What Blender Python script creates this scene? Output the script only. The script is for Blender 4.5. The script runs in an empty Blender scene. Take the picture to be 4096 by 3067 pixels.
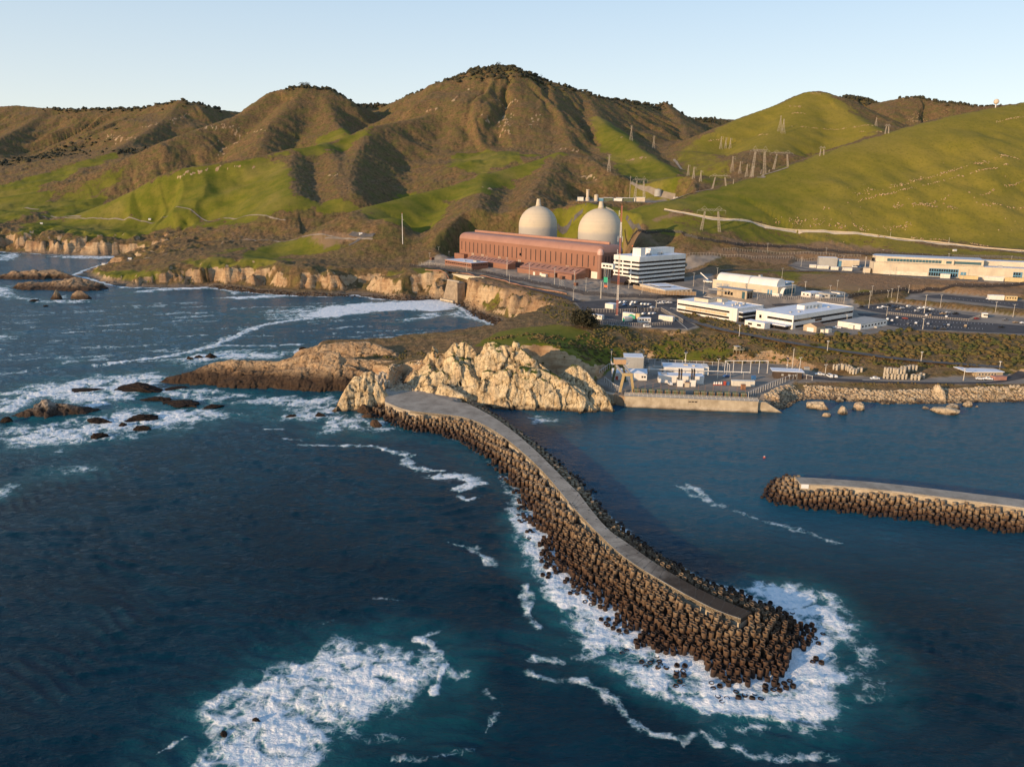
import bpy, bmesh, math, random
import numpy as np
from mathutils import Matrix, Vector
random.seed(7)
S = bpy.context.scene
COL = S.collection
R = math.radians
# ---------------------------------------------------------------- camera
CAM_H, PITCH, ROLL, FPX = 120.0, R(14.2), R(0.8), 3154.0
cam_d = bpy.data.cameras.new('camera'); cam = bpy.data.objects.new('camera', cam_d); COL.objects.link(cam)
RM = Matrix.Rotation(R(90) - PITCH, 3, 'X') @ Matrix.Rotation(ROLL, 3, 'Z')
cam.matrix_world = Matrix.Translation((0, 0, CAM_H)) @ RM.to_4x4()
cam_d.sensor_width = 36; cam_d.lens = 36 * FPX / 4096; cam_d.clip_start = 1; cam_d.clip_end = 60000
S.camera = cam
S.view_settings.view_transform = 'Standard'; S.view_settings.look = 'None'; S.view_settings.exposure = 0
RMn = np.array(RM)
# survey helpers: bearings read off the photograph -> world positions
CROP = {'S': (0, 0, 1), 'M': (0, 0, .54), 'A': (0, 200, 1.577), 'B': (1300, 200, 1.577), 'C': (2696, 200, 1.577),
        'D': (1700, 750, 2.4533), 'E': (2400, 850, 2.4533), 'F': (3196, 850, 2.4533), 'G': (2300, 1350, 2.4533),
        'H': (3096, 1350, 2.208), 'I': (1300, 1250, 1.84), 'J': (0, 1000, 1.577), 'K': (1900, 1950, 1.3825), 'L': (600, 2200, 1.3825),
        'P': (1700, 1000, 4.416), 'Q': (2400, 950, 4.416), 'U': (2420, 1400, 3.68), 'V': (2750, 420, 2.76)}
def ray(c, x, y):
    ox, oy, s = CROP[c]
    px, py = ox + x / s, oy + y / s
    return RMn @ np.array([(px - 2048) / FPX, -(py - 1533.5) / FPX, -1.0])
def Pz(c, x, y, z=0.0):
    d = ray(c, x, y); t = (z - CAM_H) / d[2]
    return np.array([d[0] * t, d[1] * t, z])
def Pd(c, x, y, dist):
    d = ray(c, x, y); t = dist / d[1]
    return np.array([d[0] * t, dist, CAM_H + d[2] * t])
def Zat(c, x, y, pos):                       # height seen at that bearing above a known spot
    d = ray(c, x, y); t = pos[1] / d[1]
    return CAM_H + d[2] * t
# ---------------------------------------------------------------- noise
def _h(ix, iy, iz, seed):
    n = (ix * 374761393 + iy * 668265263 + iz * 2147483647 + seed * 1274126177) & 0xffffffff
    n = ((n ^ (n >> 13)) * 1274126177) & 0xffffffff
    n = ((n ^ (n >> 16)) * 2246822519) & 0xffffffff
    return ((n ^ (n >> 15)) & 0xffff) / 65535.0
_rg = np.random.RandomState(11)
_PM = _rg.permutation(4096).astype(np.int32); _an = _rg.rand(4096) * 2 * math.pi
_GC = (np.cos(_an) * 1.5).astype(np.float32); _GS = (np.sin(_an) * 1.5).astype(np.float32)
def noise2(x, y, seed=0):
    x = np.asarray(x, np.float32); y = np.asarray(y, np.float32)
    xf0 = np.floor(x); yf0 = np.floor(y); xi = xf0.astype(np.int32); yi = yf0.astype(np.int32); xf = x - xf0; yf = y - yf0
    u = xf * xf * xf * (xf * (xf * 6 - 15) + 10); v = yf * yf * yf * (yf * (yf * 6 - 15) + 10)
    p0 = _PM[(xi + seed * 131) & 4095]; p1 = _PM[(xi + 1 + seed * 131) & 4095]
    def g(p, b, dx):
        k = _PM[(p + yi + b) & 4095]; return _GC[k] * dx + _GS[k] * (yf - b)
    a = g(p0, 0, xf); a = a + (g(p1, 0, xf - 1) - a) * u
    c = g(p0, 1, xf); c = c + (g(p1, 1, xf - 1) - c) * u
    return a + (c - a) * v
def fbm(x, y, seed=0, oct=4, lac=2.03, gain=.5):
    a = 1.0; s = 0; t = 0
    for o in range(oct):
        s = s + a * noise2(x, y, seed + o * 17); t += a; x = x * lac + 3.7; y = y * lac - 1.3; a *= gain
    return s / t
def noise3(x, y, z, seed=0):
    xi = np.floor(x).astype(np.int64); yi = np.floor(y).astype(np.int64); zi = np.floor(z).astype(np.int64)
    xf, yf, zf = x - xi, y - yi, z - zi
    u, v, w = [q * q * (3 - 2 * q) for q in (xf, yf, zf)]
    def k(a, b, c): return _h(xi + a, yi + b, zi + c, seed)
    c0 = (k(0,0,0)*(1-u)+k(1,0,0)*u)*(1-v)+(k(0,1,0)*(1-u)+k(1,1,0)*u)*v
    c1 = (k(0,0,1)*(1-u)+k(1,0,1)*u)*(1-v)+(k(0,1,1)*(1-u)+k(1,1,1)*u)*v
    return (c0 * (1 - w) + c1 * w) * 2 - 1
def fbm3(x, y, z, seed=0, oct=4, gain=.5):
    a = 1.0; s = 0; t = 0
    for o in range(oct):
        s = s + a * noise3(x, y, z, seed + o * 13); t += a; x, y, z = x * 2.1 + 1.7, y * 2.1 + 9.2, z * 2.1 - 4.1; a *= gain
    return s / t
def cell3(x, y, z, seed=0, tilt=False):      # worley: F1, F2, id (and a facet plane per cell)
    xi = np.floor(x).astype(np.int64); yi = np.floor(y).astype(np.int64); zi = np.floor(z).astype(np.int64)
    f1 = np.full(x.shape, 9.0); f2 = f1.copy(); idv = np.zeros(x.shape); tl = np.zeros(x.shape)
    for a in (-1, 0, 1):
        for b in (-1, 0, 1):
            for c in (-1, 0, 1):
                cx, cy, cz = xi + a, yi + b, zi + c
                dx = x - cx - _h(cx, cy, cz, seed); dy = y - cy - _h(cx, cy, cz, seed + 1); dz = z - cz - _h(cx, cy, cz, seed + 2)
                d = np.sqrt(dx * dx + dy * dy + dz * dz); m = d < f1
                f2 = np.where(m, f1, np.minimum(f2, d)); idv = np.where(m, _h(cx, cy, cz, seed + 3), idv); f1 = np.where(m, d, f1)
                if tilt: tl = np.where(m, dx * (_h(cx, cy, cz, seed + 4) - .5) + dz * (_h(cx, cy, cz, seed + 5) - .5), tl)
    return (f1, f2, idv, tl) if tilt else (f1, f2, idv)
def sstep(a, b, x):
    t = np.clip((x - a) / (b - a), 0, 1); return t * t * (3 - 2 * t)
def seg_dist(X, Y, pts):                     # distance to polyline, arc length of nearest point, nearest index+t, signed side
    best = np.full(X.shape, 1e18); arc = np.zeros(X.shape); par = np.zeros(X.shape); side = np.zeros(X.shape); L = 0
    for i in range(len(pts) - 1):
        ax, ay = pts[i][0], pts[i][1]; bx, by = pts[i + 1][0], pts[i + 1][1]
        dx, dy = bx - ax, by - ay; l2 = dx * dx + dy * dy + 1e-9; l = math.sqrt(l2)
        t = np.clip(((X - ax) * dx + (Y - ay) * dy) / l2, 0, 1)
        d = (X - ax - t * dx) ** 2 + (Y - ay - t * dy) ** 2
        m = d < best
        best = np.where(m, d, best); arc = np.where(m, L + t * l, arc); par = np.where(m, i + t, par)
        side = np.where(m, (X - ax) * dy - (Y - ay) * dx, side); L += l
    return np.sqrt(best), arc, par, np.sign(side)
def in_poly(X, Y, pts):
    ins = np.zeros(X.shape, bool); n = len(pts)
    for i in range(n):
        ax, ay = pts[i][0], pts[i][1]; bx, by = pts[(i + 1) % n][0], pts[(i + 1) % n][1]
        if ay == by: continue
        ins ^= ((ay > Y) != (by > Y)) & (X < (bx - ax) * (Y - ay) / (by - ay) + ax)
    return ins
def sdf_poly(X, Y, pts):                     # positive inside
    d = seg_dist(X, Y, list(pts) + [pts[0]])[0]
    return np.where(in_poly(X, Y, pts), d, -d)
def smax(a, b, k):
    h = np.clip(.5 + .5 * (a - b) / k, 0, 1); return b * (1 - h) + a * h + k * h * (1 - h)
# ---------------------------------------------------------------- node helpers
def new_mat(name):
    m = bpy.data.materials.new(name); m.use_nodes = True
    return m, m.node_tree, m.node_tree.nodes['Principled BSDF']
class NT:
    def __init__(s, nt): s.n = nt.nodes; s.l = nt.links; s.c = None
    def link(s, a, b): s.l.new(a, b)
    def _set(s, sock, v):
        if isinstance(v, bpy.types.NodeSocket): s.l.new(v, sock)
        elif isinstance(v, (tuple, list)) and len(v) == 3 and sock.type == 'RGBA': sock.default_value = (*v, 1)
        else: sock.default_value = v
    def math(s, op, a, b=0.0, clamp=False):
        n = s.n.new('ShaderNodeMath'); n.operation = op; n.use_clamp = clamp; s._set(n.inputs[0], a); s._set(n.inputs[1], b); return n.outputs[0]
    def mix(s, f, a, b, mode='MIX'):
        n = s.n.new('ShaderNodeMix'); n.data_type = 'RGBA'; n.blend_type = mode; s._set(n.inputs[0], f); s._set(n.inputs[6], a); s._set(n.inputs[7], b); return n.outputs[2]
    def ramp(s, v, stops, interp='LINEAR'):
        n = s.n.new('ShaderNodeValToRGB'); n.color_ramp.interpolation = interp; e = n.color_ramp.elements
        while len(e) < len(stops): e.new(.5)
        for el, (p, c) in zip(e, stops):
            el.position = p; el.color = (c, c, c, 1) if isinstance(c, (int, float)) else (*c, 1)
        s._set(n.inputs[0], v); return n.outputs[0]
    def smooth(s, v, a, b):
        n = s.n.new('ShaderNodeMapRange'); n.interpolation_type = 'SMOOTHSTEP'; s._set(n.inputs[0], v); n.inputs[1].default_value = a; n.inputs[2].default_value = b; return n.outputs[0]
    def pos(s):
        if s.c is None: s.c = s.n.new('ShaderNodeNewGeometry')
        return s.c.outputs['Position']
    def nrm(s): s.pos(); return s.c.outputs['Normal']
    def sep(s, v):
        n = s.n.new('ShaderNodeSeparateXYZ'); s._set(n.inputs[0], v); return n.outputs
    def vscale(s, v, sc, rot=(0, 0, 0)):
        n = s.n.new('ShaderNodeMapping'); s._set(n.inputs[0], v); n.inputs['Scale'].default_value = sc; n.inputs['Rotation'].default_value = rot; return n.outputs[0]
    def noise(s, v, scale, detail=4, rough=.55, dist=0.0):
        n = s.n.new('ShaderNodeTexNoise'); s._set(n.inputs['Vector'], v); n.inputs['Scale'].default_value = scale; n.inputs['Detail'].default_value = detail
        n.inputs['Roughness'].default_value = rough; n.inputs['Distortion'].default_value = dist; return n.outputs[0]
    def voro(s, v, scale, feat='F1', out=0):
        n = s.n.new('ShaderNodeTexVoronoi'); n.feature = feat; s._set(n.inputs['Vector'], v); n.inputs['Scale'].default_value = scale; return n.outputs[out]
    def attr(s, name):
        n = s.n.new('ShaderNodeAttribute'); n.attribute_name = name; return n.outputs['Fac']
    def bump(s, h, strength=.5, dist=1.0, prev=None):
        n = s.n.new('ShaderNodeBump'); n.inputs['Strength'].default_value = strength; n.inputs['Distance'].default_value = dist; s._set(n.inputs['Height'], h)
        if prev is not None: s._set(n.inputs['Normal'], prev)
        return n.outputs[0]
_mc = {}
def plain(name, col, rough=.7, metal=0.0, vary=.25, scale=.35, streak=0.0, alt=None, bump=0.0):
    """weathered procedural paint / concrete / metal"""
    if name in _mc: return _mc[name]
    m, nt, b = new_mat(name); N = NT(nt)
    p = N.pos()
    f = N.noise(p, scale, 5, .6)
    dark = tuple(c * (1 - vary) for c in col); lite = tuple(min(1, c * (1 + vary * .5)) for c in col)
    c = N.ramp(f, [(.3, dark), (.7, lite)])
    if streak:
        g = N.noise(N.vscale(p, (1, 1, .06)), 1.1, 4, .6)
        c = N.mix(N.math('MULTIPLY', N.smooth(g, .5, .72), streak), c, alt or tuple(q * .45 for q in col))
    N.link(c, b.inputs['Base Color']); b.inputs['Roughness'].default_value = rough; b.inputs['Metallic'].default_value = metal
    if bump: N.link(N.bump(N.noise(p, scale * 8, 3), .4, bump), b.inputs['Normal'])
    _mc[name] = m
    return m
# ---------------------------------------------------------------- object helpers
def tag(o, label=None, cat=None, group=None, kind=None):
    if label: o['label'] = label
    if cat: o['category'] = cat
    if group: o['group'] = group
    if kind: o['kind'] = kind
    return o
def mesh_obj(name, verts, faces, mat, parent=None, smooth=False, attrs=None):
    me = bpy.data.meshes.new(name)
    verts = np.asarray(verts, np.float32); 
    if isinstance(faces, np.ndarray):
        nf, k = faces.shape
        me.vertices.add(len(verts)); me.vertices.foreach_set('co', verts.ravel())
        me.loops.add(nf * k); me.loops.foreach_set('vertex_index', faces.ravel().astype(np.int32))
        me.polygons.add(nf); me.polygons.foreach_set('loop_start', np.arange(0, nf * k, k, dtype=np.int32))
        me.update(calc_edges=True)
    else:
        me.from_pydata(verts.tolist(), [], faces); me.update()
    if smooth: me.polygons.foreach_set('use_smooth', np.ones(len(me.polygons), bool))
    for k, v in (attrs or {}).items():
        a = me.attributes.new(k, 'FLOAT', 'POINT'); a.data.foreach_set('value', np.asarray(v, np.float32).ravel())
    for q in (mat if isinstance(mat, (list, tuple)) else [mat]): me.materials.append(q)
    o = bpy.data.objects.new(name, me); COL.objects.link(o)
    if parent is not None: o.parent = parent
    return o
def thing(name, label, cat, loc=(0, 0, 0), rotz=0.0, group=None):
    o = bpy.data.objects.new(name, None); COL.objects.link(o); o.empty_display_size = .5
    o.location = [float(q) for q in loc]; o.rotation_euler = (0, 0, rotz)
    return tag(o, label, cat, group)
def copy_tree(o, parent=None):
    c = o.copy(); COL.objects.link(c)
    if parent is not None: c.parent = parent
    for ch in list(o.children): copy_tree(ch, c)
    return c
def link_children(o): return list(o.children)
class MB:
    """collects shapes, builds ONE mesh"""
    def __init__(s): s.v = []; s.f = []
    def box(s, x0, x1, y0, y1, z0, z1):
        b = len(s.v); s.v += [(x, y, z) for z in (z0, z1) for y in (y0, y1) for x in (x0, x1)]
        s.f += [tuple(b + i for i in q) for q in ((0,2,3,1),(4,5,7,6),(0,1,5,4),(2,6,7,3),(0,4,6,2),(1,3,7,5))]; return s
    def prism(s, poly, z0, z1):              # poly (x,y) ccw, extruded up
        b = len(s.v); n = len(poly); s.v += [(x, y, z0) for x, y in poly] + [(x, y, z1) for x, y in poly]
        s.f += [tuple(b + i for i in range(n))[::-1], tuple(b + n + i for i in range(n))] + [(b+i, b+(i+1)%n, b+n+(i+1)%n, b+n+i) for i in range(n)]; return s
    def extrude_x(s, prof, x0, x1):          # prof (y,z), extruded along x
        b = len(s.v); n = len(prof); s.v += [(x0, y, z) for y, z in prof] + [(x1, y, z) for y, z in prof]
        s.f += [tuple(b + i for i in range(n)), tuple(b + n + i for i in range(n))[::-1]] + [(b+i, b+n+i, b+n+(i+1)%n, b+(i+1)%n) for i in range(n)]; return s
    def tube(s, a, b_, r0, r1=None, n=6, cap=True):
        r1 = r0 if r1 is None else r1; a = Vector(a); b_ = Vector(b_); d = b_ - a
        if d.length < 1e-6: return s
        q = d.to_track_quat('Z', 'Y'); k = len(s.v)
        for c, r in ((a, r0), (b_, r1)):
            for i in range(n):
                an = 2 * math.pi * (i + .5) / n; s.v.append(tuple(c + q @ Vector((r * math.cos(an), r * math.sin(an), 0))))
        s.f += [(k+i, k+(i+1)%n, k+n+(i+1)%n, k+n+i) for i in range(n)]
        if cap: s.f += [tuple(k + i for i in range(n))[::-1], tuple(k + n + i for i in range(n))]
        return s
    def bar(s, a, b_, w): return s.tube(a, b_, w * .7071, n=4)
    def lathe(s, prof, n=24, c=(0, 0, 0)):   # prof (r,z)
        k = len(s.v); m = len(prof)
        for r, z in prof:
            for i in range(n):
                an = 2 * math.pi * i / n; s.v.append((c[0] + r * math.cos(an), c[1] + r * math.sin(an), c[2] + z))
        for j in range(m - 1):
            s.f += [(k+j*n+i, k+j*n+(i+1)%n, k+(j+1)*n+(i+1)%n, k+(j+1)*n+i) for i in range(n)]
        s.f += [tuple(k + i for i in range(n))[::-1], tuple(k + (m-1)*n + i for i in range(n))]; return s
    def build(s, name, mat, parent=None, smooth=False, bevel=0.0):
        o = mesh_obj(name, s.v, s.f, mat, parent, smooth)
        if bevel:
            md = o.modifiers.new('bevel', 'BEVEL'); md.width = bevel; md.segments = 2; md.limit_method = 'ANGLE'
        return o
# ---------------------------------------------------------------- terrain
def W(lst): return [Pz(*p) if len(p) > 3 else Pz(*p, 0.0) for p in lst]
# shoreline, surveyed at sea level; third number = beach width, fourth = cliff run
coast_src = [
 ('S',-900,1000,4,22),('S',0,1008,4,22),('S',190,1018,4,18),('S',380,1024,4,16),('S',539,1027,4,22),('S',444,1050,2,40),('S',412,1059,2,40),('S',349,1078,2,30),('S',300,1100,2,22),
 ('S',400,1128,2,18),('S',500,1150,4,12),('S',634,1153,12,9),('S',824,1150,16,10),('S',951,1166,18,9),('S',1141,1183,22,10),('S',1332,1187,20,14),
 ('S',1420,1180,14,16),('S',1500,1195,6,18),('S',1620,1204,4,18),('S',1744,1199,4,22),('S',1800,1205,3,24),('S',1850,1235,6,22),('S',1883,1264,14,20),('S',1965,1292,20,18),
 ('S',2026,1317,16,14),('S',2042,1337,6,14),('S',1993,1349,2,20),('S',1979,1353,2,22),('S',1898,1378,2,24),('S',1789,1388,2,20),('S',1583,1398,2,10),
 ('S',1300,1402,2,8),('S',1240,1415,2,8),('S',1230,1450,2,8),('S',1290,1490,2,8),('S',1400,1520,2,8),('S',1490,1560,2,8),('S',1534,1640,2,5),('S',1600,1632,2,5),('S',1700,1640,2,5),('S',1800,1648,2,5),('S',1925,1625,2,6),('S',1965,1585,1,14),('S',2060,1552,1,14),('S',2170,1545,1,14),('S',2330,1560,1,12),('S',2410,1590,1,8),
 ('S',2452,1612,1,4),('S',2500,1606,1,2),('S',3030,1625,1,2),('S',3075,1622,1,2),('S',3128,1640,1,12),('S',3187,1604,1,11),('S',3232,1595,1,10),('S',3345,1599,1,10),('S',3549,1615,1,10),
 ('S',3730,1613,1,10),('S',4096,1606,1,10),('S',4700,1600,1,10)]
coast = [Pz(p[0], p[1], p[2]) for p in coast_src]
coast_b = np.array([p[3] for p in coast_src], float); coast_w = np.array([p[4] for p in coast_src], float)
land_poly = coast + [np.array([9000., 400., 0]), np.array([9000., 9000., 0]), np.array([-9000., 9000., 0]), np.array([-9000., coast[0][1] + 500, 0])]
# terrace levels
ctl = [Pz(*p) for p in [
 ('S',60,940,30),('S',-200,945,29),('S',160,942,29),('S',300,945,29),('S',560,950,29),('S',900,945,31),('S',634,1104,16),('S',560,1115,12),('S',480,1120,7),('S',760,1085,21),
 ('S',520,1080,12),('S',350,1085,8),('S',420,1105,8),('S',700,1060,24),('S',900,1055,29),('S',1120,1056,29),('S',1330,1075,26),('S',800,1020,26),('S',1050,1000,29),('S',1300,1000,29),
 ('S',1500,1055,22),('S',1250,960,31),('S',1480,940,33),('S',1560,990,29),('S',1700,1000,28),('S',1620,1070,27),('S',1780,1075,26.5),
 ('S',1830,1030,26),('S',2405,1105,26),('S',2100,1070,26),('S',2050,1130,24.5),('S',2300,1160,23.5),('S',2150,1180,21),('S',2250,1210,21),
 ('S',2450,1150,24),('S',2600,1130,25),('S',2560,1200,21),('S',2800,1260,20),('S',2950,1280,20),('S',2560,1300,20),('S',2480,1330,20),
 ('S',3250,1300,20),('S',3500,1310,20),('S',3700,1330,19),('S',4090,1340,19),('S',3600,1240,21),('S',4090,1270,22),('S',3150,1180,24),('S',2950,1160,25),
 ('S',3300,1160,25),('S',2800,1110,26),('S',3560,1170,26),('S',4090,1145,30),('S',3480,1100,33),('S',3800,1112,33),('S',4090,1118,33),('S',3250,1090,32),('S',2950,1085,30),('S',2800,1060,29),
 ('S',3000,1040,34),('S',3300,1040,37),('S',3700,1020,42),('S',4090,1040,43),('S',2900,960,48),('S',2700,960,42),('S',2600,1000,34),('S',2300,960,36),
 ('S',2115,1413,25),('S',2224,1304,22),('S',2380,1400,15),('S',2000,1340,20),('S',2080,1330,22),('S',2200,1380,24),('S',2300,1340,21.5),('S',1900,1400,18),('S',1700,1420,13),('S',1500,1425,11),('S',1300,1430,9),
 ('S',2450,1470,6),('S',2700,1450,6),('S',3000,1480,6),('S',2900,1540,6),('S',2550,1550,6),('S',3250,1500,6.5),('S',3500,1520,6.5),('S',3800,1535,6.5),('S',4090,1530,7),
 ('S',2900,1400,12.5),('S',2700,1380,12.5),('S',3100,1420,12),('S',3300,1400,14.5),('S',3600,1400,15),('S',3700,1450,11),('S',4000,1400,15),('S',2950,1325,19.5),('S',3300,1370,17)]]
ctl += [Pd(*p) for p in [
 ('B',1480,1080,1010),('B',1900,1030,1080),('B',2200,1060,1100),('B',1650,960,1180),('B',2000,950,1200),('B',2208,940,1220),('B',1400,1010,1120),
 ('B',950,690,1750),('B',1200,680,1700),('B',850,740,1650),('B',500,1060,1120),('B',200,1080,1130),('B',1100,1060,1080),('A',1500,1060,1600),('A',900,1100,1540),
 ('C',100,800,1700),('C',300,700,1800),('C',600,800,1600),('A',0,1000,1720),('S',300,880,1560),('S',700,880,1600),('S',1050,860,1640),('S',100,850,1600),('S',300,915,1420),('S',100,910,1420),('S',600,915,1450),('A',200,760,2100),('A',1300,700,2000),('B',700,650,1900),('B',2150,620,2100),('B',2000,830,1500)]]
ctl += [np.array(p, float) for p in [(-3000,2600,180),(-1500,3500,200),(0,3800,230),(1500,3500,220),(3000,3000,250),(2500,1500,160),(1400,700,22),(1500,480,7),(-3500,4500,200),(3500,5000,250),(0,5500,200),(1600,1000,55),(-1400,1700,25),(-2200,1700,25)]]
ctl = np.array(ctl)
def tps_fit(P, smooth=.02):
    n = len(P); sc = 1000.0; x = P[:, :2] / sc
    d = np.linalg.norm(x[:, None] - x[None], axis=2); K = np.where(d > 0, d * d * np.log(d + 1e-12), 0) + np.eye(n) * smooth * .01
    A = np.zeros((n + 3, n + 3)); A[:n, :n] = K; A[:n, n] = 1; A[:n, n+1:] = x; A[n, :n] = 1; A[n+1:, :n] = x.T
    return x, np.linalg.solve(A, np.concatenate([P[:, 2], np.zeros(3)])), sc
def tps_eval(fit, X, Y):
    x, w, sc = fit; X = X / sc; Y = Y / sc; n = len(x)
    out = w[n] + w[n+1] * X + w[n+2] * Y
    for i in range(n):
        d2 = (X - x[i, 0]) ** 2 + (Y - x[i, 1]) ** 2
        out = out + w[i] * .5 * d2 * np.log(d2 + 1e-12)
    return out
base_fit = tps_fit(ctl)
# ridges: crest points by bearing and distance, then side slope, crest rounding, gully strength
ridges = [
 ([('A',-700,330,3300),('A',-200,345,3300),('A',0,358,3300),('A',100,350,3300),('A',330,372,3250),('A',560,375,3200),('A',760,368,3150),('A',900,372,3100),('A',1020,345,3050),('A',1140,322,3000),('A',1280,345,3050),('A',1400,380,3100),('A',1600,400,3200)],.42,30,1.2),
 ([('A',900,372,3100),('A',700,470,2900),('A',450,600,2650),('A',150,740,2400)],.40,25,1.2),
 ([('A',330,372,3250),('A',150,480,3000),('A',-100,600,2700)],.40,25,1.2),
 ([('A',1140,322,3000),('A',1050,430,2800),('A',850,560,2500),('A',650,670,2250)],.42,25,1.2),
 # tree topped hill and its long spur
 ([('A',0,930,1780),('A',300,890,1800),('A',500,810,1840),('A',760,700,1900),('A',1000,590,1950),('A',1290,485,2080),('A',1540,400,2200),('A',1720,262,2320),('A',1820,240,2340),('A',1930,232,2350),('A',2060,250,2370),('A',2208,330,2420),('B',100,310,2480),('B',190,352,2550)],.47,30,1.0),
 ([('A',2060,250,2370),('B',20,330,2250),('B',60,450,2120),('B',130,520,2000)],.5,20,1.0),
 ([('A',1930,250,2330),('A',1700,470,2050),('A',1640,600,1900)],.45,20,1.0),
 ([('A',-200,900,2000),('A',0,848,2000),('A',300,765,2080),('A',540,690,2150),('A',710,648,2220),('A',800,650,2350)],.38,30,.3),
 ([('B',190,352,2700),('B',300,345,2800),('B',420,352,2800),('B',600,300,2900)],.4,30,.8),
 # summit ridge
 ([('B',420,350,2700),('B',560,280,2580),('B',720,220,2500),('B',850,165,2430),('B',960,120,2400),('B',1080,108,2400),('B',1180,105,2400),('B',1300,160,2420),('B',1500,225,2450),('B',1700,290,2500),('B',1760,310,2560),('B',1900,320,2700),('B',2050,350,2850),('B',2208,400,3000),('C',90,435,3150),('C',270,435,3300),('C',500,445,3500)],.48,40,1.3),
 # long spur from the summit down to the green nose
 ([('B',960,150,2360),('B',880,260,2280),('B',760,370,2160),('B',600,428,2050),('B',450,455,1980),('B',290,490,1900),('B',0,595,1780),('A',2000,600,1730),('A',1850,632,1690),('A',1700,655,1660),('A',1400,707,1620),('A',1130,748,1590),('A',1000,795,1575),('A',850,880,1560),('A',700,955,1555),('A',450,1050,1550)],.50,18,.9),
 ([('A',1850,632,1690),('A',1830,760,1530),('A',1860,900,1370)],.45,18,.6),
 ([('B',290,490,1900),('B',200,640,1700),('B',150,800,1500),('B',180,900,1380)],.55,16,.9),
 ([('B',0,595,1780),('A',2130,700,1620),('A',2120,820,1480),('A',2150,930,1370)],.5,16,.8),
 # steep summit face spurs
 ([('B',1180,250,2280),('B',1230,400,2120),('B',1250,520,2000),('B',1240,590,1920)],.6,12,1.3),
 ([('B',1000,230,2300),('B',980,380,2130),('B',1050,560,1960)],.6,12,1.3),
 ([('B',1420,250,2300),('B',1480,420,2100),('B',1540,560,1930),('B',1560,600,1870)],.6,12,1.2),
 ([('B',750,390,2140),('B',850,520,1980)],.6,12,1.0),
 # green fore-ridge
 ([('B',1900,850,1330),('B',1800,760,1400),('B',1650,680,1470),('B',1480,656,1500),('B',1250,722,1440),('B',1000,792,1370),('B',830,850,1320),('B',600,905,1270),('B',300,985,1180),('B',200,1020,1140)],.50,22,.7),
 ([('B',1480,656,1500),('B',1330,850,1280),('B',1250,1000,1130)],.42,20,.9),
 ([('B',1000,792,1370),('B',980,900,1230),('B',950,1020,1110)],.45,18,.8),
 # right shoulder of the summit with the pylons
 ([('B',1640,270,2480),('B',1700,400,2250),('B',1780,480,2080),('B',1890,548,1950),('B',2000,640,1820),('B',2100,700,1740),('B',2200,780,1640)],.5,20,.8),
 ([('C',-60,330,2900),('C',60,480,2600),('C',100,600,2350)],.5,20,1.0),
 # middle right hill
 ([('C',100,640,1900),('C',200,525,2000),('C',390,447,2080),('C',500,402,2120),('C',640,352,2150),('C',780,298,2180),('C',850,274,2200),('C',920,272,2200),('C',1020,312,2250)],.45,35,.4),
 ([('C',850,274,2200),('C',700,480,1950),('C',560,600,1800),('C',420,680,1700)],.40,40,.4),
 ([('C',920,272,2200),('C',1150,430,2000),('C',1330,530,1850)],.40,30,.4),
 ([('C',1020,312,2600),('C',1100,294,2650),('C',1180,300,2650),('C',1260,340,2600),('C',1330,328,2550),('C',1450,302,2500),('C',1550,302,2500),('C',1700,330,2450),('C',1950,358,2400),('C',2100,345,2400),('C',2400,330,2400)],.45,40,.5),
 # big green hill on the right
 ([('C',3200,150,1750),('C',2600,250,1650),('C',2208,335,1560),('C',2000,370,1520),('C',1700,430,1460),('C',1330,532,1390),('C',1100,603,1340),('C',900,672,1300),('C',700,742,1260),('C',500,812,1220),('C',250,882,1170),('C',100,928,1130),('C',0,952,1110)],.43,45,.12),
]
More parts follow.
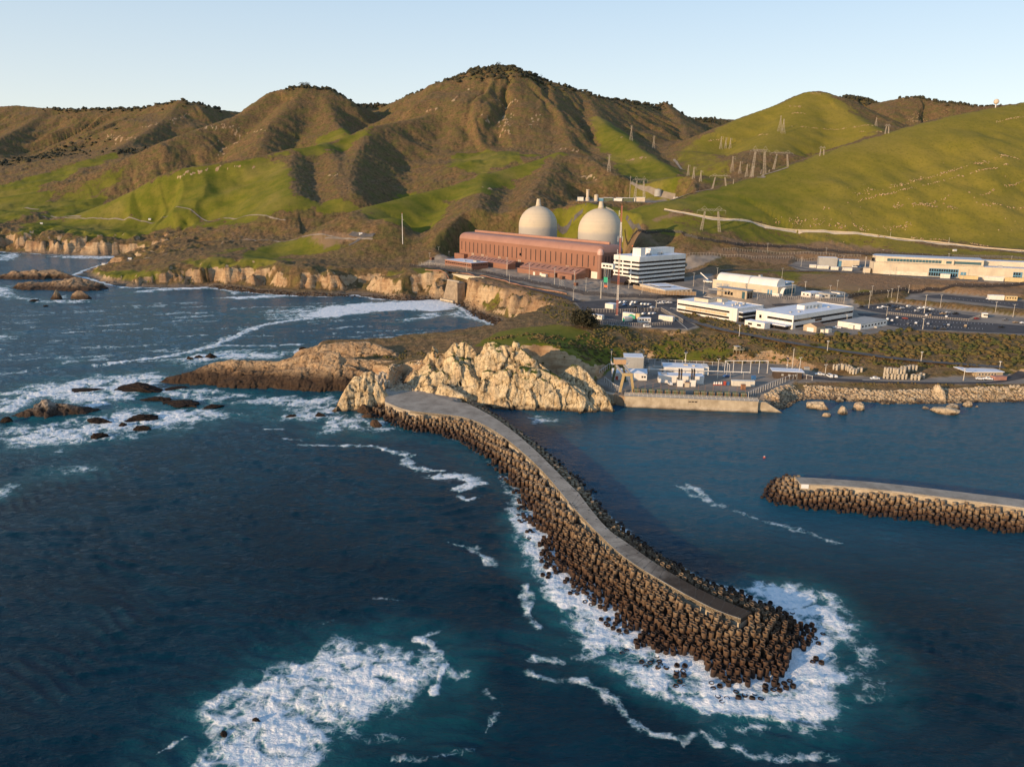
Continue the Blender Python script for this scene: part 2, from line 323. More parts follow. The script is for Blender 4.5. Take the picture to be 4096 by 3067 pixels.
def terrain_h(X, Y):
    sd = sdf_poly(X, Y, [(p[0], p[1]) for p in land_poly])
    far = sstep(700, 1500, Y)
    sdn = sd + fbm(X / 38, Y / 38, 5, 4) * 22 * sstep(520, 640, Y) + fbm(X / 9, Y / 9, 6, 3) * 3 * sstep(520, 640, Y) + np.abs(noise2(X / 17, Y / 17, 61)) * 5 * sstep(520, 640, Y) - 2 * sstep(520, 640, Y)
    sdn = np.minimum(sdn, sd + 6)
    d, arc, par, side = seg_dist(X, Y, coast)
    b = np.interp(par, np.arange(len(coast)), coast_b); w = np.interp(par, np.arange(len(coast)), coast_w) * (1 + np.clip(fbm(X / 42, Y / 42, 47, 3) * 4.0, -.4, 2.4) * sstep(560, 680, Y))
    base = tps_eval(base_fit, X, Y)
    base = np.maximum(base, 4) + fbm(X / 70, Y / 70, 11, 4) * (1.0 + 9 * far)
    hill = np.full(X.shape, -500.0); hill_id = np.zeros(X.shape)
    for k, (pts, sl, rnd, gul) in enumerate(ridges):
        P = np.array([Pd(*p) for p in pts])
        x0, x1 = P[:, 0].min() - 1100, P[:, 0].max() + 1100; y0, y1 = P[:, 1].min() - 1100, P[:, 1].max() + 1100
        m = (X > x0) & (X < x1) & (Y > y0) & (Y < y1)
        if not m.any(): continue
        Xm, Ym = X[m], Y[m]
        wx = fbm(Xm / 160, Ym / 160, 31 + k, 3) * 38; wy = fbm(Xm / 160, Ym / 160, 71 + k, 3) * 38
        d0, arc_, par_, sde = seg_dist(Xm, Ym, P)
        fade = sstep(10, 120, d0)
        dd, arc_, par_, sde = seg_dist(Xm + wx * fade, Ym + wy * fade, P)
        hz = np.interp(par_, np.arange(len(P)), P[:, 2])
        run = np.sqrt(dd * dd + rnd * rnd) - rnd
        g = noise2(arc_ / 95 + sde * 31.7, dd / 420 + k * 7.1, 90 + k); g2 = noise2(arc_ / 34 + sde * 11.3, dd / 190 + k * 3.3, 140 + k)
        cut = (1 - np.abs(g) * 1.7) * np.clip(dd * .16, 0, 26) + (1 - np.abs(g2) * 1.7) * np.clip(dd * .06, 0, 9)
        h = hz - sl * run - gul * np.clip(cut, 0, None) * .8 + fbm(Xm / 60, Ym / 60, 55 + k, 4) * np.clip(run * .03, 0, 4.0)
        hm = hill[m]; hill[m] = smax(hm, h, 14.0)
    z = smax(base, hill, 16.0 * sstep(800, 1100, Y) + 2)
    z = z - np.clip(4.0 * sstep(800, 1100, Y), 0, 4) * 0
    wob_ = fbm(X / 15, Y / 15, 46, 3) * 1.2
    bench = np.clip(sdn * .13, -5, 3.2)
    up_ = sstep(640, 720, Y) * sstep(-75, -130, X); b = b * (1 + .5 * up_); rise = (1 - .36 * up_) * sstep(0, 1, (sdn - b) / w) + .36 * up_ * sstep(0, 1, (sdn - b - w * .4) / (w * 2 + 34))
    gl = np.abs(noise2(arc / 11.0 + wob_, sdn / 30, 44)) * 5 + np.abs(noise2(arc / 37.0 + wob_, sdn / 60, 45)) * 11
    steep = sstep(.02, .4, rise) * sstep(.8, .5, rise) * sstep(520, 640, Y)
    zz = bench + (z - bench) * np.clip(rise - steep * gl * .021, 0, 1)
    zz = zz - steep * np.abs(fbm(X / 10, Y / 10, 48, 4)) * 5.0
    zz = np.where(sdn < b, bench, np.maximum(zz, bench))
    zz = np.where(sd < -1, np.minimum(zz, np.clip(sd * .25, -6, 0)), zz)
    return zz, sd, base, hill, steep
# pads: flat building platforms (outline by bearing at that level)
pads = []
SHELF = 96.2
def pad(z, pts, blend=8.0, pave=1.0): pads.append((z, [Pz(c, x, y, z)[:2] for c, x, y in pts], blend, pave))
NT_, NR_ = 1150, 680
tt = np.linspace(-.80, .86, NT_); Y0_, Y1_ = 385.0, 6200.0
rr = Y0_ * (Y1_ / Y0_) ** np.linspace(0, 1, NR_)
GY, GT = np.meshgrid(rr, tt, indexing='ij'); GX = GY * GT
GZ, G_sd, G_base, G_hill, G_steep = terrain_h(GX, GY)
pad(26, [('S',1800,1030),('S',1900,1062),('S',2405,1125),('S',2520,1100),('S',2480,1035),('S',2250,1015),('S',1900,1014)], 26)
pad(24.5, [('E',60,690),('E',330,760),('E',900,800),('E',960,740),('E',860,640),('E',300,600)], 10)
pad(20.3, [('D',1470,1130),('D',1560,1215),('D',1690,1350),('E',860,1150),('E',960,1120),('E',660,945),('E',760,870),('E',60,845)], 6)
pad(20, [('E',760,940),('E',1330,1080),('E',1640,1150),('E',2208,1200),('F',700,1190),('F',1030,1130),('F',560,900),('E',1600,900),('E',1400,830),('E',800,810)], 8)
pad(19.5, [('F',700,1170),('F',1120,1150),('F',2208,1200),('F',3000,1240),('F',3000,1150),('F',2208,1030),('F',900,890),('F',540,930)], 5)
pad(25, [('E',1080,800),('E',1480,850),('E',1900,820),('E',2000,740),('E',1800,690),('E',1120,660)], 8)
pad(24, [('E',1950,820),('F',50,850),('F',430,850),('F',460,790),('F',300,760),('E',2000,780)], 8)
pad(33, [('F',-100,520),('F',0,560),('F',640,600),('F',1300,650),('F',2208,695),('F',3000,730),('F',3000,600),('F',2208,560),('F',700,480),('F',0,480)], 8)
pad(23, [('F',1050,850),('F',2208,950),('F',3000,1010),('F',3000,900),('F',2208,860),('F',1380,790),('F',1120,790)], 8)
pad(6, [('G',230,440),('G',420,560),('G',480,566),('G',1780,600),('G',1850,590),('G',2208,400),('H',700,380),('H',340,300),('G',1900,250),('G',1300,260),('G',700,210),('G',350,330)], 7)
pad(6.5, [('H',220,390),('H',560,385),('H',1400,405),('H',2208,405),('H',2208,330),('H',1700,340),('H',1300,370),('H',340,330)], 6)
pad(6, [('I',450,570),('I',560,700),('I',800,735),('I',1000,740),('I',1150,690),('I',1000,640),('I',780,560),('I',600,480)], 4)
pads.append((SHELF, [Pd('B',x,940,d)[:2] for x, d in ((1590,1215),(1850,1205),(2050,1195),(2240,1190),(2240,1330),(1900,1350),(1590,1330))], 22, 1.0))
_cr = [Pd('I',x,y,d)[:2] + np.array([0, -1.5]) for x, y, d in ((770,330,446),(880,300,446),(1030,208,446),(1110,312,443),(1195,215,443),(1380,256,440),(1490,300,437),(1600,380,433),(1700,470,429),(1880,570,421),(1960,640,418))]
pads.insert(0, (3.0, _cr + [Pz('I', 1990, 740, 0)[:2], Pz('I', 1300, 790, 0)[:2], Pz('I', 740, 620, 6)[:2]], 4, 0.0))
_lp = [Pd('I',x,y,d)[:2] for x, y, d in ((1800,440,438),(1870,395,438),(1990,520,431),(2040,600,428))]
def apply_pads(X, Y, Z, pv):
    for z, poly, bl, pave in pads:
        nx = fbm(X / 12, Y / 12, 77, 2) * 1.2
        s = sdf_poly(X, Y, poly) + nx
        k = sstep(-bl, 0, s); Z = Z * (1 - k) + z * k; pv = np.maximum(pv, sstep(-2, 0, s) * pave)
    return Z, pv
m_ = (GY < 1400)
G_pave = np.zeros(GX.shape)
rows = int(np.searchsorted(rr, 1400))
sea_cap = np.where(G_sd < 0, np.clip(G_sd * .6 + .5, -6, 0), 1e9)
GZ[:rows], G_pave[:rows] = apply_pads(GX[:rows], GY[:rows], GZ[:rows], G_pave[:rows])
GZ = np.minimum(GZ, np.where(G_sd < 2, np.clip(G_sd * 1.2 + 1.0, -6, 60), 1e9))
def ground(x, y):
    """terrain height at world x, y"""
    x = np.asarray(x, float); y = np.asarray(y, float)
    u = np.clip((x / y - tt[0]) / (tt[1] - tt[0]), 0, NT_ - 1.001); v = np.clip(np.log(y / Y0_) / math.log(Y1_ / Y0_) * (NR_ - 1), 0, NR_ - 1.001)
    i = v.astype(int); j = u.astype(int); a = v - i; b = u - j
    return (GZ[i, j] * (1-a) * (1-b) + GZ[i+1, j] * a * (1-b) + GZ[i, j+1] * (1-a) * b + GZ[i+1, j+1] * a * b)
_rs = 390 * (6000 / 390) ** np.linspace(0, 1, 6000)
def Pg(c, x, y, dmin=390):
    """first point of the terrain along that bearing"""
    d = ray(c, x, y); t = _rs / d[1]; X = d[0] * t; Zr = CAM_H + d[2] * t
    below = (Zr < np.maximum(ground(X, _rs), 0)) & (_rs >= dmin)
    k = int(np.argmax(below)) if below.any() else len(_rs) - 1
    X0, Y0 = X[k], _rs[k]
    return np.array([X0, Y0, float(ground(X0, Y0))])
# ---------------------------------------------------------------- land cover
greens = [  # outline by bearing, edge softness, strength
 ([('A',420,1070),('A',700,965),('A',1000,815),('A',1150,770),('A',1450,735),('A',1690,700),('A',1790,750),('A',1840,930),('A',1990,965),('A',1700,1045),('A',1300,1062),('A',900,1055)],14,1),
 ([('A',150,1110),('A',260,1075),('A',900,1072),('A',1250,1070),('A',1000,1130),('A',800,1160),('A',560,1170),('A',420,1140),('A',160,1145)],12,1),
 ([('A',-200,900),('A',0,862),('A',300,778),('A',540,700),('A',710,655),('A',720,685),('A',500,745),('A',330,830),('A',200,900),('A',300,930),('A',320,1000),('A',0,1090),('A',-200,1100)],14,1),
 ([('A',290,1040),('A',360,960),('A',560,925),('A',640,935),('A',520,1040)],10,1),
 ([('B',210,1018),('B',500,925),('B',800,868),('B',1000,790),('B',1250,706),('B',1480,655),('B',1260,768),('B',1095,868),('B',980,885),('B',740,945),('B',745,1010),('B',690,1075),('B',430,1070),('B',300,1035)],12,1),
 ([('B',805,735),('B',850,655),('B',1000,640),('B',1330,662),('B',1000,775),('B',830,725)],14,1),
 ([('B',0,960),('B',140,970),('B',190,1005),('B',0,1015)],8,1),
 ([('A',1500,715),('A',1850,635),('A',2000,580),('A',2208,515),('B',20,590),('B',290,492),('B',230,545),('B',0,625),('A',2050,650),('A',1900,640)],12,.9),
 ([('C',-200,1010),('C',0,957),('C',250,886),('C',500,817),('C',900,678),('C',1330,540),('C',2000,375),('C',2208,342),('C',2600,260),('C',3000,250),('C',3000,1300),('C',2208,1250),('C',1800,1200),('C',1400,1150),('C',700,1080),('C',200,1010)],20,.95),
 ([('C',190,640),('C',215,545),('C',400,452),('C',640,356),('C',780,303),('C',850,280),('C',920,278),('C',1025,320),('C',1180,440),('C',1330,510),('C',1100,590),('C',900,655),('C',600,640),('C',420,640)],30,.85),
 ([('C',20,640),('C',210,600),('C',330,780),('C',240,860),('C',100,780)],25,.6),
 ([('B',1710,425),('B',1880,520),('B',2000,630),('B',2208,750),('B',2208,860),('B',1900,790),('B',1830,700),('B',1730,590)],14,1),
 ([('B',2208,860),('B',2208,960),('B',1990,850)],14,1),
 ([('B',1440,1050),('B',1550,990),('B',1660,965),('B',1900,1000),('B',2100,1010),('B',2208,1060),('B',2208,1160),('B',1800,1160),('B',1460,1130)],10,.8),
 ([('C',150,1055),('C',600,1120),('C',1400,1200),('C',2208,1285),('C',2208,1325),('C',1200,1250),('C',600,1200),('C',250,1150)],10,.62),
 ([('E',250,180),('E',800,190),('E',1200,210),('E',2208,330),('E',2208,150),('E',1300,60),('E',700,20),('E',250,100)],10,.55),
 ([('A',1520,1312),('A',1640,1240),('A',1780,1210),('A',2100,1232),('A',2100,1260),('A',1800,1295),('A',1600,1312)],8,.95),
 ([('A',470,1425),('A',600,1385),('A',900,1395),('A',950,1430),('A',760,1450),('A',500,1450)],6,.8),
 ([('A',1640,1240),('A',1300,1290),('A',1200,1330),('A',1500,1260)],6,.85),
 ([('A',1180,1340),('A',1500,1330),('A',1620,1300),('A',1900,1320),('A',1700,1345),('A',1300,1365)],7,.8),
 ([('A',900,1085),('A',1400,1078),('A',1650,1062),('A',1500,1100),('A',1100,1130)],8,.8),
 ([('A',320,960),('A',520,850),('A',760,770),('A',700,860),('A',480,960)],14,.6),
 ([('I',1120,245),('I',1300,140),('I',1700,95),('I',1900,150),('I',2100,300),('I',2208,400),('I',1950,470),('I',1800,440),('I',1600,340),('I',1420,265)],5,1),
 ([('G',0,60),('G',200,90),('G',420,140),('G',600,190),('G',380,230),('G',200,300),('G',60,260)],5,1),
 ([('G',830,110),('G',950,60),('G',1060,120),('G',1150,210),('G',960,250),('G',830,200)],5,1),
 ([('G',1100,150),('G',1400,90),('G',1560,150),('G',1500,200),('G',1200,230)],5,.7),
 ([('E',2208,1270),('E',1900,1240),('E',1700,1190),('F',0,1210),('F',300,1290),('F',700,1370),('F',500,1400),('F',0,1320)],4,.6),
 ([('F',0,1340),('F',250,1400),('F',100,1440),('F',0,1430)],4,.6),
 ([('E',1150,560),('E',1600,560),('E',2100,600),('F',0,590),('F',300,590),('F',450,690),('F',700,780),('F',200,740),('E',1950,700),('E',1700,600)],6,.55),
 ([('B',450,1640),('B',300,1600),('D',800,990),('D',1000,1010),('D',1300,1080),('D',1150,1120),('D',950,1060)],5,.5),
 ([('B',380,1420),('B',480,1385),('B',800,1420),('B',600,1440)],4,.6),
 ([('A',1650,690),('A',1800,640),('A',1700,700)],10,.8),
]
G_green = np.zeros(GX.shape)
nzb = fbm(GX / 45, GY / 45, 201, 4) ; nzs = fbm(GX / 11, GY / 11, 202, 3)
far_w = sstep(600, 1400, GY)
for pts, soft, st in greens:
    P = [Pg(*p)[:2] for p in pts]
    xs = [p[0] for p in P]; ys = [p[1] for p in P]
    i0, i1 = np.searchsorted(rr, [min(ys) - 60, max(ys) + 60])
    if i1 - i0 < 2: continue
    sl_ = slice(max(0, i0), i1)
    s = sdf_poly(GX[sl_], GY[sl_], P) + nzb[sl_] * (6 + 28 * far_w[sl_]) + nzs[sl_] * (4 + 7 * far_w[sl_])
    G_green[sl_] = np.maximum(G_green[sl_], st * sstep(-soft * 1.8, soft * .5, s))
# slope, rock exposure
dzy = np.gradient(GZ, axis=0) / np.gradient(GY, axis=0)
dzx = np.gradient(GZ, axis=1) / np.gradient(GX, axis=1)
G_slope = np.sqrt(dzx ** 2 + dzy ** 2)
G_rock = sstep(.55, .95, G_slope + nzs * .25) * sstep(170, 90, G_sd) * sstep(1250, 1000, GY) + sstep(.55, .95, G_slope + nzs * .25) * sstep(120, 60, G_sd) * sstep(1600, 1500, GY) * sstep(1000, 1250, GY)
G_rock = np.clip(G_rock, 0, 1); G_rock *= 1 - .85 * sstep(.02, .3, fbm(GX / 26, GY / 26, 303, 3)) * sstep(9, 24, G_sd) * (GY > 560)
outc = sstep(.42, .6, fbm(GX / 26, GY / 20, 301, 4)) * sstep(900, 1150, GY) * sstep(.25, .5, G_slope) * .7
# rock ledges on the big right hand hill, following the bedding
ledges = [
          ([('A',1150,800),('A',1350,750),('A',1600,730)],10),([('A',1290,490),('A',1480,490),('A',1640,520)],14),([('A',1390,650),('A',1450,600),('A',1480,590)],22),([('A',880,500),('A',1000,470)],22),([('A',700,540),('A',850,560)],20),([('A',1070,460),('A',1200,400)],14),
          ([('B',1060,300),('B',1200,330)],10),([('B',970,380),('B',1020,440)],9),([('B',800,330),('B',900,250)],6),([('B',620,390),('B',740,370)],6),([('B',60,650),('B',100,660)],8),([('B',20,800),('B',60,790)],7),([('B',1130,420),('B',1140,520)],18),([('B',1300,480),('B',1350,420)],16),([('B',1850,560),('B',1930,560)],6),([('B',1850,690),('B',2000,680)],7),([('B',1450,630),('B',1600,640)],12),([('B',1650,800),('B',1720,810)],9),([('B',1000,880),('B',1060,880)],7)]
G_ledge = np.zeros(GX.shape)
for pts, wd in ledges:
    P = [Pg(*p)[:2] for p in pts]
    ys = [p[1] for p in P]; i0, i1 = np.searchsorted(rr, [min(ys) - 80, max(ys) + 80])
    sl_ = slice(max(0, i0), min(i1 + 1, NR_))
    dd = seg_dist(GX[sl_], GY[sl_], P)[0] + nzs[sl_] * wd * 1.6 + nzb[sl_] * wd * 1.2
    G_ledge[sl_] = np.maximum(G_ledge[sl_], sstep(wd * 1.0, wd * .25, dd) * sstep(-.08, .2, fbm(GX[sl_] / 9, GY[sl_] / 9, 333, 3)))
GZ = GZ + G_ledge * np.clip(fbm(GX / 5, GY / 5, 335, 3) * 2.2 + .5, -.5, 2.2) * sstep(800, 1000, GY)
G_rockall = np.clip(G_rock + G_ledge * .95 + outc * (1 - G_green) * .45, 0, 1)
# scrub relief: bushes lift the surface where there is no grass
bush = np.clip(fbm(GX / 5.5, GY / 7.0, 401, 3) * 2.2, -.6, 1.0) * 1.6 + np.clip(fbm(GX / 15, GY / 19, 402, 2) * 2, -.5, 1) * 1.6
scrub = (1 - np.clip(G_green * 1.2, 0, 1)) * (1 - G_rockall) * (1 - np.clip(G_pave, 0, 1)) * sstep(4, 18, G_sd) * (1 - sstep(-6, 2, -np.abs(G_sd)) )
GZ = GZ + bush * scrub * (.25 + .4 * sstep(850, 1300, GY))
# cliff relief
crag = (np.abs(fbm(GX / 9, GY / 9, 411, 4)) * 3.2 - .8) * G_rock * sstep(4, 12, G_sd) * (GY < 1250)
GZ = GZ + crag
G_beach = sstep(26, 8, G_sd + nzs * 8) * sstep(6, 2, GZ) * (GY < 1300)
G_tree = np.zeros(GX.shape)
near_scrub = sstep(700, 620, GY) * (1 - G_green)
m_terr, nt, b = new_mat('hill grass scrub and rock'); N = NT(nt); p = N.pos()
n1 = N.noise(p, .045, 6, .62); n2 = N.noise(p, .22, 5, .65); n3 = N.noise(p, .9, 3, .6); n0 = N.noise(p, .007, 4, .6)
grass = N.mix(N.smooth(n1, .3, .72), (.118, .132, .013), (.195, .172, .026))
grass = N.mix(N.math('MULTIPLY', N.smooth(n0, .45, .68), .55), grass, (.27, .205, .06))
grass = N.mix(N.math('MULTIPLY', N.smooth(N.sep(p)[0], 250, 560), .62), grass, N.mix(n1, (.225, .182, .026), (.32, .235, .042)))
grass = N.mix(N.math('MULTIPLY', N.smooth(n2, .48, .78), .6), grass, (.06, .075, .014))
grass = N.mix(N.math('MULTIPLY', N.smooth(N.noise(p, .55, 4, .7), .6, .76), .6), grass, (.30, .21, .10))
vor = N.voro(p, .17, 'F1', 0); vid = N.sep(N.voro(p, .17, 'F1', 1))[0]
scr = N.mix(N.smooth(n2, .3, .7), (.105, .070, .032), (.265, .165, .075))
scr = N.mix(N.math('MULTIPLY', N.smooth(n1, .42, .6), .85), scr, (.13, .12, .036))
scr = N.mix(N.math('MULTIPLY', vid, .35), scr, (.26, .15, .068))
scr = N.mix(N.math('MULTIPLY', N.smooth(n3, .55, .78), .35), scr, (.036, .031, .015))
scr = N.mix(N.math('MULTIPLY', N.smooth(vor, .5, .85), .4), scr, (.042, .034, .018))
flat_ = N.smooth(N.sep(N.nrm())[2], .90, .985); scr = N.mix(N.math('MULTIPLY', flat_, .6), scr, N.mix(N.smooth(n2, .3, .7), (.13, .085, .04), (.30, .20, .105)))  # level ground painted lighter russet to make up for the weak low sun
g_ = N.math('ADD', N.attr('green'), N.math('MULTIPLY', N.math('ADD', N.math('SUBTRACT', n2, .5), N.math('MULTIPLY', N.math('SUBTRACT', n1, .5), .8)), 1.1))
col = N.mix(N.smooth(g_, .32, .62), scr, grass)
strat = N.noise(N.vscale(p, (.10, .10, .5)), 1.0, 5, .65); cracks = N.noise(N.vscale(p, (.55, .55, .06)), 1.0, 4, .6)
rock = N.mix(N.smooth(N.math('ADD', N.math('MULTIPLY', strat, .45), N.math('MULTIPLY', n1, .55)), .36, .62), (.33, .19, .095), (.58, .42, .245))
rock = N.mix(N.math('MULTIPLY', N.smooth(cracks, .52, .75), .55), rock, (.16, .10, .055))
rock = N.mix(N.math('MULTIPLY', N.smooth(n0, .5, .62), .5), rock, (.24, .14, .08))
col = N.mix(N.smooth(N.math('ADD', N.attr('rock'), N.math('MULTIPLY', N.math('SUBTRACT', n3, .5), .5)), .35, .62), col, rock)
bch = N.mix(N.smooth(n3, .4, .65), (.17, .125, .088), (.33, .25, .17))
col = N.mix(N.attr('beach'), col, bch)
pv = N.mix(N.smooth(n1, .35, .7), (.23, .195, .16), (.36, .305, .245))
dirt = N.mix(n2, (.22, .135, .075), (.32, .21, .13))
col = N.mix(N.math('MULTIPLY', N.attr('dirt'), N.smooth(N.math('ADD', n2, N.math('MULTIPLY', N.attr('dirt'), .35)), .45, .75)), col, dirt)
col = N.mix(N.attr('pave'), col, pv)
wet = N.smooth(N.math('ADD', N.sep(p)[2], N.math('MULTIPLY', n2, 1.5)), 1.7, .5)
col = N.mix(N.math('MULTIPLY', wet, .85), col, (.022, .014, .009))
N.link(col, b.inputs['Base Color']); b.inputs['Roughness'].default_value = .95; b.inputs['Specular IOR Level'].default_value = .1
hb = N.math('ADD', N.math('MULTIPLY', n2, 1.6), N.math('MULTIPLY', n3, .9))
bs = N.math('SUBTRACT', 1.0, N.math('MULTIPLY', N.smooth(g_, .32, .62), .75))
bs = N.math('MULTIPLY', bs, N.math('SUBTRACT', 1.0, N.attr('pave')))
bn = nt.nodes.new('ShaderNodeBump'); bn.inputs['Distance'].default_value = 1.7; N.link(hb, bn.inputs['Height']); N.link(N.math('MULTIPLY', bs, .7), bn.inputs['Strength'])
N.link(bn.outputs[0], b.inputs['Normal'])
# bare earth zones
dirts = [[('E',500,70),('E',560,90),('E',800,20),('E',700,0)],[('E',240,300),('E',560,290),('E',900,420),('E',1160,330),('E',1300,360),('E',2208,380),('F',700,420),('F',700,470),('E',2208,520),('E',1500,470),('E',1200,430),('E',850,440),('E',300,380)],
 [('E',830,560),('E',1130,520),('E',1300,560),('E',1100,660),('E',840,640)],[('F',0,600),('F',500,600),('F',2208,690),('F',3000,760),('F',3000,790),('F',1500,720),('F',1000,760),('F',500,770),('F',0,720)],
 [('D',400,850),('D',800,960),('D',1400,1090),('D',1200,1150),('D',800,1060),('D',430,960)],[('E',1200,240),('E',2208,280),('F',700,330),('F',1000,390),('E',2208,370),('E',1250,300)],[('A',1300,1130),('A',2000,1150),('B',300,1150),('B',0,1250),('A',1700,1200)],[('F',1040,790),('F',1380,790),('F',2208,740),('F',2208,860),('F',1400,830)]]
G_dirt = np.zeros(GX.shape)
for pts in dirts:
    P = [Pg(*q)[:2] for q in pts]; ys = [q[1] for q in P]; i0, i1 = np.searchsorted(rr, [min(ys) - 30, max(ys) + 30]); sl_ = slice(max(0, i0), i1 + 1)
    G_dirt[sl_] = np.maximum(G_dirt[sl_], sstep(-5, 5, sdf_poly(GX[sl_], GY[sl_], P) + nzs[sl_] * 8))
G_dirt *= .85
for pts in ([('D',-80,770),('D',300,690),('D',800,800),('D',1700,900),('E',130,690),('E',940,830),('E',760,880),('D',1480,1110),('D',1390,1035),('D',1130,980),('D',830,920),('D',590,855),('D',200,800)], [('E',640,945),('E',900,740),('E',1110,660),('E',2000,760),('F',440,790),('F',540,860),('F',560,930),('F',880,1120),('F',700,1190),('E',1900,1200),('E',1340,1080)], [('E',840,560),('E',1000,520),('E',1200,440),('E',1080,420),('E',850,430)], [('F',640,590),('F',500,580),('F',0,575),('F',0,500),('F',700,500)], [('E',700,640),('E',1100,600),('E',1120,700),('E',800,720)]):
    P = [Pg(*q)[:2] for q in pts]; ys = [q[1] for q in P]; i0, i1 = np.searchsorted(rr, [min(ys) - 20, max(ys) + 20]); sl_ = slice(max(0, i0), i1 + 1)
    G_pave[sl_] = np.maximum(G_pave[sl_], sstep(-2, 2, sdf_poly(GX[sl_], GY[sl_], P) + nzs[sl_] * 3))
idx = np.arange(NR_ * NT_).reshape(NR_, NT_)
quads = np.stack([idx[:-1, :-1], idx[:-1, 1:], idx[1:, 1:], idx[1:, :-1]], -1).reshape(-1, 4)
keep = (np.maximum.reduce([GZ[:-1, :-1], GZ[:-1, 1:], GZ[1:, 1:], GZ[1:, :-1]]) > -4.5).ravel()
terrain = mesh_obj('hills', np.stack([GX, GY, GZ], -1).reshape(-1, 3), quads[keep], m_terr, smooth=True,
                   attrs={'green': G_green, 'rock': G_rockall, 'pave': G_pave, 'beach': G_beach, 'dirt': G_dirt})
tag(terrain, kind='structure')
# ---------------------------------------------------------------- sea
def Wz(l): return [Pz(c, x, y, 0)[:2] for c, x, y in l]
SX0 = np.linspace(-1.05, .95, 1250); sr = 120 * (9000 / 120) ** np.linspace(0, 1, 900)
VY, VT = np.meshgrid(sr, SX0, indexing='ij'); VX = VY * VT
def wave(X, Y, fade):
    wx = X + fbm(X / 60, Y / 60, 501, 2) * 14; wy = Y + fbm(X / 60, Y / 60, 502, 2) * 14
    h = 0
    for k, (ln, amp, ang) in enumerate([(34, .22, 100), (19, .16, 78), (11, .13, 112), (7.3, .10, 92), (5.1, .075, 70), (3.7, .055, 118), (2.7, .04, 88)]):
        a = R(ang); ph = (wx * math.cos(a) + wy * math.sin(a)) * 2 * math.pi / ln + noise2(X / (ln * 3), Y / (ln * 3), 510 + k) * 4
        q = np.sin(ph); h = h + amp * (.8 if ln > 9 else 1.25) * (q + .3 * q * q) * np.clip((noise2(X / (ln * 4), Y / (ln * 4), 530 + k) + .9), .2, 1.6) * np.clip(ln * 420 / Y / 3.2, 0, 1)
    return h * fade
# calm harbour inside the breakwaters
harbour = Wz([('I',1150,700),('I',1400,880),('I',1650,1110),('I',1870,1330),('K',640,120),('K',960,390),('K',1300,590),('K',1560,700),('S',3600,2500),('S',4800,2500),('S',4800,1560),('S',3000,1560),('S',2300,1600)])
hs = sdf_poly(VX, VY, harbour)
calm = 1 - .45 * sstep(-15, 25, hs)
VZ = wave(VX, VY, calm)
toe = [Pz(c, x, y, 0)[:2] for c, x, y in [('I',330,740),('I',440,800),('I',600,860),('I',850,900),('I',1050,970),('I',1180,1070),('I',1330,1230),('I',1410,1340),('I',1490,1500),('K',240,100),('K',280,180),('K',430,470),('K',640,630),('K',790,760),('K',950,920),('K',1130,1000),('K',1250,1075),('K',1480,1115),('K',1720,1100),('K',1800,1020),('K',1870,885),('K',1860,775),('K',1760,695),('K',1600,622),('K',1440,552),('K',1300,520),('K',1100,415),('K',900,285),('K',700,105),('K',665,30),('I',1860,1200),('I',1660,1050),('I',1510,930),('I',1400,860),('I',1250,750),('I',1160,700)]]
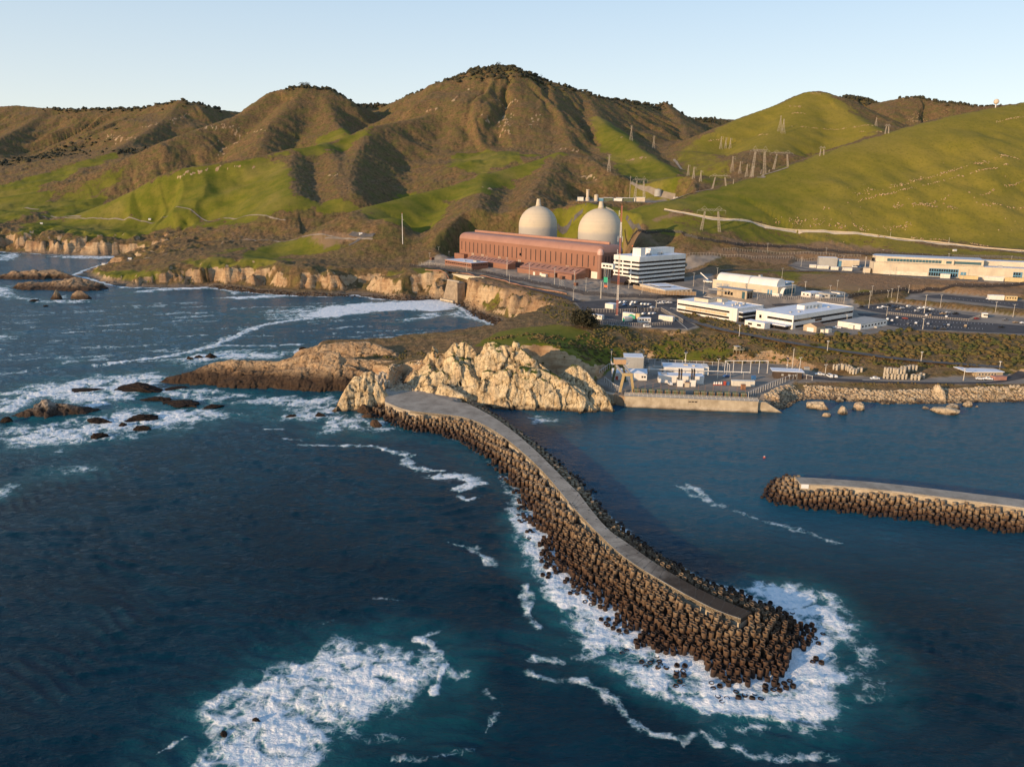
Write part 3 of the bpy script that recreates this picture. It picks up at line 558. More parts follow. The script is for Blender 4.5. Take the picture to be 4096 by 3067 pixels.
# foam patches (outline, density, softness in metres) and foam streaks (line, width, density)
blobs = [
 ([('L',270,1199),('L',300,1060),('L',380,880),('L',560,740),('L',720,680),('L',880,640),('L',960,560),('L',1060,560),('L',1180,560),('L',1300,520),('L',1400,540),('L',1500,540),('L',1590,600),('L',1600,680),('L',1540,730),('L',1500,790),('L',1380,860),('L',1200,930),('L',1080,1000),('L',1020,1080),('L',950,1199),('L',900,1260),('L',240,1260)],.86,4.5),
 ([('L',900,560),('L',960,480),('L',1060,460),('L',1180,500),('L',1100,570)],.52,3),
 ([('L',1150,990),('L',1250,960),('L',1300,1040),('L',1240,1100),('L',1160,1080)],.48,4),
 # wash round the head of the breakwater
 ([('K',230,160),('K',300,180),('K',420,400),('K',560,540),('K',800,760),('K',960,930),('K',1180,1060),('K',1500,1110),('K',1750,1090),('K',1860,880),('K',1840,760),('K',1700,660),('K',1560,600),('K',1440,560),('K',1600,535),('K',1850,560),('K',1980,650),('K',2090,760),('K',2040,820),('K',1990,930),('K',2010,1080),('K',2020,1200),('K',1960,1270),('K',1750,1300),('K',1500,1290),('K',1300,1250),('K',1100,1190),('K',950,1120),('K',800,1010),('K',700,900),('K',560,780),('K',400,610),('K',310,450),('K',250,300)],.95,2.6),
 ([('K',1280,1250),('K',1500,1290),('K',1750,1300),('K',1960,1270),('K',1990,1330),('K',1800,1370),('K',1500,1340),('K',1330,1300)],.55,3),
 ([('K',2000,820),('K',2100,780),('K',2212,900),('K',2230,1050),('K',2212,1160),('K',2120,1160),('K',2050,1080)],.50,4),
 ([('K',1740,520),('K',1900,560),('K',2060,680),('K',2110,780),('K',1980,650)],.6,3),
 ([('K',480,850),('K',620,780),('K',760,920),('K',600,910)],.45,5),
 # rocks on the left
 ([('J',-60,1000),('J',60,900),('J',300,840),('J',500,820),('J',750,780),('J',980,780),('J',1040,830),('J',1010,870),('J',830,900),('J',720,980),('J',560,990),('J',300,930),('J',100,1010)],.80,6),
 ([('J',-60,1130),('J',200,1120),('J',420,1090),('J',720,1010),('J',900,1000),('J',1300,1000),('J',1500,1030),('J',1250,1090),('J',1000,1140),('J',700,1180),('J',400,1240),('J',100,1240),('J',-60,1180)],.72,6),
 ([('J',1000,870),('J',1300,880),('J',1600,920),('J',1950,925),('J',2120,930),('J',2110,1020),('J',1900,1040),('J',1700,980),('J',1400,960),('J',1000,930)],.60,5),
 ([('J',1750,1080),('J',1850,1010),('J',2100,1010),('J',2208,1080),('J',2208,1110),('J',2000,1090),('J',1900,1060)],.62,4),
 ([('I',0,600),('I',70,620),('I',80,740),('I',200,770),('I',320,850),('I',150,860),('I',0,900),('I',-40,700)],.72,4),
 ([('I',200,740),('I',440,800),('I',560,870),('I',420,880),('I',300,860)],.62,3),
 ([('J',1100,690),('J',1250,650),('J',1400,630),('J',1700,650),('J',1900,620),('J',1920,650),('J',1700,690),('J',1400,690),('J',1200,740),('J',1130,710)],.70,5),
 ([('J',-40,230),('J',60,225),('J',80,290),('J',300,320),('J',550,310),('J',560,330),('J',300,335),('J',60,300),('J',-40,290)],.72,4),
 ([('J',380,290),('J',430,285),('J',430,300),('J',390,305)],.8,2),
 ([('J',820,270),('J',900,255),('J',1150,235),('J',1350,232),('J',1450,250),('J',1350,245),('J',1150,248),('J',900,268)],.82,3),
 ([('J',1420,255),('J',1520,275),('J',1480,280)],.8,4),
 ([('J',1330,305),('J',1500,295),('J',1700,285),('J',1930,285),('J',1800,295),('J',1600,310)],.80,3),
 # surf off the discharge
 ([('B',-60,1640),('B',0,1622),('B',200,1600),('B',400,1590),('B',600,1580),('B',720,1570),('B',780,1560),('B',835,1565),('B',840,1600),('B',820,1630),('B',700,1650),('B',500,1640),('B',300,1650),('B',0,1690),('B',-100,1690)],1.25,5),
 ([('J',1650,385),('J',1900,360),('J',2208,340),('J',2208,400),('J',2050,430),('J',1850,440),('J',1700,430)],.55,10),
 ([('A',0,1290),('A',120,1285),('A',130,1300),('A',50,1330),('A',0,1330)],.75,6),
 ([('A',300,1300),('A',500,1298),('A',830,1302),('A',830,1310),('A',600,1318),('A',400,1312)],.75,5),
 ([('I',1480,770),('I',1560,755),('I',1740,790),('I',1640,815),('I',1520,815)],.55,2.5),
 ([('J',240,1440),('J',330,1380),('J',540,1370),('J',560,1400),('J',400,1430)],.52,4),
 ([('J',-20,1540),('J',140,1465),('J',140,1475),('J',0,1560)],.5,3),
 ([('J',350,710),('J',430,695),('J',510,695),('J',500,708),('J',400,722)],.68,3),
 ([('J',-40,540),('J',30,530),('J',60,545),('J',0,560)],.6,5),
 ([('D',-300,1330),('D',60,1220),('D',200,1240),('D',330,1200),('D',600,1330),('D',780,1370),('D',800,1390),('D',640,1350),('D',400,1280),('D',200,1260)],.62,4),
 ([('I',380,260),('I',620,255),('I',920,255),('I',900,275),('I',520,285)],.72,3),
]
streaks = [
 ([('J',2208,400),('J',1900,435),('J',1700,465),('J',1580,500),('J',1450,560),('J',1350,600),('J',1250,630),('J',1100,665),('J',900,690),('J',640,725)],5.5,.80),
 ([('J',1300,610),('J',1420,602),('J',1700,605),('J',1900,592)],3.5,.70),
 ([('I',0,970),('I',200,980),('I',370,985),('I',450,1020),('I',560,1040),('I',650,1050)],2.2,.66),
 ([('I',640,1050),('I',590,1085),('I',640,1140),('I',760,1160),('I',900,1165)],2.6,.68),
 ([('I',820,1200),('I',930,1190),('I',1010,1200),('I',1100,1250),('I',1130,1265),('I',1060,1275),('I',990,1290)],4.2,.76),
 ([('I',980,1290),('I',990,1340),('I',1040,1375),('I',1100,1365)],2.2,.68),
 ([('K',0,345),('K',50,380),('K',100,425)],2.0,.62),([('K',285,545),('K',300,620),('K',290,700),('K',340,760)],1.7,.60),([('K',-150,300),('K',0,340)],.9,.55),
 ([('K',310,1030),('K',440,1075),('K',600,1065),('K',690,1120),('K',800,1210),('K',880,1310),('K',1000,1370),('K',1150,1385),('K',1250,1370),('K',1350,1410)],1.7,.52),
 ([('K',320,950),('K',470,965)],1.8,.5),([('K',1450,1430),('K',1500,1480),('K',1700,1495),('K',1900,1480),('K',2040,1500)],1.6,.48),
 ([('G',980,1450),('G',1060,1480),('G',1150,1550),('G',1240,1560)],1.8,.55),([('G',1090,1440),('G',1170,1480),('G',1240,1530),('G',1300,1580),('G',1360,1640),('G',1450,1640)],2.2,.58),
 ([('K',1200,0),('K',1300,70),('K',1400,120),('K',1500,150),('K',1600,190),('K',1800,240),('K',2000,310)],2.0,.48),
 ([('J',1670,1128),('J',1770,1130)],1.6,.62),([('J',1890,1230),('J',2208,1228)],1.8,.58),([('J',1800,1190),('J',1900,1200)],1.6,.5),([('L',40,1120),('L',200,1030)],1.2,.5),([('L',1520,470),('L',1610,445)],.8,.55),([('L',960,410),('L',1010,390)],.8,.5),([('L',1850,1010),('L',1950,860),('L',1860,780)],1.2,.45),([('L',1350,1160),('L',1500,1165),('L',1780,1110)],1.3,.45),
 ([('L',1240,270),('L',1400,280)],.9,.42),([('L',1480,490),('L',1560,520),('L',1640,640),('L',1590,720),('L',1570,790)],1.6,.72),
]
M = np.zeros(VX.shape); Q = np.zeros(VX.shape)
wob = fbm(VX / 14, VY / 14, 601, 4); wob2 = fbm(VX / 4, VY / 4, 602, 3)
def rows_of(P, mrg):
    ys = [q[1] for q in P]; i0, i1 = np.searchsorted(sr, [max(120, min(ys) - mrg), max(ys) + mrg]); return slice(max(0, i0 - 1), min(len(sr), i1 + 1))
swx = VX + fbm(VX / 11, VY / 11, 660, 3) * 9; swy = VY + fbm(VX / 11, VY / 11, 661, 3) * 9
patchy = .93 + 1.15 * fbm(swx / 8.5, swy / 8.5, 662, 4) - .28 * sstep(.26, .0, np.abs(fbm(swx / 17, swy / 17, 663, 3)))
patchy = np.clip(patchy, .30, 1.15)
for pts, dens, soft in blobs:
    P = Wz(pts); s_ = rows_of(P, soft * 4 + 20)
    s = sdf_poly(VX[s_], VY[s_], P) + wob[s_] * soft * 2.2 + wob2[s_] * soft * .9
    M[s_] = np.maximum(M[s_], min(1, dens * 1.12) * (.62 * sstep(-soft * 1.5, soft * .5, s) + .38 * sstep(-soft * .3, soft * 2.4, s)) * np.clip(patchy[s_] + max(0, dens - .9) * .8, 0, 1.2))
    Q[s_] = np.maximum(Q[s_], sstep(-soft * 4.5, soft * 1.0, s) * min(1, dens * 1.1))
for pts, wd, dens in streaks:
    P = Wz(pts); s_ = rows_of(P, wd * 3 + 10)
    d = seg_dist(VX[s_], VY[s_], P)[0]
    w_ = wd * np.clip(1 + fbm(VX[s_] / 9, VY[s_] / 9, 620, 3) * 1.4, .15, 2.4)
    M[s_] = np.maximum(M[s_], dens * .93 * sstep(w_ * 1.5, w_ * .2, d + wob2[s_] * wd * .9) * np.clip(.92 + fbm(VX[s_] / 5, VY[s_] / 5, 621, 3) * .9, .3, 1.15))
# surf line along the natural shore and the breakwaters
dc, _, pc, _ = seg_dist(VX, VY, coast)
open_c = np.array([1.0 if (i < 46) else .12 for i in range(len(coast))])
surf = np.interp(pc, np.arange(len(coast)), open_c)
M = np.maximum(M, .68 * surf * sstep(7, 1, dc + wob * 5 + wob2 * 1.5))
bt = np.abs(sdf_poly(VX[:430], VY[:430], toe)); bt = np.where(VX[:430] < 190, bt, 1e3)
hd = sstep(330, 250, VY[:430]); M[:430] = np.maximum(M[:430], (.30 + .62 * hd) * sstep(5 + 5 * hd, .5, bt + wob[:430] * 2.5 + wob2[:430]) * np.clip(patchy[:430] + .15, 0, 1) * (1 - .85 * sstep(-2, 6, hs[:430])))
inn = sdf_poly(VX[:430], VY[:430], toe); M[:430] = np.maximum(M[:430], .8 * hd * sstep(-1, 2, inn) * (VX[:430] < 190))
# drifting streaks of old foam in the left bay
bay = sdf_poly(VX, VY, Wz([('J',-300,500),('J',0,420),('J',500,360),('J',1000,320),('J',2208,330),('I',900,100),('I',800,230),('J',1900,600),('J',1200,740),('J',600,800),('J',-300,900)]))
u_ = VX * .95 + VY * .3; v_ = -VX * .3 + VY * .95
st_ = fbm(u_ / 46 + wob * .8, v_ / 10 + wob * .7, 640, 4)
M = np.maximum(M, .47 * sstep(.08, .36, st_) * sstep(-25, 20, bay))
tur = sdf_poly(VX, VY, Wz([('J',-60,1000),('J',500,800),('J',1040,820),('J',2120,920),('I',0,760),('I',330,860),('I',600,920),('I',200,960),('J',2100,1110),('J',1500,1080),('J',1000,1150),('J',300,1300),('J',-60,1250)]))
Q = np.maximum(Q, .85 * sstep(-12, 14, tur + wob * 12))
Q = np.maximum(Q, .5 * sstep(-8, 10, sdf_poly(VX, VY, Wz([('L',1000,1050),('L',1500,760),('L',1850,800),('L',1900,950),('L',1780,1110),('L',1400,1170),('L',1000,1190)])) + wob * 8))
Q = np.maximum(Q, .35 * sstep(-6, 8, sdf_poly(VX, VY, Wz([('I',420,880),('I',900,880),('I',1200,1050),('I',1400,1400),('I',1200,1300),('I',900,1020)])) + wob * 8))
lump = np.abs(fbm(VX / 3.1, VY / 3.1, 650, 3)) * 1.7 + np.abs(fbm(VX / 9, VY / 9, 651, 3)) * 1.5
VZ = VZ * (1 - .3 * M) + sstep(.5, .95, M) * (lump - .25) * .26 * np.clip(500 / VY, 0, 1) * 1.5
warm_shallow = sstep(-14, 18, sdf_poly(VX, VY, Wz([('I',1280,770),('I',1450,830),('I',1600,860),('I',2100,740),('G',2000,750),('G',1700,800),('G',400,800),('I',1900,860),('I',1500,960)])) + wob * 10)
m_sea, nt, b = new_mat('sea water and foam'); N = NT(nt); p = N.pos()
fo = N.attr('foam'); tq = N.attr('turq')
warp = nt.nodes.new('ShaderNodeVectorMath'); warp.operation = 'MULTIPLY_ADD'
wn = nt.nodes.new('ShaderNodeTexNoise'); wn.inputs['Scale'].default_value = .22; wn.inputs['Detail'].default_value = 4; N.link(p, wn.inputs['Vector'])
N.link(wn.outputs[1], warp.inputs[0]); warp.inputs[1].default_value = (5, 5, 0); N.link(p, warp.inputs[2]); wp = warp.outputs[0]
e1 = N.voro(wp, .23, 'DISTANCE_TO_EDGE', 0); e2 = N.voro(wp, .75, 'DISTANCE_TO_EDGE', 0)
web = N.math('MAXIMUM', N.smooth(e1, .16, .0), N.math('MULTIPLY', N.smooth(e2, .2, .0), .75))
f1 = N.noise(wp, .24, 7, .66, .8); f2 = N.noise(p, 1.7, 4, .65)
tex = N.math('ADD', N.math('MULTIPLY', web, .24), N.math('ADD', N.math('MULTIPLY', f1, 1.06), N.math('MULTIPLY', f2, .34)))
raw = N.math('ADD', tex, N.math('MULTIPLY', fo, 1.12))
foam = N.math('MULTIPLY', N.smooth(raw, 1.12, 1.72), N.smooth(fo, .02, .22))
rip = N.noise(N.vscale(p, (.55, 1.25, 1), (0, 0, R(-8))), .95, 5, .66, .3); rip2 = N.noise(N.vscale(p, (.7, 1.3, 1), (0, 0, R(14))), .23, 4, .6, .4)
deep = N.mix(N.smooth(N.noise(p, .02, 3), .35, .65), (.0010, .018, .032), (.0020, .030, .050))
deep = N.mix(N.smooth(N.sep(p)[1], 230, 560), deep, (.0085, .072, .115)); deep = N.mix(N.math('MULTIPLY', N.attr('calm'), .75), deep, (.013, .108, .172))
wc = N.mix(N.math('MULTIPLY', tq, .85), deep, (.014, .115, .135))
wc = N.mix(N.math('MULTIPLY', N.attr('shallow'), .6), wc, (.035, .017, .008))
wc = N.mix(N.math('MULTIPLY', N.smooth(raw, .98, 1.3), N.math('MULTIPLY', N.smooth(fo, .1, .5), .55)), wc, (.06, .24, .27))
fcol = N.mix(N.smooth(N.noise(wp, .5, 6, .7), .30, .58), (.50, .66, .74), (.95, .94, .92))  # pale blue patches paint shade into the foam colour
col = N.mix(foam, wc, fcol)
N.link(col, b.inputs['Base Color']); b.inputs['IOR'].default_value = 1.22; b.inputs['Specular Tint'].default_value = (.22, .58, 1.0, 1); b.inputs['Specular IOR Level'].default_value = .42
N.link(N.math('ADD', N.math('MULTIPLY', foam, .6), .13), b.inputs['Roughness'])
bh = N.math('ADD', N.math('ADD', N.math('MULTIPLY', rip, .75), N.math('MULTIPLY', rip2, 1.1)), N.math('MULTIPLY', N.math('MULTIPLY', raw, N.smooth(fo, .2, .7)), .45))
N.link(N.bump(bh, .7, 1.0), b.inputs['Normal'])
si = np.arange(VX.size).reshape(VX.shape)
sq = np.stack([si[:-1, :-1], si[:-1, 1:], si[1:, 1:], si[1:, :-1]], -1).reshape(-1, 4)
# leave out the sea under the inland hills
gm = (ground(np.clip(VX, -1e9, 1e9), np.maximum(VY, Y0_)) > 6) & (VY > Y0_ + 30) & (VT > -.79) & (VT < .85)
kq = ~(gm[:-1, :-1] & gm[:-1, 1:] & gm[1:, 1:] & gm[1:, :-1]).ravel()
sea = mesh_obj('sea', np.stack([VX, VY, VZ], -1).reshape(-1, 3), sq[kq], m_sea, smooth=True, attrs={'foam': M, 'turq': Q, 'shallow': warm_shallow, 'calm': sstep(-20, 40, hs) * sstep(215, 300, VY)})
tag(sea, kind='structure')
# ---------------------------------------------------------------- crags and rocks
def rock_mat(name, pale, mid, dark, wet_z=3.2, green=True, wetcol=(.020, .012, .008), orange=.25):
    m, nt, b = new_mat(name); N = NT(nt); p = N.pos(); z = N.sep(p)[2]
    n1 = N.noise(p, .16, 6, .65); n2 = N.noise(p, .9, 5, .65)
    st = N.noise(N.vscale(p, (.25, .25, .9), (R(18), R(-12), 0)), .8, 5, .6)
    c = N.mix(N.smooth(n1, .32, .66), mid, pale)
    c = N.mix(N.math('MULTIPLY', N.smooth(N.noise(p, .07, 3), .52, .68), orange), c, (.42, .20, .09))
    c = N.mix(N.math('MULTIPLY', N.smooth(st, .52, .72), .45), c, dark)
    c = N.mix(N.math('MULTIPLY', N.smooth(n2, .55, .8), .5), c, dark)
    c = N.mix(N.math('MULTIPLY', N.attr('crack'), .85), c, tuple(q * .35 for q in dark))
    wv = nt.nodes.new('ShaderNodeVectorMath'); wv.operation = 'MULTIPLY_ADD'; nz = nt.nodes.new('ShaderNodeTexNoise'); nz.inputs['Scale'].default_value = .35; N.link(p, nz.inputs['Vector']); N.link(nz.outputs[1], wv.inputs[0]); wv.inputs[1].default_value = (3, 3, 3); N.link(N.vscale(p, (1, 1, .6), (R(14), R(8), 0)), wv.inputs[2])
    ck = N.voro(wv.outputs[0], .34, 'DISTANCE_TO_EDGE', 0); c = N.mix(N.math('MULTIPLY', N.smooth(ck, .055, .0), .7), c, tuple(q * .3 for q in dark))
    if green:
        up = N.sep(N.nrm())[2]
        g = N.math('MULTIPLY', N.smooth(N.math('ADD', up, N.math('MULTIPLY', N.math('SUBTRACT', n1, .5), .7)), .62, .8), N.attr('moss'))
        c = N.mix(g, c, N.mix(n2, (.03, .05, .008), (.085, .105, .018)))
    wz = N.math('SUBTRACT', z, N.math('MULTIPLY', N.math('SUBTRACT', n1, .5), 8.0))
    c = N.mix(N.math('MULTIPLY', N.smooth(wz, wet_z + (1.0 if wet_z < 3 else 3.2), wet_z - (1.2 if wet_z < 3 else 3.0)), .93), c, N.mix(n2, wetcol, tuple(q * 2.6 for q in wetcol)))
    N.link(c, b.inputs['Base Color']); b.inputs['Roughness'].default_value = .9; b.inputs['Specular IOR Level'].default_value = .2
    N.link(N.bump(N.math('ADD', n2, N.math('MULTIPLY', st, .8)), .8, .7), b.inputs['Normal'])
    return m
M_PALE = rock_mat('pale weathered headland rock', (.72, .57, .35), (.52, .38, .21), (.20, .135, .08), 1.6)
M_TAN = rock_mat('tan shore rock', (.58, .395, .22), (.36, .225, .12), (.11, .07, .04), 8.0)
M_FAR = rock_mat('ochre point rock', (.46, .33, .20), (.30, .20, .12), (.12, .075, .045), 4.5)
M_WHITE = rock_mat('guano whitened rock', (.50, .44, .37), (.22, .16, .11), (.07, .045, .03), 4.6, False)
M_DARK = rock_mat('dark wet reef rock', (.034, .022, .014), (.018, .011, .008), (.008, .006, .005), -3, False, orange=0)
M_BOULD = rock_mat('pale harbour boulder', (.62, .50, .34), (.42, .31, .19), (.16, .11, .065), 1.0, False)
def crag(name, label, cat, crests, mat, res, amp=1.0, k=1.2, zmin=-1.5, moss=None, cellsz=6.0, group=None, floor=None, margin=4):
    """rock body grown from its crest lines: (points, front slope, back slope, rounding)"""
    L = [(np.array([Pd(*q) for q in pts]), f, bk, rd) for pts, f, bk, rd in crests]
    allp = np.concatenate([l[0] for l in L])
    run = max((l[0][:, 2].max() + 2) / min(l[1], l[2]) for l in L) + margin
    xs = np.arange(allp[:, 0].min() - run, allp[:, 0].max() + run, res); ys = np.arange(allp[:, 1].min() - run, allp[:, 1].max() + run, res)
    Y, X = np.meshgrid(ys, xs, indexing='ij')
    wx = X + fbm(X / 9, Y / 9, 811, 3) * 2.2 * amp; wy = Y + fbm(X / 9, Y / 9, 812, 3) * 2.2 * amp
    H = np.full(X.shape, -50.0)
    for P, f, bk, rd in L:
        d, arc, par, side = seg_dist(wx, wy, P)
        hz = np.interp(par, np.arange(len(P)), P[:, 2])
        # in front of the crest line (towards the viewer)
        sl = np.where(side > 0, f, bk)
        gully = np.abs(noise2(arc / 6.5, d / 40, 830)) + .5 * np.abs(noise2(arc / 2.7, d / 20, 831))
        h = hz - sl * (np.sqrt(d * d + rd * rd) - rd) - np.clip(.34 - gully, 0, 1) * np.clip(d * .3, 0, 2.6) * amp
        H = smax(H, h, k)
    # blocky facets and joints
    f1, f2, cid, o1 = cell3(X / cellsz + fbm(X / 8, Y / 8, 840, 2), Y / cellsz, H / (cellsz * 1.5), 850, True)
    g1, g2, cid2, o2 = cell3(X / (cellsz * .36), Y / (cellsz * .36), H / (cellsz * .5), 860, True)
    joint = sstep(.07, .0, f2 - f1); joint2 = sstep(.09, .0, g2 - g1)
    dzy, dzx = np.gradient(H, res); nl = np.sqrt(1 + dzx ** 2 + dzy ** 2); nx, ny, nz = -dzx / nl, -dzy / nl, 1 / nl
    steep = sstep(.15, .55, 1 - nz)
    disp = ((cid - .5) * cellsz * .22 + o1 * cellsz * .55 + (cid2 - .5) * cellsz * .05 + o2 * cellsz * .12 - joint * 1.3 - joint2 * .3 + fbm3(X / 2.2, Y / 2.2, H / 2.2, 870, 3) * .32) * amp * (.35 + .65 * steep)
    V = np.stack([X + nx * disp, Y + ny * disp, H + nz * disp], -1)
    idx = np.arange(X.size).reshape(X.shape)
    q = np.stack([idx[:-1, :-1], idx[:-1, 1:], idx[1:, 1:], idx[1:, :-1]], -1).reshape(-1, 4)
    low = np.full(X.shape, zmin) if floor is None else np.maximum(zmin, floor(X, Y))
    ok = (H > low); kq = (ok[:-1, :-1] | ok[:-1, 1:] | ok[1:, 1:] | ok[1:, :-1]).ravel()
    q = q[kq]; used = np.unique(q); remap = np.zeros(X.size, int); remap[used] = np.arange(len(used))
    vv = V.reshape(-1, 3)[used]; crack = np.clip(joint * .9 + joint2 * .35, 0, 1).ravel()[used]
    ms = np.zeros(X.shape) if moss is None else moss(X, Y, H, joint)
    o = mesh_obj(name, vv, remap[q], mat, attrs={'crack': crack, 'moss': ms.ravel()[used]})
    return tag(o, label, cat, group)
def moss_main(X, Y, H, j): return np.clip(sstep(-.25, .1, fbm(X / 11, Y / 11, 880, 3)) * sstep(9, 17, H) + j * .5 * sstep(10, 16, H), 0, 1)
def below_ground(X, Y): return np.where(ground(X, np.maximum(Y, 390)) > 3, ground(X, np.maximum(Y, 390)) - 1.5, -2)
crag('headland_crag', 'big pale cracked headland crag between the concrete plaza and the harbour', 'rock', [
 ([('I',775,400,441),('I',775,330,446),('I',790,245,447),('I',828,292,446),('I',880,300,446),('I',920,246,446),('I',962,212,446),('I',990,228,446),('I',1030,208,446),('I',1075,262,445),('I',1110,312,444)],1.7,1.1,.6),
 ([('I',1150,300,443),('I',1195,216,443),('I',1260,213,443),('I',1330,240,441),('I',1380,256,440),('I',1405,207,440),('I',1430,250,439),('I',1490,300,437),('I',1600,380,433),('I',1700,470,429),('I',1800,515,425),('I',1880,570,421),('I',1950,650,417)],1.55,1.0,.8),
 ([('I',800,430,434),('I',880,385,436),('I',960,350,437),('I',1040,380,436),('I',1090,470,430)],1.7,1.0,.8),
 ([('I',1180,480,427),('I',1290,420,428),('I',1420,400,428),('I',1560,410,427),('I',1680,450,425),('I',1780,510,422),('I',1880,600,417)],1.75,1.0,1.0),
 ([('I',850,520,426),('I',940,560,423),('I',1010,600,419)],1.6,1.0,.8)], M_PALE, .42, 1.0, 1.0, moss=moss_main, cellsz=8.5)
crag('outcrop', 'grey pale outcrop leaning beside the intake yard access road', 'rock', [
 ([('I',1800,400,440),('I',1830,380,440),('I',1870,385,440),('I',1940,450,436),('I',1990,510,432),('I',2030,550,429)],1.3,1.2,.6)], M_PALE, .5, .8, .8, moss=moss_main, cellsz=4, floor=below_ground)
crag('twin_rock', 'split pale rock standing in the water next to the intake wall', 'rock', [
 ([('I',1968,600,420),('I',1985,582,420),('I',2000,640,419)],2.4,2.0,.5),([('I',2012,582,420),('I',2040,590,420),('I',2075,620,418),('I',2110,680,416)],1.9,1.8,.5)], M_PALE, .4, .8, .5, cellsz=4)
crag('rock_peninsula', 'long low tan rock peninsula tapering into the surf', 'rock', [
 ([('J',1060,803,468),('J',1130,785,469),('J',1200,762,470),('J',1330,712,473),('J',1480,690,475),('J',1600,697,476),('J',1750,700,476),('J',1850,678,474),('J',1950,652,474),('J',2050,640,474),('J',2150,652,474),('I',30,298,474),('I',200,340,474),('I',400,345,475),('I',560,362,473),('I',690,350,468),('I',760,340,455)],.80,.9,1.2),
 ([('J',1500,760,463),('J',1700,770,464),('J',1900,740,463),('J',2050,760,462),('J',2180,800,459)],.8,.6,1.5),
 ([('I',20,400,462),('I',120,380,464),('I',250,420,462),('I',330,460,455)],.9,.7,1.0),
 ([('I',480,420,462),('I',600,420,462),('I',700,400,458)],.9,.7,1.0)], M_TAN, .55, 1.1, 1.2, moss=lambda X, Y, H, j: sstep(9, 13, H) * sstep(-40, -20, X) , cellsz=6, floor=lambda X, Y: np.where((X > Pz('I',440,600,6)[0]) & (Y < 452), 6.5, -1.5))
crag('rock_hump', 'rounded tan rock hump behind the grassy neck of the peninsula', 'rock', [
 ([('J',1930,622,505),('J',2050,590,507),('I',0,232,508),('I',100,222,508),('I',200,214,508),('I',300,217,508),('I',400,240,506),('I',480,275,503)],.9,.8,3.0)], M_TAN, .6, .8, 1.5, cellsz=6)
crag('pyramid_rock', 'two lobed pale pyramid rock at the root of the breakwater', 'rock', [
 ([('I',105,655,410),('I',140,590,412),('I',185,515,416),('I',225,466,418),('I',248,472,418)],1.75,1.6,.9),
 ([('I',285,445,420),('I',330,432,420),('I',365,480,420),('I',395,520,419),('I',425,575,418),('I',435,640,415)],1.7,1.6,.9)], M_PALE, .4, .9, .7, cellsz=5)
crag('point_rock', 'ochre layered rock point below the grassy headland tip', 'rock', [
 ([('J',45,270,868),('J',110,212,878),('J',200,196,880),('J',300,203,880),('J',400,186,882),('J',480,168,884),('J',560,186,884),('J',640,215,884),('J',700,250,882),('J',760,282,880)],.45,.8,2),([('J',60,262,866),('J',120,240,866),('J',200,226,866),('J',300,240,866),('J',420,228,866),('J',500,215,868),('J',600,235,868),('J',690,268,868)],.42,.6,1.5)], M_FAR, 1.0, 1.4, 1.5, cellsz=9)
crag('point_rock', 'low grey rock shelf behind the ochre rock point', 'rock', [
 ([('J',-60,165,958),('J',0,160,960),('J',80,135,965),('J',250,126,970),('J',350,122,975),('J',430,150,970),('J',470,170,960)],.7,.7,2)], M_FAR, 1.2, 1.4, 1.5, cellsz=9)
crag('sea_rock', 'large guano whitened sea rock ringed by surf on the left', 'rock', [
 ([('J',20,1075,386),('J',60,1050,388),('J',150,1010,391),('J',240,972,394),('J',262,945,396),('J',300,942,396),('J',345,962,397),('J',430,970,398),('J',520,985,400),('J',630,1002,404)],.85,.8,.8)], M_WHITE, .45, 1.0, 1.0, cellsz=4.5)
def boulder(name, label, c, cx, cy, w, h, mat, seed, flat=1.0, depth=.8, group=None, zc=None, rough=1.0, spike=1.0):
    o_, _, s_ = CROP[c]; 
    B_ = Pz(c, cx, cy + h * .35, 0) if zc is None else np.array(zc, float)
    if zc is None:
        rng = np.hypot(B_[1], 120) * 1.0
        sc = rng / FPX / s_
    else: sc = 1.0
    rx = w * sc / 2; rz = h * sc * .62 * flat; ry = max(rx * depth * .6, rz)
    bm = bmesh.new(); bmesh.ops.create_icosphere(bm, subdivisions=4 if rx > 1.2 else 3, radius=1)
    v = np.array([q.co for q in bm.verts]); f = [tuple(q.index for q in p.verts) for p in bm.faces]; bm.free()
    rnd = np.random.RandomState(seed)
    v2 = v * (1 + .30 * fbm3(v[:,0]*1.3+seed, v[:,1]*1.3, v[:,2]*1.3, seed, 3)[:, None])
    for _ in range(9):                       # knock flat facets off
        n = rnd.normal(size=3); n /= np.linalg.norm(n); dcut = rnd.uniform(.55, .9)
        ex = np.clip(v2 @ n - dcut, 0, None); v2 = v2 - ex[:, None] * n * .85
    v2 = v2 * (1 + (.34 if mat is M_DARK else .13) * rough * (fbm3(v[:,0]*4+seed, v[:,1]*4, v[:,2]*4, seed + 3, 4) - (.15 if mat is M_DARK else 0))[:, None])
    v2[:, :2] *= (1 - .35 * spike * np.clip(v2[:, 2], 0, 1))[:, None]
    v2 *= (rx, ry, rz * 1.25)
    o = mesh_obj(name, v2, f, mat, attrs={'crack': np.zeros(len(v)), 'moss': np.zeros(len(v))})
    o.location = (B_[0], B_[1] + ry * .5, B_[2] if zc is not None else rz * .15); o.rotation_euler = (0, 0, rnd.uniform(-.4, .4))
    return tag(o, label, 'rock', group)
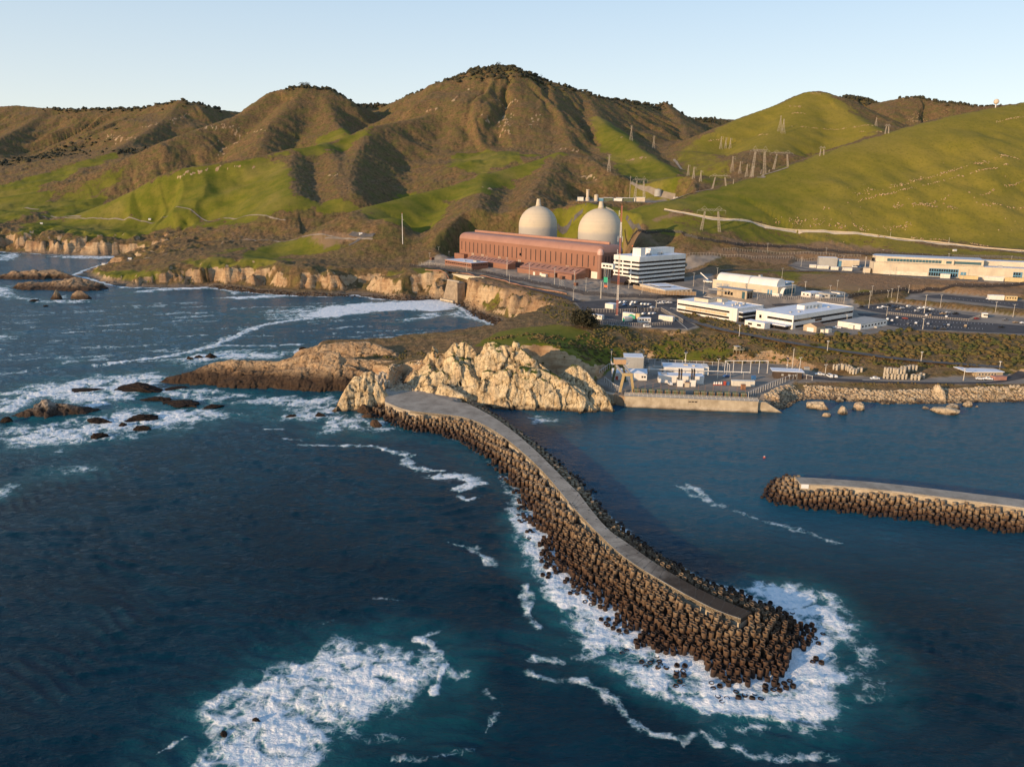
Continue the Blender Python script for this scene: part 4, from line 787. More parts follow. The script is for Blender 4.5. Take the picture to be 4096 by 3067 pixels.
reef = [(860,872,330,75,'black reef rock with a wave bursting over it'),(530,885,200,28,'thin black ledge awash at the far edge of the surf'),(1115,968,290,48,'long black reef ledge in the middle of the surf'),(985,942,170,38,'black ledge just behind the long reef ledge'),(1340,988,130,30,'small black ledge at the right end of the reef'),
 (880,1062,215,55,'jagged black rock right of the white topped sea rock'),(885,1122,120,60,'black rock with water pouring off its sides'),(768,1102,70,38,'small black rock left of the pouring rock'),(600,1076,180,42,'flat black rock joining the white topped sea rock'),(613,1168,108,72,'round black rock alone at the near edge of the surf'),(35,1070,80,60,'dark rock tip at the left end of the white topped sea rock'),
 (1192,680,60,32,'leftmost of three dark rocks behind the peninsula'),(1255,672,66,34,'middle of three dark rocks behind the peninsula'),(1322,668,78,44,'rightmost of three dark rocks behind the peninsula'),(1912,622,60,42,'dark rock touching the far side of the rock hump'),(1110,876,170,24,'dark shelf between the bursting reef rock and the peninsula tip'),
 (212,318,62,26,'small dark rock off the ochre point'),(284,352,36,16,'tiny dark rock farthest off the ochre point'),(1836,1046,70,26,'flat dark rock in the foam left of the pyramid rock'),(2016,1036,72,44,'dark rock close to the foot of the pyramid rock')]
for i, (x, y, w_, h_, lb) in enumerate(reef): boulder('reef_rock', lb, 'J', x, y, w_ * 1.08, h_ * .78, M_DARK, 20 + i, .8, .9, 'dark reef rocks in the surf', spike=.6)
boulder('sea_stack', 'pale capped little sea stack in front of the ochre point', 'J', 350, 290, 70, 66, M_FAR, 61, 1.0); boulder('sea_stack', 'wider ochre sea stack right of the pale capped one', 'J', 500, 290, 140, 62, M_FAR, 62, .95)
for i, (c, x, y, w_, h_, lb) in enumerate([('I',282,712,115,80,'brown rock between the pyramid rock and the armour units'),('I',305,762,95,40,'low brown rock at the foot of the pyramid rock'),('I',365,818,112,66,'brown boulder in the wash beside the first armour units'),('L',405,1016,40,34,'dark rock tip showing in the near white water'),('L',580,942,55,26,'brown rock barely breaking the near white water')]):
    boulder('reef_rock', lb, c, x, y, w_, h_, M_DARK if c == 'L' else rock_mat('brown kelp rock %d' % i, (.10,.06,.035), (.06,.035,.02), (.02,.013,.009), -3, False, orange=.1), 80 + i, .95, 1, 'dark reef rocks in the surf')
for i, (x, y, w_, h_, lb) in enumerate([(400,600,215,95,'long pale boulder lying nearest the intake wall'),(462,682,100,42,'dark low rock in front of the long pale boulder'),(606,648,92,88,'upright dark flecked boulder in the harbour'),(755,614,128,82,'peaked pale boulder with a dark foot'),(590,552,80,48,'round boulder at the foot of the rubble bank'),(778,532,112,60,'half sunk boulder against the rubble bank'),
  (940,516,155,80,'wide pale slab boulder on the rubble bank'),(1208,556,92,52,'pair like pale boulder at the bank waterline'),(1324,497,56,52,'smooth egg shaped boulder high on the rubble bank'),(1455,505,118,155,'tallest pale boulder standing against the rubble bank'),(1340,622,56,32,'small brown rock in front of the tallest boulder'),(1530,650,275,70,'long flat brown rock shelf in the harbour'),(1580,612,130,56,'pale boulders resting on the flat brown shelf'),(1720,588,85,72,'dark sided boulder right of the flat shelf'),(1795,611,26,22,'tiny round rock at the right end of the harbour rocks')]):
    boulder('harbour_boulder', lb, 'H', x, y, w_, h_, M_BOULD, 120 + i, 1.0, 1.0, 'boulders along the harbour bank', spike=.5)
boulder('rock_spire', 'slim pale rock spire on the cove shore', 'I', 1355, 130, 52, 95, M_BOULD, 150, 1.15, 1.0, spike=2.0)
# rubble bank along the harbour
def rubble(name, label, n, sampler, mat, seed, smin=.35, smax_=1.2):
    rnd = np.random.RandomState(seed); bm = bmesh.new(); bmesh.ops.create_icosphere(bm, subdivisions=1, radius=1)
    bv = np.array([q.co for q in bm.verts]); bf = np.array([[q.index for q in p.verts] for p in bm.faces]); bm.free()
    VV = []; FF = []; k = 0
    for x, y, z in sampler(rnd, n):
        s = smin + (smax_ - smin) * rnd.rand() ** 2.2
        v = bv * (1 + rnd.uniform(-.28, .28, (len(bv), 1))) * (s * rnd.uniform(.8, 1.4), s * rnd.uniform(.8, 1.3), s * rnd.uniform(.5, .9))
        a = rnd.rand() * 6.28; ca, sa = math.cos(a), math.sin(a)
        VV.append(np.stack([v[:,0]*ca - v[:,1]*sa + x, v[:,0]*sa + v[:,1]*ca + y, v[:,2] + z], -1)); FF.append(bf + k); k += len(bv)
    VV = np.concatenate(VV); o = mesh_obj(name, VV, np.concatenate(FF), mat, attrs={'crack': np.zeros(len(VV)), 'moss': np.zeros(len(VV))})
    return tag(o, label, 'rubble', kind='stuff')
def along(pts, inner, jit=1.0):
    P = np.array(pts); seg = np.linalg.norm(np.diff(P[:, :2], axis=0), axis=1); cum = np.concatenate([[0], np.cumsum(seg)])
    def f(rnd, n):
        for _ in range(n):
            s = rnd.rand() * cum[-1]; i = min(len(seg) - 1, int(np.searchsorted(cum, s) - 1)); i = max(i, 0); t = (s - cum[i]) / seg[i]
            b = P[i] * (1 - t) + P[i + 1] * t; d = (P[i + 1] - P[i])[:2] / seg[i]; nrm = np.array([-d[1], d[0]])
            r = rnd.uniform(-.8, inner); q = b[:2] + nrm * r; yield q[0], q[1], max(-.3, float(ground(q[0], q[1])) + rnd.uniform(-.1, .25))
    return f
rubble('riprap', 'pale riprap boulders lining the harbour bank', 4200, along([Pz('S',x,y,0) for x, y in ((3128,1640),(3187,1604),(3232,1595),(3345,1599),(3549,1615),(3730,1613),(4096,1606),(4300,1604))], 12), M_BOULD, 5, .3, 1.15)
rubble('beach_boulders', 'dark cobbles along the cove beach', 2600, along([Pz('S',x,y,0) for x, y in ((2042,1337),(2026,1317),(1965,1292),(1883,1264),(1850,1235),(1800,1205),(1744,1199),(1620,1204),(1500,1195),(1332,1187),(1141,1183),(951,1166),(824,1150))][::-1], 14), M_FAR, 6, .3, 1.4)
rubble('cliff_scree', 'rubble lying between the plaza and the grassy neck', 700, lambda rnd, n: ((lambda p: (p[0], p[1], float(ground(p[0], p[1])) + .1))(Pz('I', rnd.uniform(480, 760), rnd.uniform(480, 580), 6)) for _ in range(n)), M_BOULD, 7, .3, 1.2)
hill_ledges = [([('C',1130,912),('C',1280,876),('C',1420,856),('C',1560,815),('C',1750,765),('C',1900,715),('C',2010,690),('C',2090,668),('C',2175,690)],5),
          ([('C',1020,978),('C',1240,932),('C',1380,905),('C',1680,830),('C',1920,765),('C',2110,720)],2.2),
          ([('C',1380,992),('C',1480,980),('C',1640,990),('C',1900,990),('C',2208,995)],4), ([('C',860,1020),('C',960,995)],2),([('C',1560,980),('C',1750,915)],1.6),([('C',1930,920),('C',2208,825)],1.5),
          ([('C',2030,455),('C',2208,420)],3),([('C',1330,1130),('C',1500,1100)],6),([('C',640,1090),('C',800,1090),('C',1000,1110),('C',1150,1120),('C',1320,1170)],9),([('C',1500,1190),('C',1700,1200),('C',1850,1215),('C',2000,1240)],4),
          ([('C',740,484),('C',840,490),('C',1000,502),('C',1150,488),('C',1260,480)],4),([('C',1170,518),('C',1320,520)],4),([('C',720,405),('C',830,405)],7),([('C',530,540),('C',590,535)],5),([('C',740,355),('C',800,360)],8),([('C',1500,450),('C',1580,440)],22),([('C',1430,310),('C',1520,303)],9),([('C',220,575),('C',290,573)],5),([('C',860,275),('C',920,278)],7)]
def ledge_pts(rnd, n):
    for pts, wd in hill_ledges:
        P = [Pg(*q) for q in pts]; ln = sum(float(np.linalg.norm((b_ - a)[:2])) for a, b_ in zip(P[:-1], P[1:]))
        for s in range(int(ln * (.5 + wd * .16))):
            i = rnd.randint(0, len(P) - 1); t = rnd.rand(); q = P[i] * (1 - t) + P[i + 1] * t; x, y = q[0] + rnd.normal() * wd * .28, q[1] + rnd.normal() * wd * .5
            if noise2(x / 22, y / 22, 77) > -.28: yield x, y, float(ground(x, y)) + .2
    for k in range(40):
        q = Pg('C', rnd.uniform(900, 2200), rnd.uniform(700, 1240)); yield q[0], q[1], q[2]
rubble('rock_ledges', 'thin pale rock ledges running across the green hills', 0, ledge_pts, rock_mat('hill ledge rock', (.50, .37, .22), (.38, .26, .14), (.2, .13, .07), -9, False), 9, .35, 1.5)
# ---------------------------------------------------------------- breakwaters
from mathutils.geometry import tessellate_polygon
M_DECK, nt, b = new_mat('weathered breakwater deck'); N = NT(nt); p = N.pos(); n1 = N.noise(p, .13, 6, .65); n2 = N.noise(p, .9, 5, .7)
c = N.mix(N.smooth(n1, .3, .7), (.27, .235, .19), (.43, .38, .31)); c = N.mix(N.math('MULTIPLY', N.smooth(n2, .55, .72), .6), c, (.10, .08, .06)); c = N.mix(N.math('MULTIPLY', N.smooth(n2, .36, .24), .5), c, (.60, .56, .50))
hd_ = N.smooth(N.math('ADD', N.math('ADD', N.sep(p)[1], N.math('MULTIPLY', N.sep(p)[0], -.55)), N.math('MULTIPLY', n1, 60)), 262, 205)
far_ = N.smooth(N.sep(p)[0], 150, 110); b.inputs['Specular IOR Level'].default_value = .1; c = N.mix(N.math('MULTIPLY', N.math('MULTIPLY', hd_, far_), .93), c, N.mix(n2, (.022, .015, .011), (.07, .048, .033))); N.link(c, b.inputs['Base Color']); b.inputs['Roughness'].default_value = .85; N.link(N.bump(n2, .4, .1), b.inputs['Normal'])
m_tri, nt, b = new_mat('armour concrete'); N = NT(nt); p = N.pos(); z = N.sep(p)[2]
oi = nt.nodes.new('ShaderNodeObjectInfo').outputs['Random']
n1 = N.noise(p, .5, 5, .65); n2 = N.noise(p, 2.2, 4, .65)
hi = N.mix(N.smooth(n1, .3, .7), (.20, .125, .066), (.39, .285, .17)); lo = N.mix(N.smooth(n2, .35, .7), (.030, .012, .006), (.110, .052, .021))
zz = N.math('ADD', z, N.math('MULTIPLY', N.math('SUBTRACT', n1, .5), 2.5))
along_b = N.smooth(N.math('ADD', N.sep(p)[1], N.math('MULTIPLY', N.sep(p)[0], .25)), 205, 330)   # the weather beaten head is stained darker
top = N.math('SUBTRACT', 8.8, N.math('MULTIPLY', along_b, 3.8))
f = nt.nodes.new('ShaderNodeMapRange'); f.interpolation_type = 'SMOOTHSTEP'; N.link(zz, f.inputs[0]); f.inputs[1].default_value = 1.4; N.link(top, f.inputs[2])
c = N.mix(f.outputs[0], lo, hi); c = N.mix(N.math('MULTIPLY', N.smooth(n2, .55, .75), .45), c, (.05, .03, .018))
wetf = N.smooth(z, 2.3, .5); c = N.mix(N.math('MULTIPLY', wetf, .8), c, (.016, .010, .008))
N.link(c, b.inputs['Base Color']); b.inputs['Roughness'].default_value = .8; N.link(N.bump(n2, .5, .15), b.inputs['Normal'])
m_core, nt, b = new_mat('dark rubble core'); N = NT(nt); N.link(N.mix(N.noise(N.pos(), .8, 4), (.012, .008, .006), (.05, .032, .02)), b.inputs['Base Color']); b.inputs['Roughness'].default_value = 1
m_wall, nt, b = new_mat('board marked concrete wall'); N = NT(nt); p = N.pos(); z = N.sep(p)[2]
n1 = N.noise(p, .25, 5, .6); st = N.noise(N.vscale(p, (1, 1, .05)), .9, 4, .6)
c = N.mix(N.smooth(n1, .3, .7), (.36, .285, .19), (.54, .45, .32)); c = N.mix(N.math('MULTIPLY', N.smooth(st, .5, .72), .4), c, (.22, .145, .08))
c = N.mix(N.math('MULTIPLY', N.smooth(N.math('ADD', z, N.math('MULTIPLY', n1, 1.2)), 2.2, .4), .9), c, (.035, .024, .015)); N.link(c, b.inputs['Base Color']); b.inputs['Roughness'].default_value = .85
def tess(name, poly, z0, z1, mat, parent=None):
    tri = tessellate_polygon([[Vector((q[0], q[1], 0)) for q in poly]]); n = len(poly)
    v = [(q[0], q[1], z1) for q in poly] + [(q[0], q[1], z0) for q in poly]
    area = sum(poly[i][0] * poly[(i+1) % n][1] - poly[(i+1) % n][0] * poly[i][1] for i in range(n))
    f = [tuple(t) for t in tri] + [((i, n+i, n+(i+1) % n, (i+1) % n) if area > 0 else ((i+1) % n, n+(i+1) % n, n+i, i)) for i in range(n)]
    o = mesh_obj(name, v, f, mat, parent)
    bm = bmesh.new(); bm.from_mesh(o.data); bmesh.ops.recalc_face_normals(bm, faces=bm.faces); bm.to_mesh(o.data); bm.free()
    return o
def smooth_line(pts, it=2):
    P = [np.array(q[:2]) for q in pts]
    for _ in range(it): P = [P[0]] + [q for a, b_ in zip(P[:-1], P[1:]) for q in (a * .75 + b_ * .25, a * .25 + b_ * .75)] + [P[-1]]
    return P
DZ = 6.2
left = smooth_line([Pz(c, x, y, DZ) for c, x, y in [('I',440,655),('I',600,722),('I',800,742),('I',1000,762),('I',1150,812),('I',1300,902),('I',1450,1022),('I',1600,1162),('I',1750,1340),('I',1850,1470),('K',500,62),('K',600,172),('K',760,332),('K',860,412),('K',1040,522),('K',1200,612),('K',1340,682),('K',1470,726)]])
right = smooth_line([Pz(c, x, y, DZ) for c, x, y in [('I',1040,665),('I',1100,692),('I',1250,772),('I',1400,882),('I',1550,1012),('I',1650,1112),('I',1870,1332),('K',560,10),('K',640,120),('K',740,238),('K',840,302),('K',960,392),('K',1100,482),('K',1300,592),('K',1530,686)]])
plaza = [Pz(c, x, y, DZ)[:2] for c, x, y in [('I',985,662),('I',900,640),('I',800,605),('I',765,565),('I',700,560),('I',560,568),('I',450,562)]]
deck_poly = left + right[::-1] + plaza
toe_poly = toe + [Pz('I',1000,640,6)[:2], Pz('I',700,560,6)[:2], Pz('I',430,600,6)[:2]]
bw = thing('breakwater', 'long curved concrete breakwater running out from the plaza to its rounded head', 'breakwater', (*left[len(left)//2], 0))
iv = Matrix.Translation(-bw.location)
def loc(poly): return [(q[0] - bw.location.x, q[1] - bw.location.y) for q in poly]
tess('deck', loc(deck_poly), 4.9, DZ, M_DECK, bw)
tess('foundation', loc([q for q in deck_poly]), -3, 4.85, m_wall, bw)
# low kerb along the seaward edge
jn = MB()
for i in range(16, len(right) - 1):
    j = int(i * (len(left) - 1) / (len(right) - 1)); a, b_ = right[i], left[min(len(left) - 1, j)]; o_ = np.array([bw.location.x, bw.location.y]); d = (right[i + 1] - right[i]); d = d / np.linalg.norm(d) * .07
    k = len(jn.v); jn.v += [(*(q - o_), DZ + .006) for q in (a - d, a + d, b_ + d, b_ - d)]; jn.f.append((k, k+1, k+2, k+3))
jn.build('slab_joint', plain('dark joint', (.07, .06, .05), .9), bw)
kb = MB()
for a, c_ in zip(left[6:-1], left[7:]):
    d = np.array(c_) - np.array(a); d /= np.linalg.norm(d); nrm = np.array([-d[1], d[0]]) * .32
    q = [a - nrm * 0, c_ - nrm * 0, c_ + nrm, a + nrm]; kb.prism([tuple(w_ - np.array([bw.location.x, bw.location.y])) for w_ in q], DZ - 1.35, DZ + .05)
kb.build('edge_wall', m_wall, bw)
eye0 = None
for i in range(14, len(right) - 1, 2):
    for t in (.18, .82):
        a = right[i]; j = int(i * (len(left) - 1) / (len(right) - 1)); b_ = left[min(len(left) - 1, j)]
        q = a * (1 - t) + b_ * t - np.array([bw.location.x, bw.location.y])
        if eye0 is None: e_ = eye0 = MB().box(-.18, .18, -.18, .18, 0, .16).build('lifting_eye', plain('dark iron', (.05, .045, .04), .7), bw)
        else: e_ = eye0.copy(); COL.objects.link(e_); e_.parent = bw
        e_.location = (q[0], q[1], DZ)
# rubble core under the armour
def core(poly_toe, poly_deck, ztop, res=1.6):
    T = np.array([q for q in poly_toe]); x0, y0 = T.min(0) - 3; x1, y1 = T.max(0) + 3
    X, Y = np.meshgrid(np.arange(x0, x1, res), np.arange(y0, y1, res)); st_ = sdf_poly(X, Y, poly_toe); sdk = -sdf_poly(X, Y, poly_deck)
    h = np.where(st_ < 0, st_ * .6, ztop * st_ / (st_ + np.clip(sdk, 0, None) + .01)) - 1.6 + fbm(X / 2, Y / 2, 900, 3) * 1.0
    h = np.minimum(h, np.where(sdk < 1.2, ztop - 2.0, 99))
    i_ = np.arange(X.size).reshape(X.shape); q = np.stack([i_[:-1, :-1], i_[:-1, 1:], i_[1:, 1:], i_[1:, :-1]], -1).reshape(-1, 4)
    return X, Y, h, q[(np.maximum.reduce([h[:-1, :-1], h[1:, 1:], h[:-1, 1:], h[1:, :-1]]) > -1.5).ravel()], st_, sdk
X, Y, h, q, _, _ = core(toe_poly, deck_poly, 5.2)
mesh_obj('core', np.stack([X - bw.location.x, Y - bw.location.y, h], -1).reshape(-1, 3), q, m_core, bw)
# second breakwater
d2f = smooth_line([Pz('H', x, y, DZ) for x, y in [(235,1290),(500,1300),(1000,1346),(1600,1421),(2208,1500),(3000,1620)]], 1)
d2b = smooth_line([Pz('H', x, y, DZ) for x, y in [(185,1230),(400,1240),(900,1275),(1500,1345),(2208,1430),(3000,1540)]], 1)
deck2 = d2f + d2b[::-1]
toe2 = [Pz('H', x, y, 0)[:2] for x, y in [(-70,1330),(-95,1400),(-40,1455),(150,1490),(400,1520),(700,1550),(1000,1590),(1300,1630),(1700,1680),(2208,1740),(3000,1850),(3100,1600),(2208,1420),(1500,1330),(900,1255),(400,1215),(200,1205),(50,1245)]]
b2 = thing('breakwater', 'straight second breakwater entering from the right edge of the harbour', 'breakwater', (*d2f[0], 0))
def loc2(poly): return [(q[0] - b2.location.x, q[1] - b2.location.y) for q in poly]
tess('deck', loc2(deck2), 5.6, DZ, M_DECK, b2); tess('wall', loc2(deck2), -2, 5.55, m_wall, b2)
sg = Pz('H', 240, 1286, DZ - .2); u2 = np.array(d2f[1]) - np.array(d2f[0]); u2 /= np.linalg.norm(u2); n2_ = np.array([u2[1], -u2[0]]) * .12
MB().prism([tuple(np.array(w_) - np.array(b2.location[:2])) for w_ in (np.array(d2f[0]) + n2_ * 2 + u2 * .3, np.array(d2f[0]) + n2_ * 2 + u2 * 3.2, np.array(d2f[0]) + n2_ * .3 + u2 * 3.2, np.array(d2f[0]) + n2_ * .3 + u2 * .3)], DZ - 1.9, DZ - .15).build('sign_board', plain('white board', (.8, .8, .78), .5, vary=.05), b2)
X, Y, h, q, _, _ = core(toe2, deck2, 5.0)
mesh_obj('core', np.stack([X - b2.location.x, Y - b2.location.y, h], -1).reshape(-1, 3), q, m_core, b2)
# tribar armour units: three upright legs joined by a hub of short arms
def tribar_mesh(n=10, rim=True):
    mb = MB()
    for k in range(3):
        a = k * 2 * math.pi / 3; cx, cy = 1.22 * math.cos(a), 1.22 * math.sin(a)
        prof = [(.66, -1.7), (.74, -1.3), (.66, -.3), (.66, .3), (.74, 1.35), (.70, 1.72), (.54, 1.72), (.46, 1.25)] if rim else [(.66, -1.7), (.74, 0), (.72, 1.7)]
        mb.lathe(prof, n, (cx, cy, 0)); mb.tube((0, 0, 0), (cx, cy, 0), .55, .55, 8 if rim else 5)
    return mb
tri_mb = tribar_mesh(); tri_lo = tribar_mesh(7, False)
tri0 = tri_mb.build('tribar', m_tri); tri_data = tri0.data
bpy.data.objects.remove(tri0)
rnd = np.random.RandomState(3)
def scatter(poly_toe, poly_deck, ztop, sp, reg=.35, gap=.35, rows_keep=None):
    T = np.array(poly_toe); x0, y0 = T.min(0) - 4; x1, y1 = T.max(0) + 4; pts = []
    yv = y0; r = 0
    while yv < y1:
        xv = x0 + (sp / 2 if r % 2 else 0)
        while xv < x1:
            pts.append((xv + rnd.uniform(-reg, reg), yv + rnd.uniform(-reg, reg))); xv += sp
        yv += sp * .866; r += 1
    P = np.array(pts); st_ = sdf_poly(P[:, 0], P[:, 1], poly_toe); sdk = -sdf_poly(P[:, 0], P[:, 1], poly_deck)
    m = (st_ > -.6) & (sdk > 1.5)
    P, st_, sdk = P[m], np.clip(st_[m], -1, None), sdk[m]
    z = ztop * np.clip(st_, 0, None) / (np.clip(st_, 0, None) + sdk) + np.clip(st_, -1, 0) * .8
    return np.column_stack([P, z + rnd.uniform(-.25, .3, len(P)) - .9, sdk, st_])
SP = 3.65
A1 = scatter(toe_poly, deck_poly, 5.6, SP)
keepm = np.ones(len(A1), bool)
root_lim = Pz('I', 980, 700, 3)
inland = (A1[:, 1] > Pz('I', 1000, 700, 5)[1]) & (A1[:, 0] > Pz('I', 900, 700, 5)[0] - 0)     # not under the crag or plaza
keepm &= ~(sdf_poly(A1[:, 0], A1[:, 1], [q for q in deck_poly]) > -1.4)
A1 = A1[keepm]
A1 = A1[(A1[:, 4] > 4.2) | (rnd.rand(len(A1)) < np.where(A1[:, 1] < 300, .72, .85))]
_ex = []
for a_ in range(900):
    t_ = rnd.randint(0, 22); e0, e1 = np.array(toe[10 + t_ % 14]), np.array(toe[11 + t_ % 14]); q_ = e0 + (e1 - e0) * rnd.rand(); d_ = (e1 - e0) / np.linalg.norm(e1 - e0); o_ = rnd.rand() ** 1.6 * 5.5
    q_ = q_ + np.array([d_[1], -d_[0]]) * o_
    if sdf_poly(np.array([q_[0]]), np.array([q_[1]]), toe_poly)[0] < -.4 and all(np.hypot(*(q_ - e_[:2])) > 3.1 for e_ in _ex) and len(_ex) < 26: _ex.append((q_[0], q_[1], -1.15 - o_ * .08 + rnd.uniform(-.2, .25), 20.0, .0))
A1 = np.concatenate([A1, np.array(_ex)]) if _ex else A1
A2 = scatter(toe2, deck2, 5.4, SP)
A2 = A2[(A2[:, 0] < 420) & ~((seg_dist(A2[:, 0], A2[:, 1], d2b)[3] < 0) & (A2[:, 0] > d2b[0][0] + 3))]
lee_ = sdf_poly(A1[:, 0], A1[:, 1], harbour) > 0; A1[lee_, 2] -= .9
# drop what the camera side could never show: the lee of the second breakwater stays, it is short
depth_ = lambda a: np.hypot(a[:, 0], a[:, 1])
order = np.argsort(depth_(A1)); near_ = A1[order[:290]]; rest = np.concatenate([A1[order[290:]], A2])
stone = None
for i, (x, y, z, dk, st_) in enumerate(near_):
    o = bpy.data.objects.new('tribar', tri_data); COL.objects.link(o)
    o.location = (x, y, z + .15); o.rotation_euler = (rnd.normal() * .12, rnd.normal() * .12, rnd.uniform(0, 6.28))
    lb = ('dark wet tribar block half drowned in white water at the breakwater toe' if st_ < 3.0 else
          'brown three legged tribar block stacked on the rounded end of the breakwater' if y < left[-1][1] + 6 else
          'pale topped tribar block tucked against the deck edge of the curved breakwater' if dk < 4.2 else
          'brown three legged tribar block on the seaward slope of the curved breakwater')
    tag(o, lb, 'armour block', 'tribar armour blocks of the near breakwater')
tv = np.array(tri_lo.v); tf = tri_lo.f
VV = []; FF = []; k = 0
for x, y, z, dk, st_ in rest:
    ax, ay, az = rnd.uniform(-.14, .14), rnd.uniform(-.14, .14), rnd.uniform(0, 6.28)
    Rm = np.array(Matrix.Rotation(az, 3, 'Z') @ Matrix.Rotation(ax, 3, 'X') @ Matrix.Rotation(ay, 3, 'Y'))
    VV.append(tv @ Rm.T + (x, y, z + .15)); FF += [tuple(j + k for j in fc) for fc in tf]; k += len(tv)
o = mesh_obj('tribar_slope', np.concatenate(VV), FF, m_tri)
tag(o, 'mass of pale tribar blocks on the farther breakwater slopes', 'armour blocks', kind='stuff')
print('tribars', len(near_), len(rest))
# spare tribars standing in rows by the shore road and on the plaza
m_spare = plain('stored armour concrete', (.50, .43, .33), .85, vary=.3, scale=.5, streak=.3)
spare0 = tribar_mesh(10, False).build('tribar', m_spare); sp_data = spare0.data; bpy.data.objects.remove(spare0)
def spare(c, x, y, z, lb, grp, dz=0, rz=None):
    o = bpy.data.objects.new('tribar', sp_data); COL.objects.link(o); q = Pz(c, x, y, z)
    o.location = (q[0], q[1], z + 1.7 + dz); o.rotation_euler = (0, 0, rnd.uniform(0, 6.28) if rz is None else rz); return tag(o, lb, 'armour block', grp)
for k, (x, y) in enumerate([(395,550),(425,530),(455,545),(390,500),(420,480),(455,490),(478,470)]):
    spare('I', x, y, 7 if k < 3 else 9, 'pale spare tribar stored upright beside the pyramid rock', 'spare tribars on the plaza')
for x, y, lvl in [(990,360,0),(1030,362,0),(1080,366,0),(1120,366,0),(1145,365,0),(990,360,3.4),(1030,362,3.4),(1080,366,3.4),(1125,366,3.4),(1230,372,0),(1265,374,0),(1300,360,0)]:
    spare('H', x, y, 6.6, 'pale spare tribar in the large stacked row beside the shore road', 'spare tribars in the large row', lvl)
for x, y, z in [(545,285,8.5),(580,282,8.5),(610,280,9),(640,285,8.5),(670,300,8),(690,320,7.5),(720,318,7.5),(760,312,7.5)]:
    spare('H', x, y, z, 'pale spare tribar in the smaller row near the dark guard hut', 'spare tribars in the smaller row')
for x, y, z in [(1140,300,10),(1175,296,10),(1205,292,10),(1235,290,10)]:
    spare('H', x, y, z, 'pale spare tribar standing in the back row up the bank', 'spare tribars in the back row')
# ---------------------------------------------------------------- buildings
GRID = R(40.0)                                # the plant grid: long fronts look out to sea at this bearing
M_MAROON = plain('maroon cladding', (.285, .132, .080), .6, vary=.14, scale=.06, streak=.25, alt=(.16, .07, .05))
M_MAROOF = plain('maroon roof sheet', (.37, .19, .13), .5, vary=.12, scale=.1)
M_SLIT = plain('dark louvre slit', (.02, .012, .012), .6)
M_WHITE_ = plain('white painted panel', (.80, .755, .68), .55, vary=.1, scale=.12, streak=.22, alt=(.52, .40, .24))
M_WROOF = plain('white roof membrane', (.78, .80, .84), .6, vary=.12, scale=.12)
M_CREAM = plain('cream block wall', (.62, .52, .38), .8, vary=.18, scale=.15, streak=.2)
M_TANW = plain('tan render', (.47, .37, .25), .8, vary=.2, scale=.2, streak=.25)
M_GREY = plain('grey cladding', (.40, .39, .36), .7, vary=.15, scale=.15, streak=.15)
M_GROOF = plain('blue grey sheet roof', (.52, .56, .62), .5, vary=.15, scale=.2)
M_CONT = plain('container paint', (.74, .69, .58), .6, vary=.12, scale=.3, streak=.3)
M_RUST = plain('rust stained steel', (.33, .16, .08), .8, vary=.5, scale=.6)
M_STEEL = plain('galvanised steel', (.50, .48, .45), .5, .3, vary=.2, scale=.5)
M_PIPE = plain('black stack', (.03, .028, .028), .5)
M_GREEN = plain('dark green machinery', (.10, .12, .06), .6, vary=.35, scale=.6, streak=.3, alt=(.2, .1, .05))
M_YELLOWTAN = plain('tan crane paint', (.56, .40, .18), .6, vary=.2, scale=.4, streak=.3)
M_BLUEG = plain('blue wall panel', (.10, .25, .36), .5)
M_ORANGE = plain('orange paint', (.72, .18, .06), .5); M_REDP = plain('red paint', (.50, .075, .04), .5); M_BLUE = plain('blue paint', (.05, .16, .36), .5); M_TARP = plain('green tarp', (.03, .36, .20), .6)
M_CONC = plain('site concrete', (.42, .37, .30), .85, vary=.25, scale=.2, streak=.3)
M_ROSE = plain('rose fence board', (.45, .22, .16), .8)
m_glass, nt, b = new_mat('dark window glass'); N = NT(nt); b.inputs['Roughness'].default_value = .08
c = N.mix(N.smooth(N.noise(N.vscale(N.pos(), (.5, .5, .2)), 1.0, 2), .45, .7), (.012, .011, .012), (.05, .04, .032)); N.link(c, b.inputs['Base Color'])
m_gtint, nt, b = new_mat('teal window glass'); b.inputs['Base Color'].default_value = (.05, .11, .13, 1); b.inputs['Roughness'].default_value = .12
def solve_len(P, ang, c, px):
    """length from P along bearing ang until the sight line px"""
    v = np.array([math.cos(ang), math.sin(ang)]); d = ray(c[0] if isinstance(c, tuple) else c, *px)
    k, w_ = np.linalg.solve(np.array([[d[0], -v[0]], [d[1], -v[1]]]), P[:2]); return w_
class Bld:
    """building set out from its near corner; local x along the right hand face, local y along the left hand face"""
    def __init__(s, name, label, cat, c, near, z, right=None, left=None, top=None, h=None, ang=GRID, lx=None, ly=None, group=None, cr=None, cl=None):
        P = Pz(c, *near, z); s.P = P
        s.lx = lx if lx else solve_len(P, ang, cr or c, right); s.ly = ly if ly else solve_len(P, ang + math.pi / 2, cl or c, left)
        s.h = h if h else Zat(c, *top, P) - z
        s.o = thing(name, label, cat, P, ang, group); s.ang = ang
        print('bld', name, 'lx %.1f ly %.1f h %.1f' % (s.lx, s.ly, s.h), label[:30])
    def part(s, name, mat, mb, parent=None, bevel=0): return mb.build(name, mat, parent or s.o, bevel=bevel)
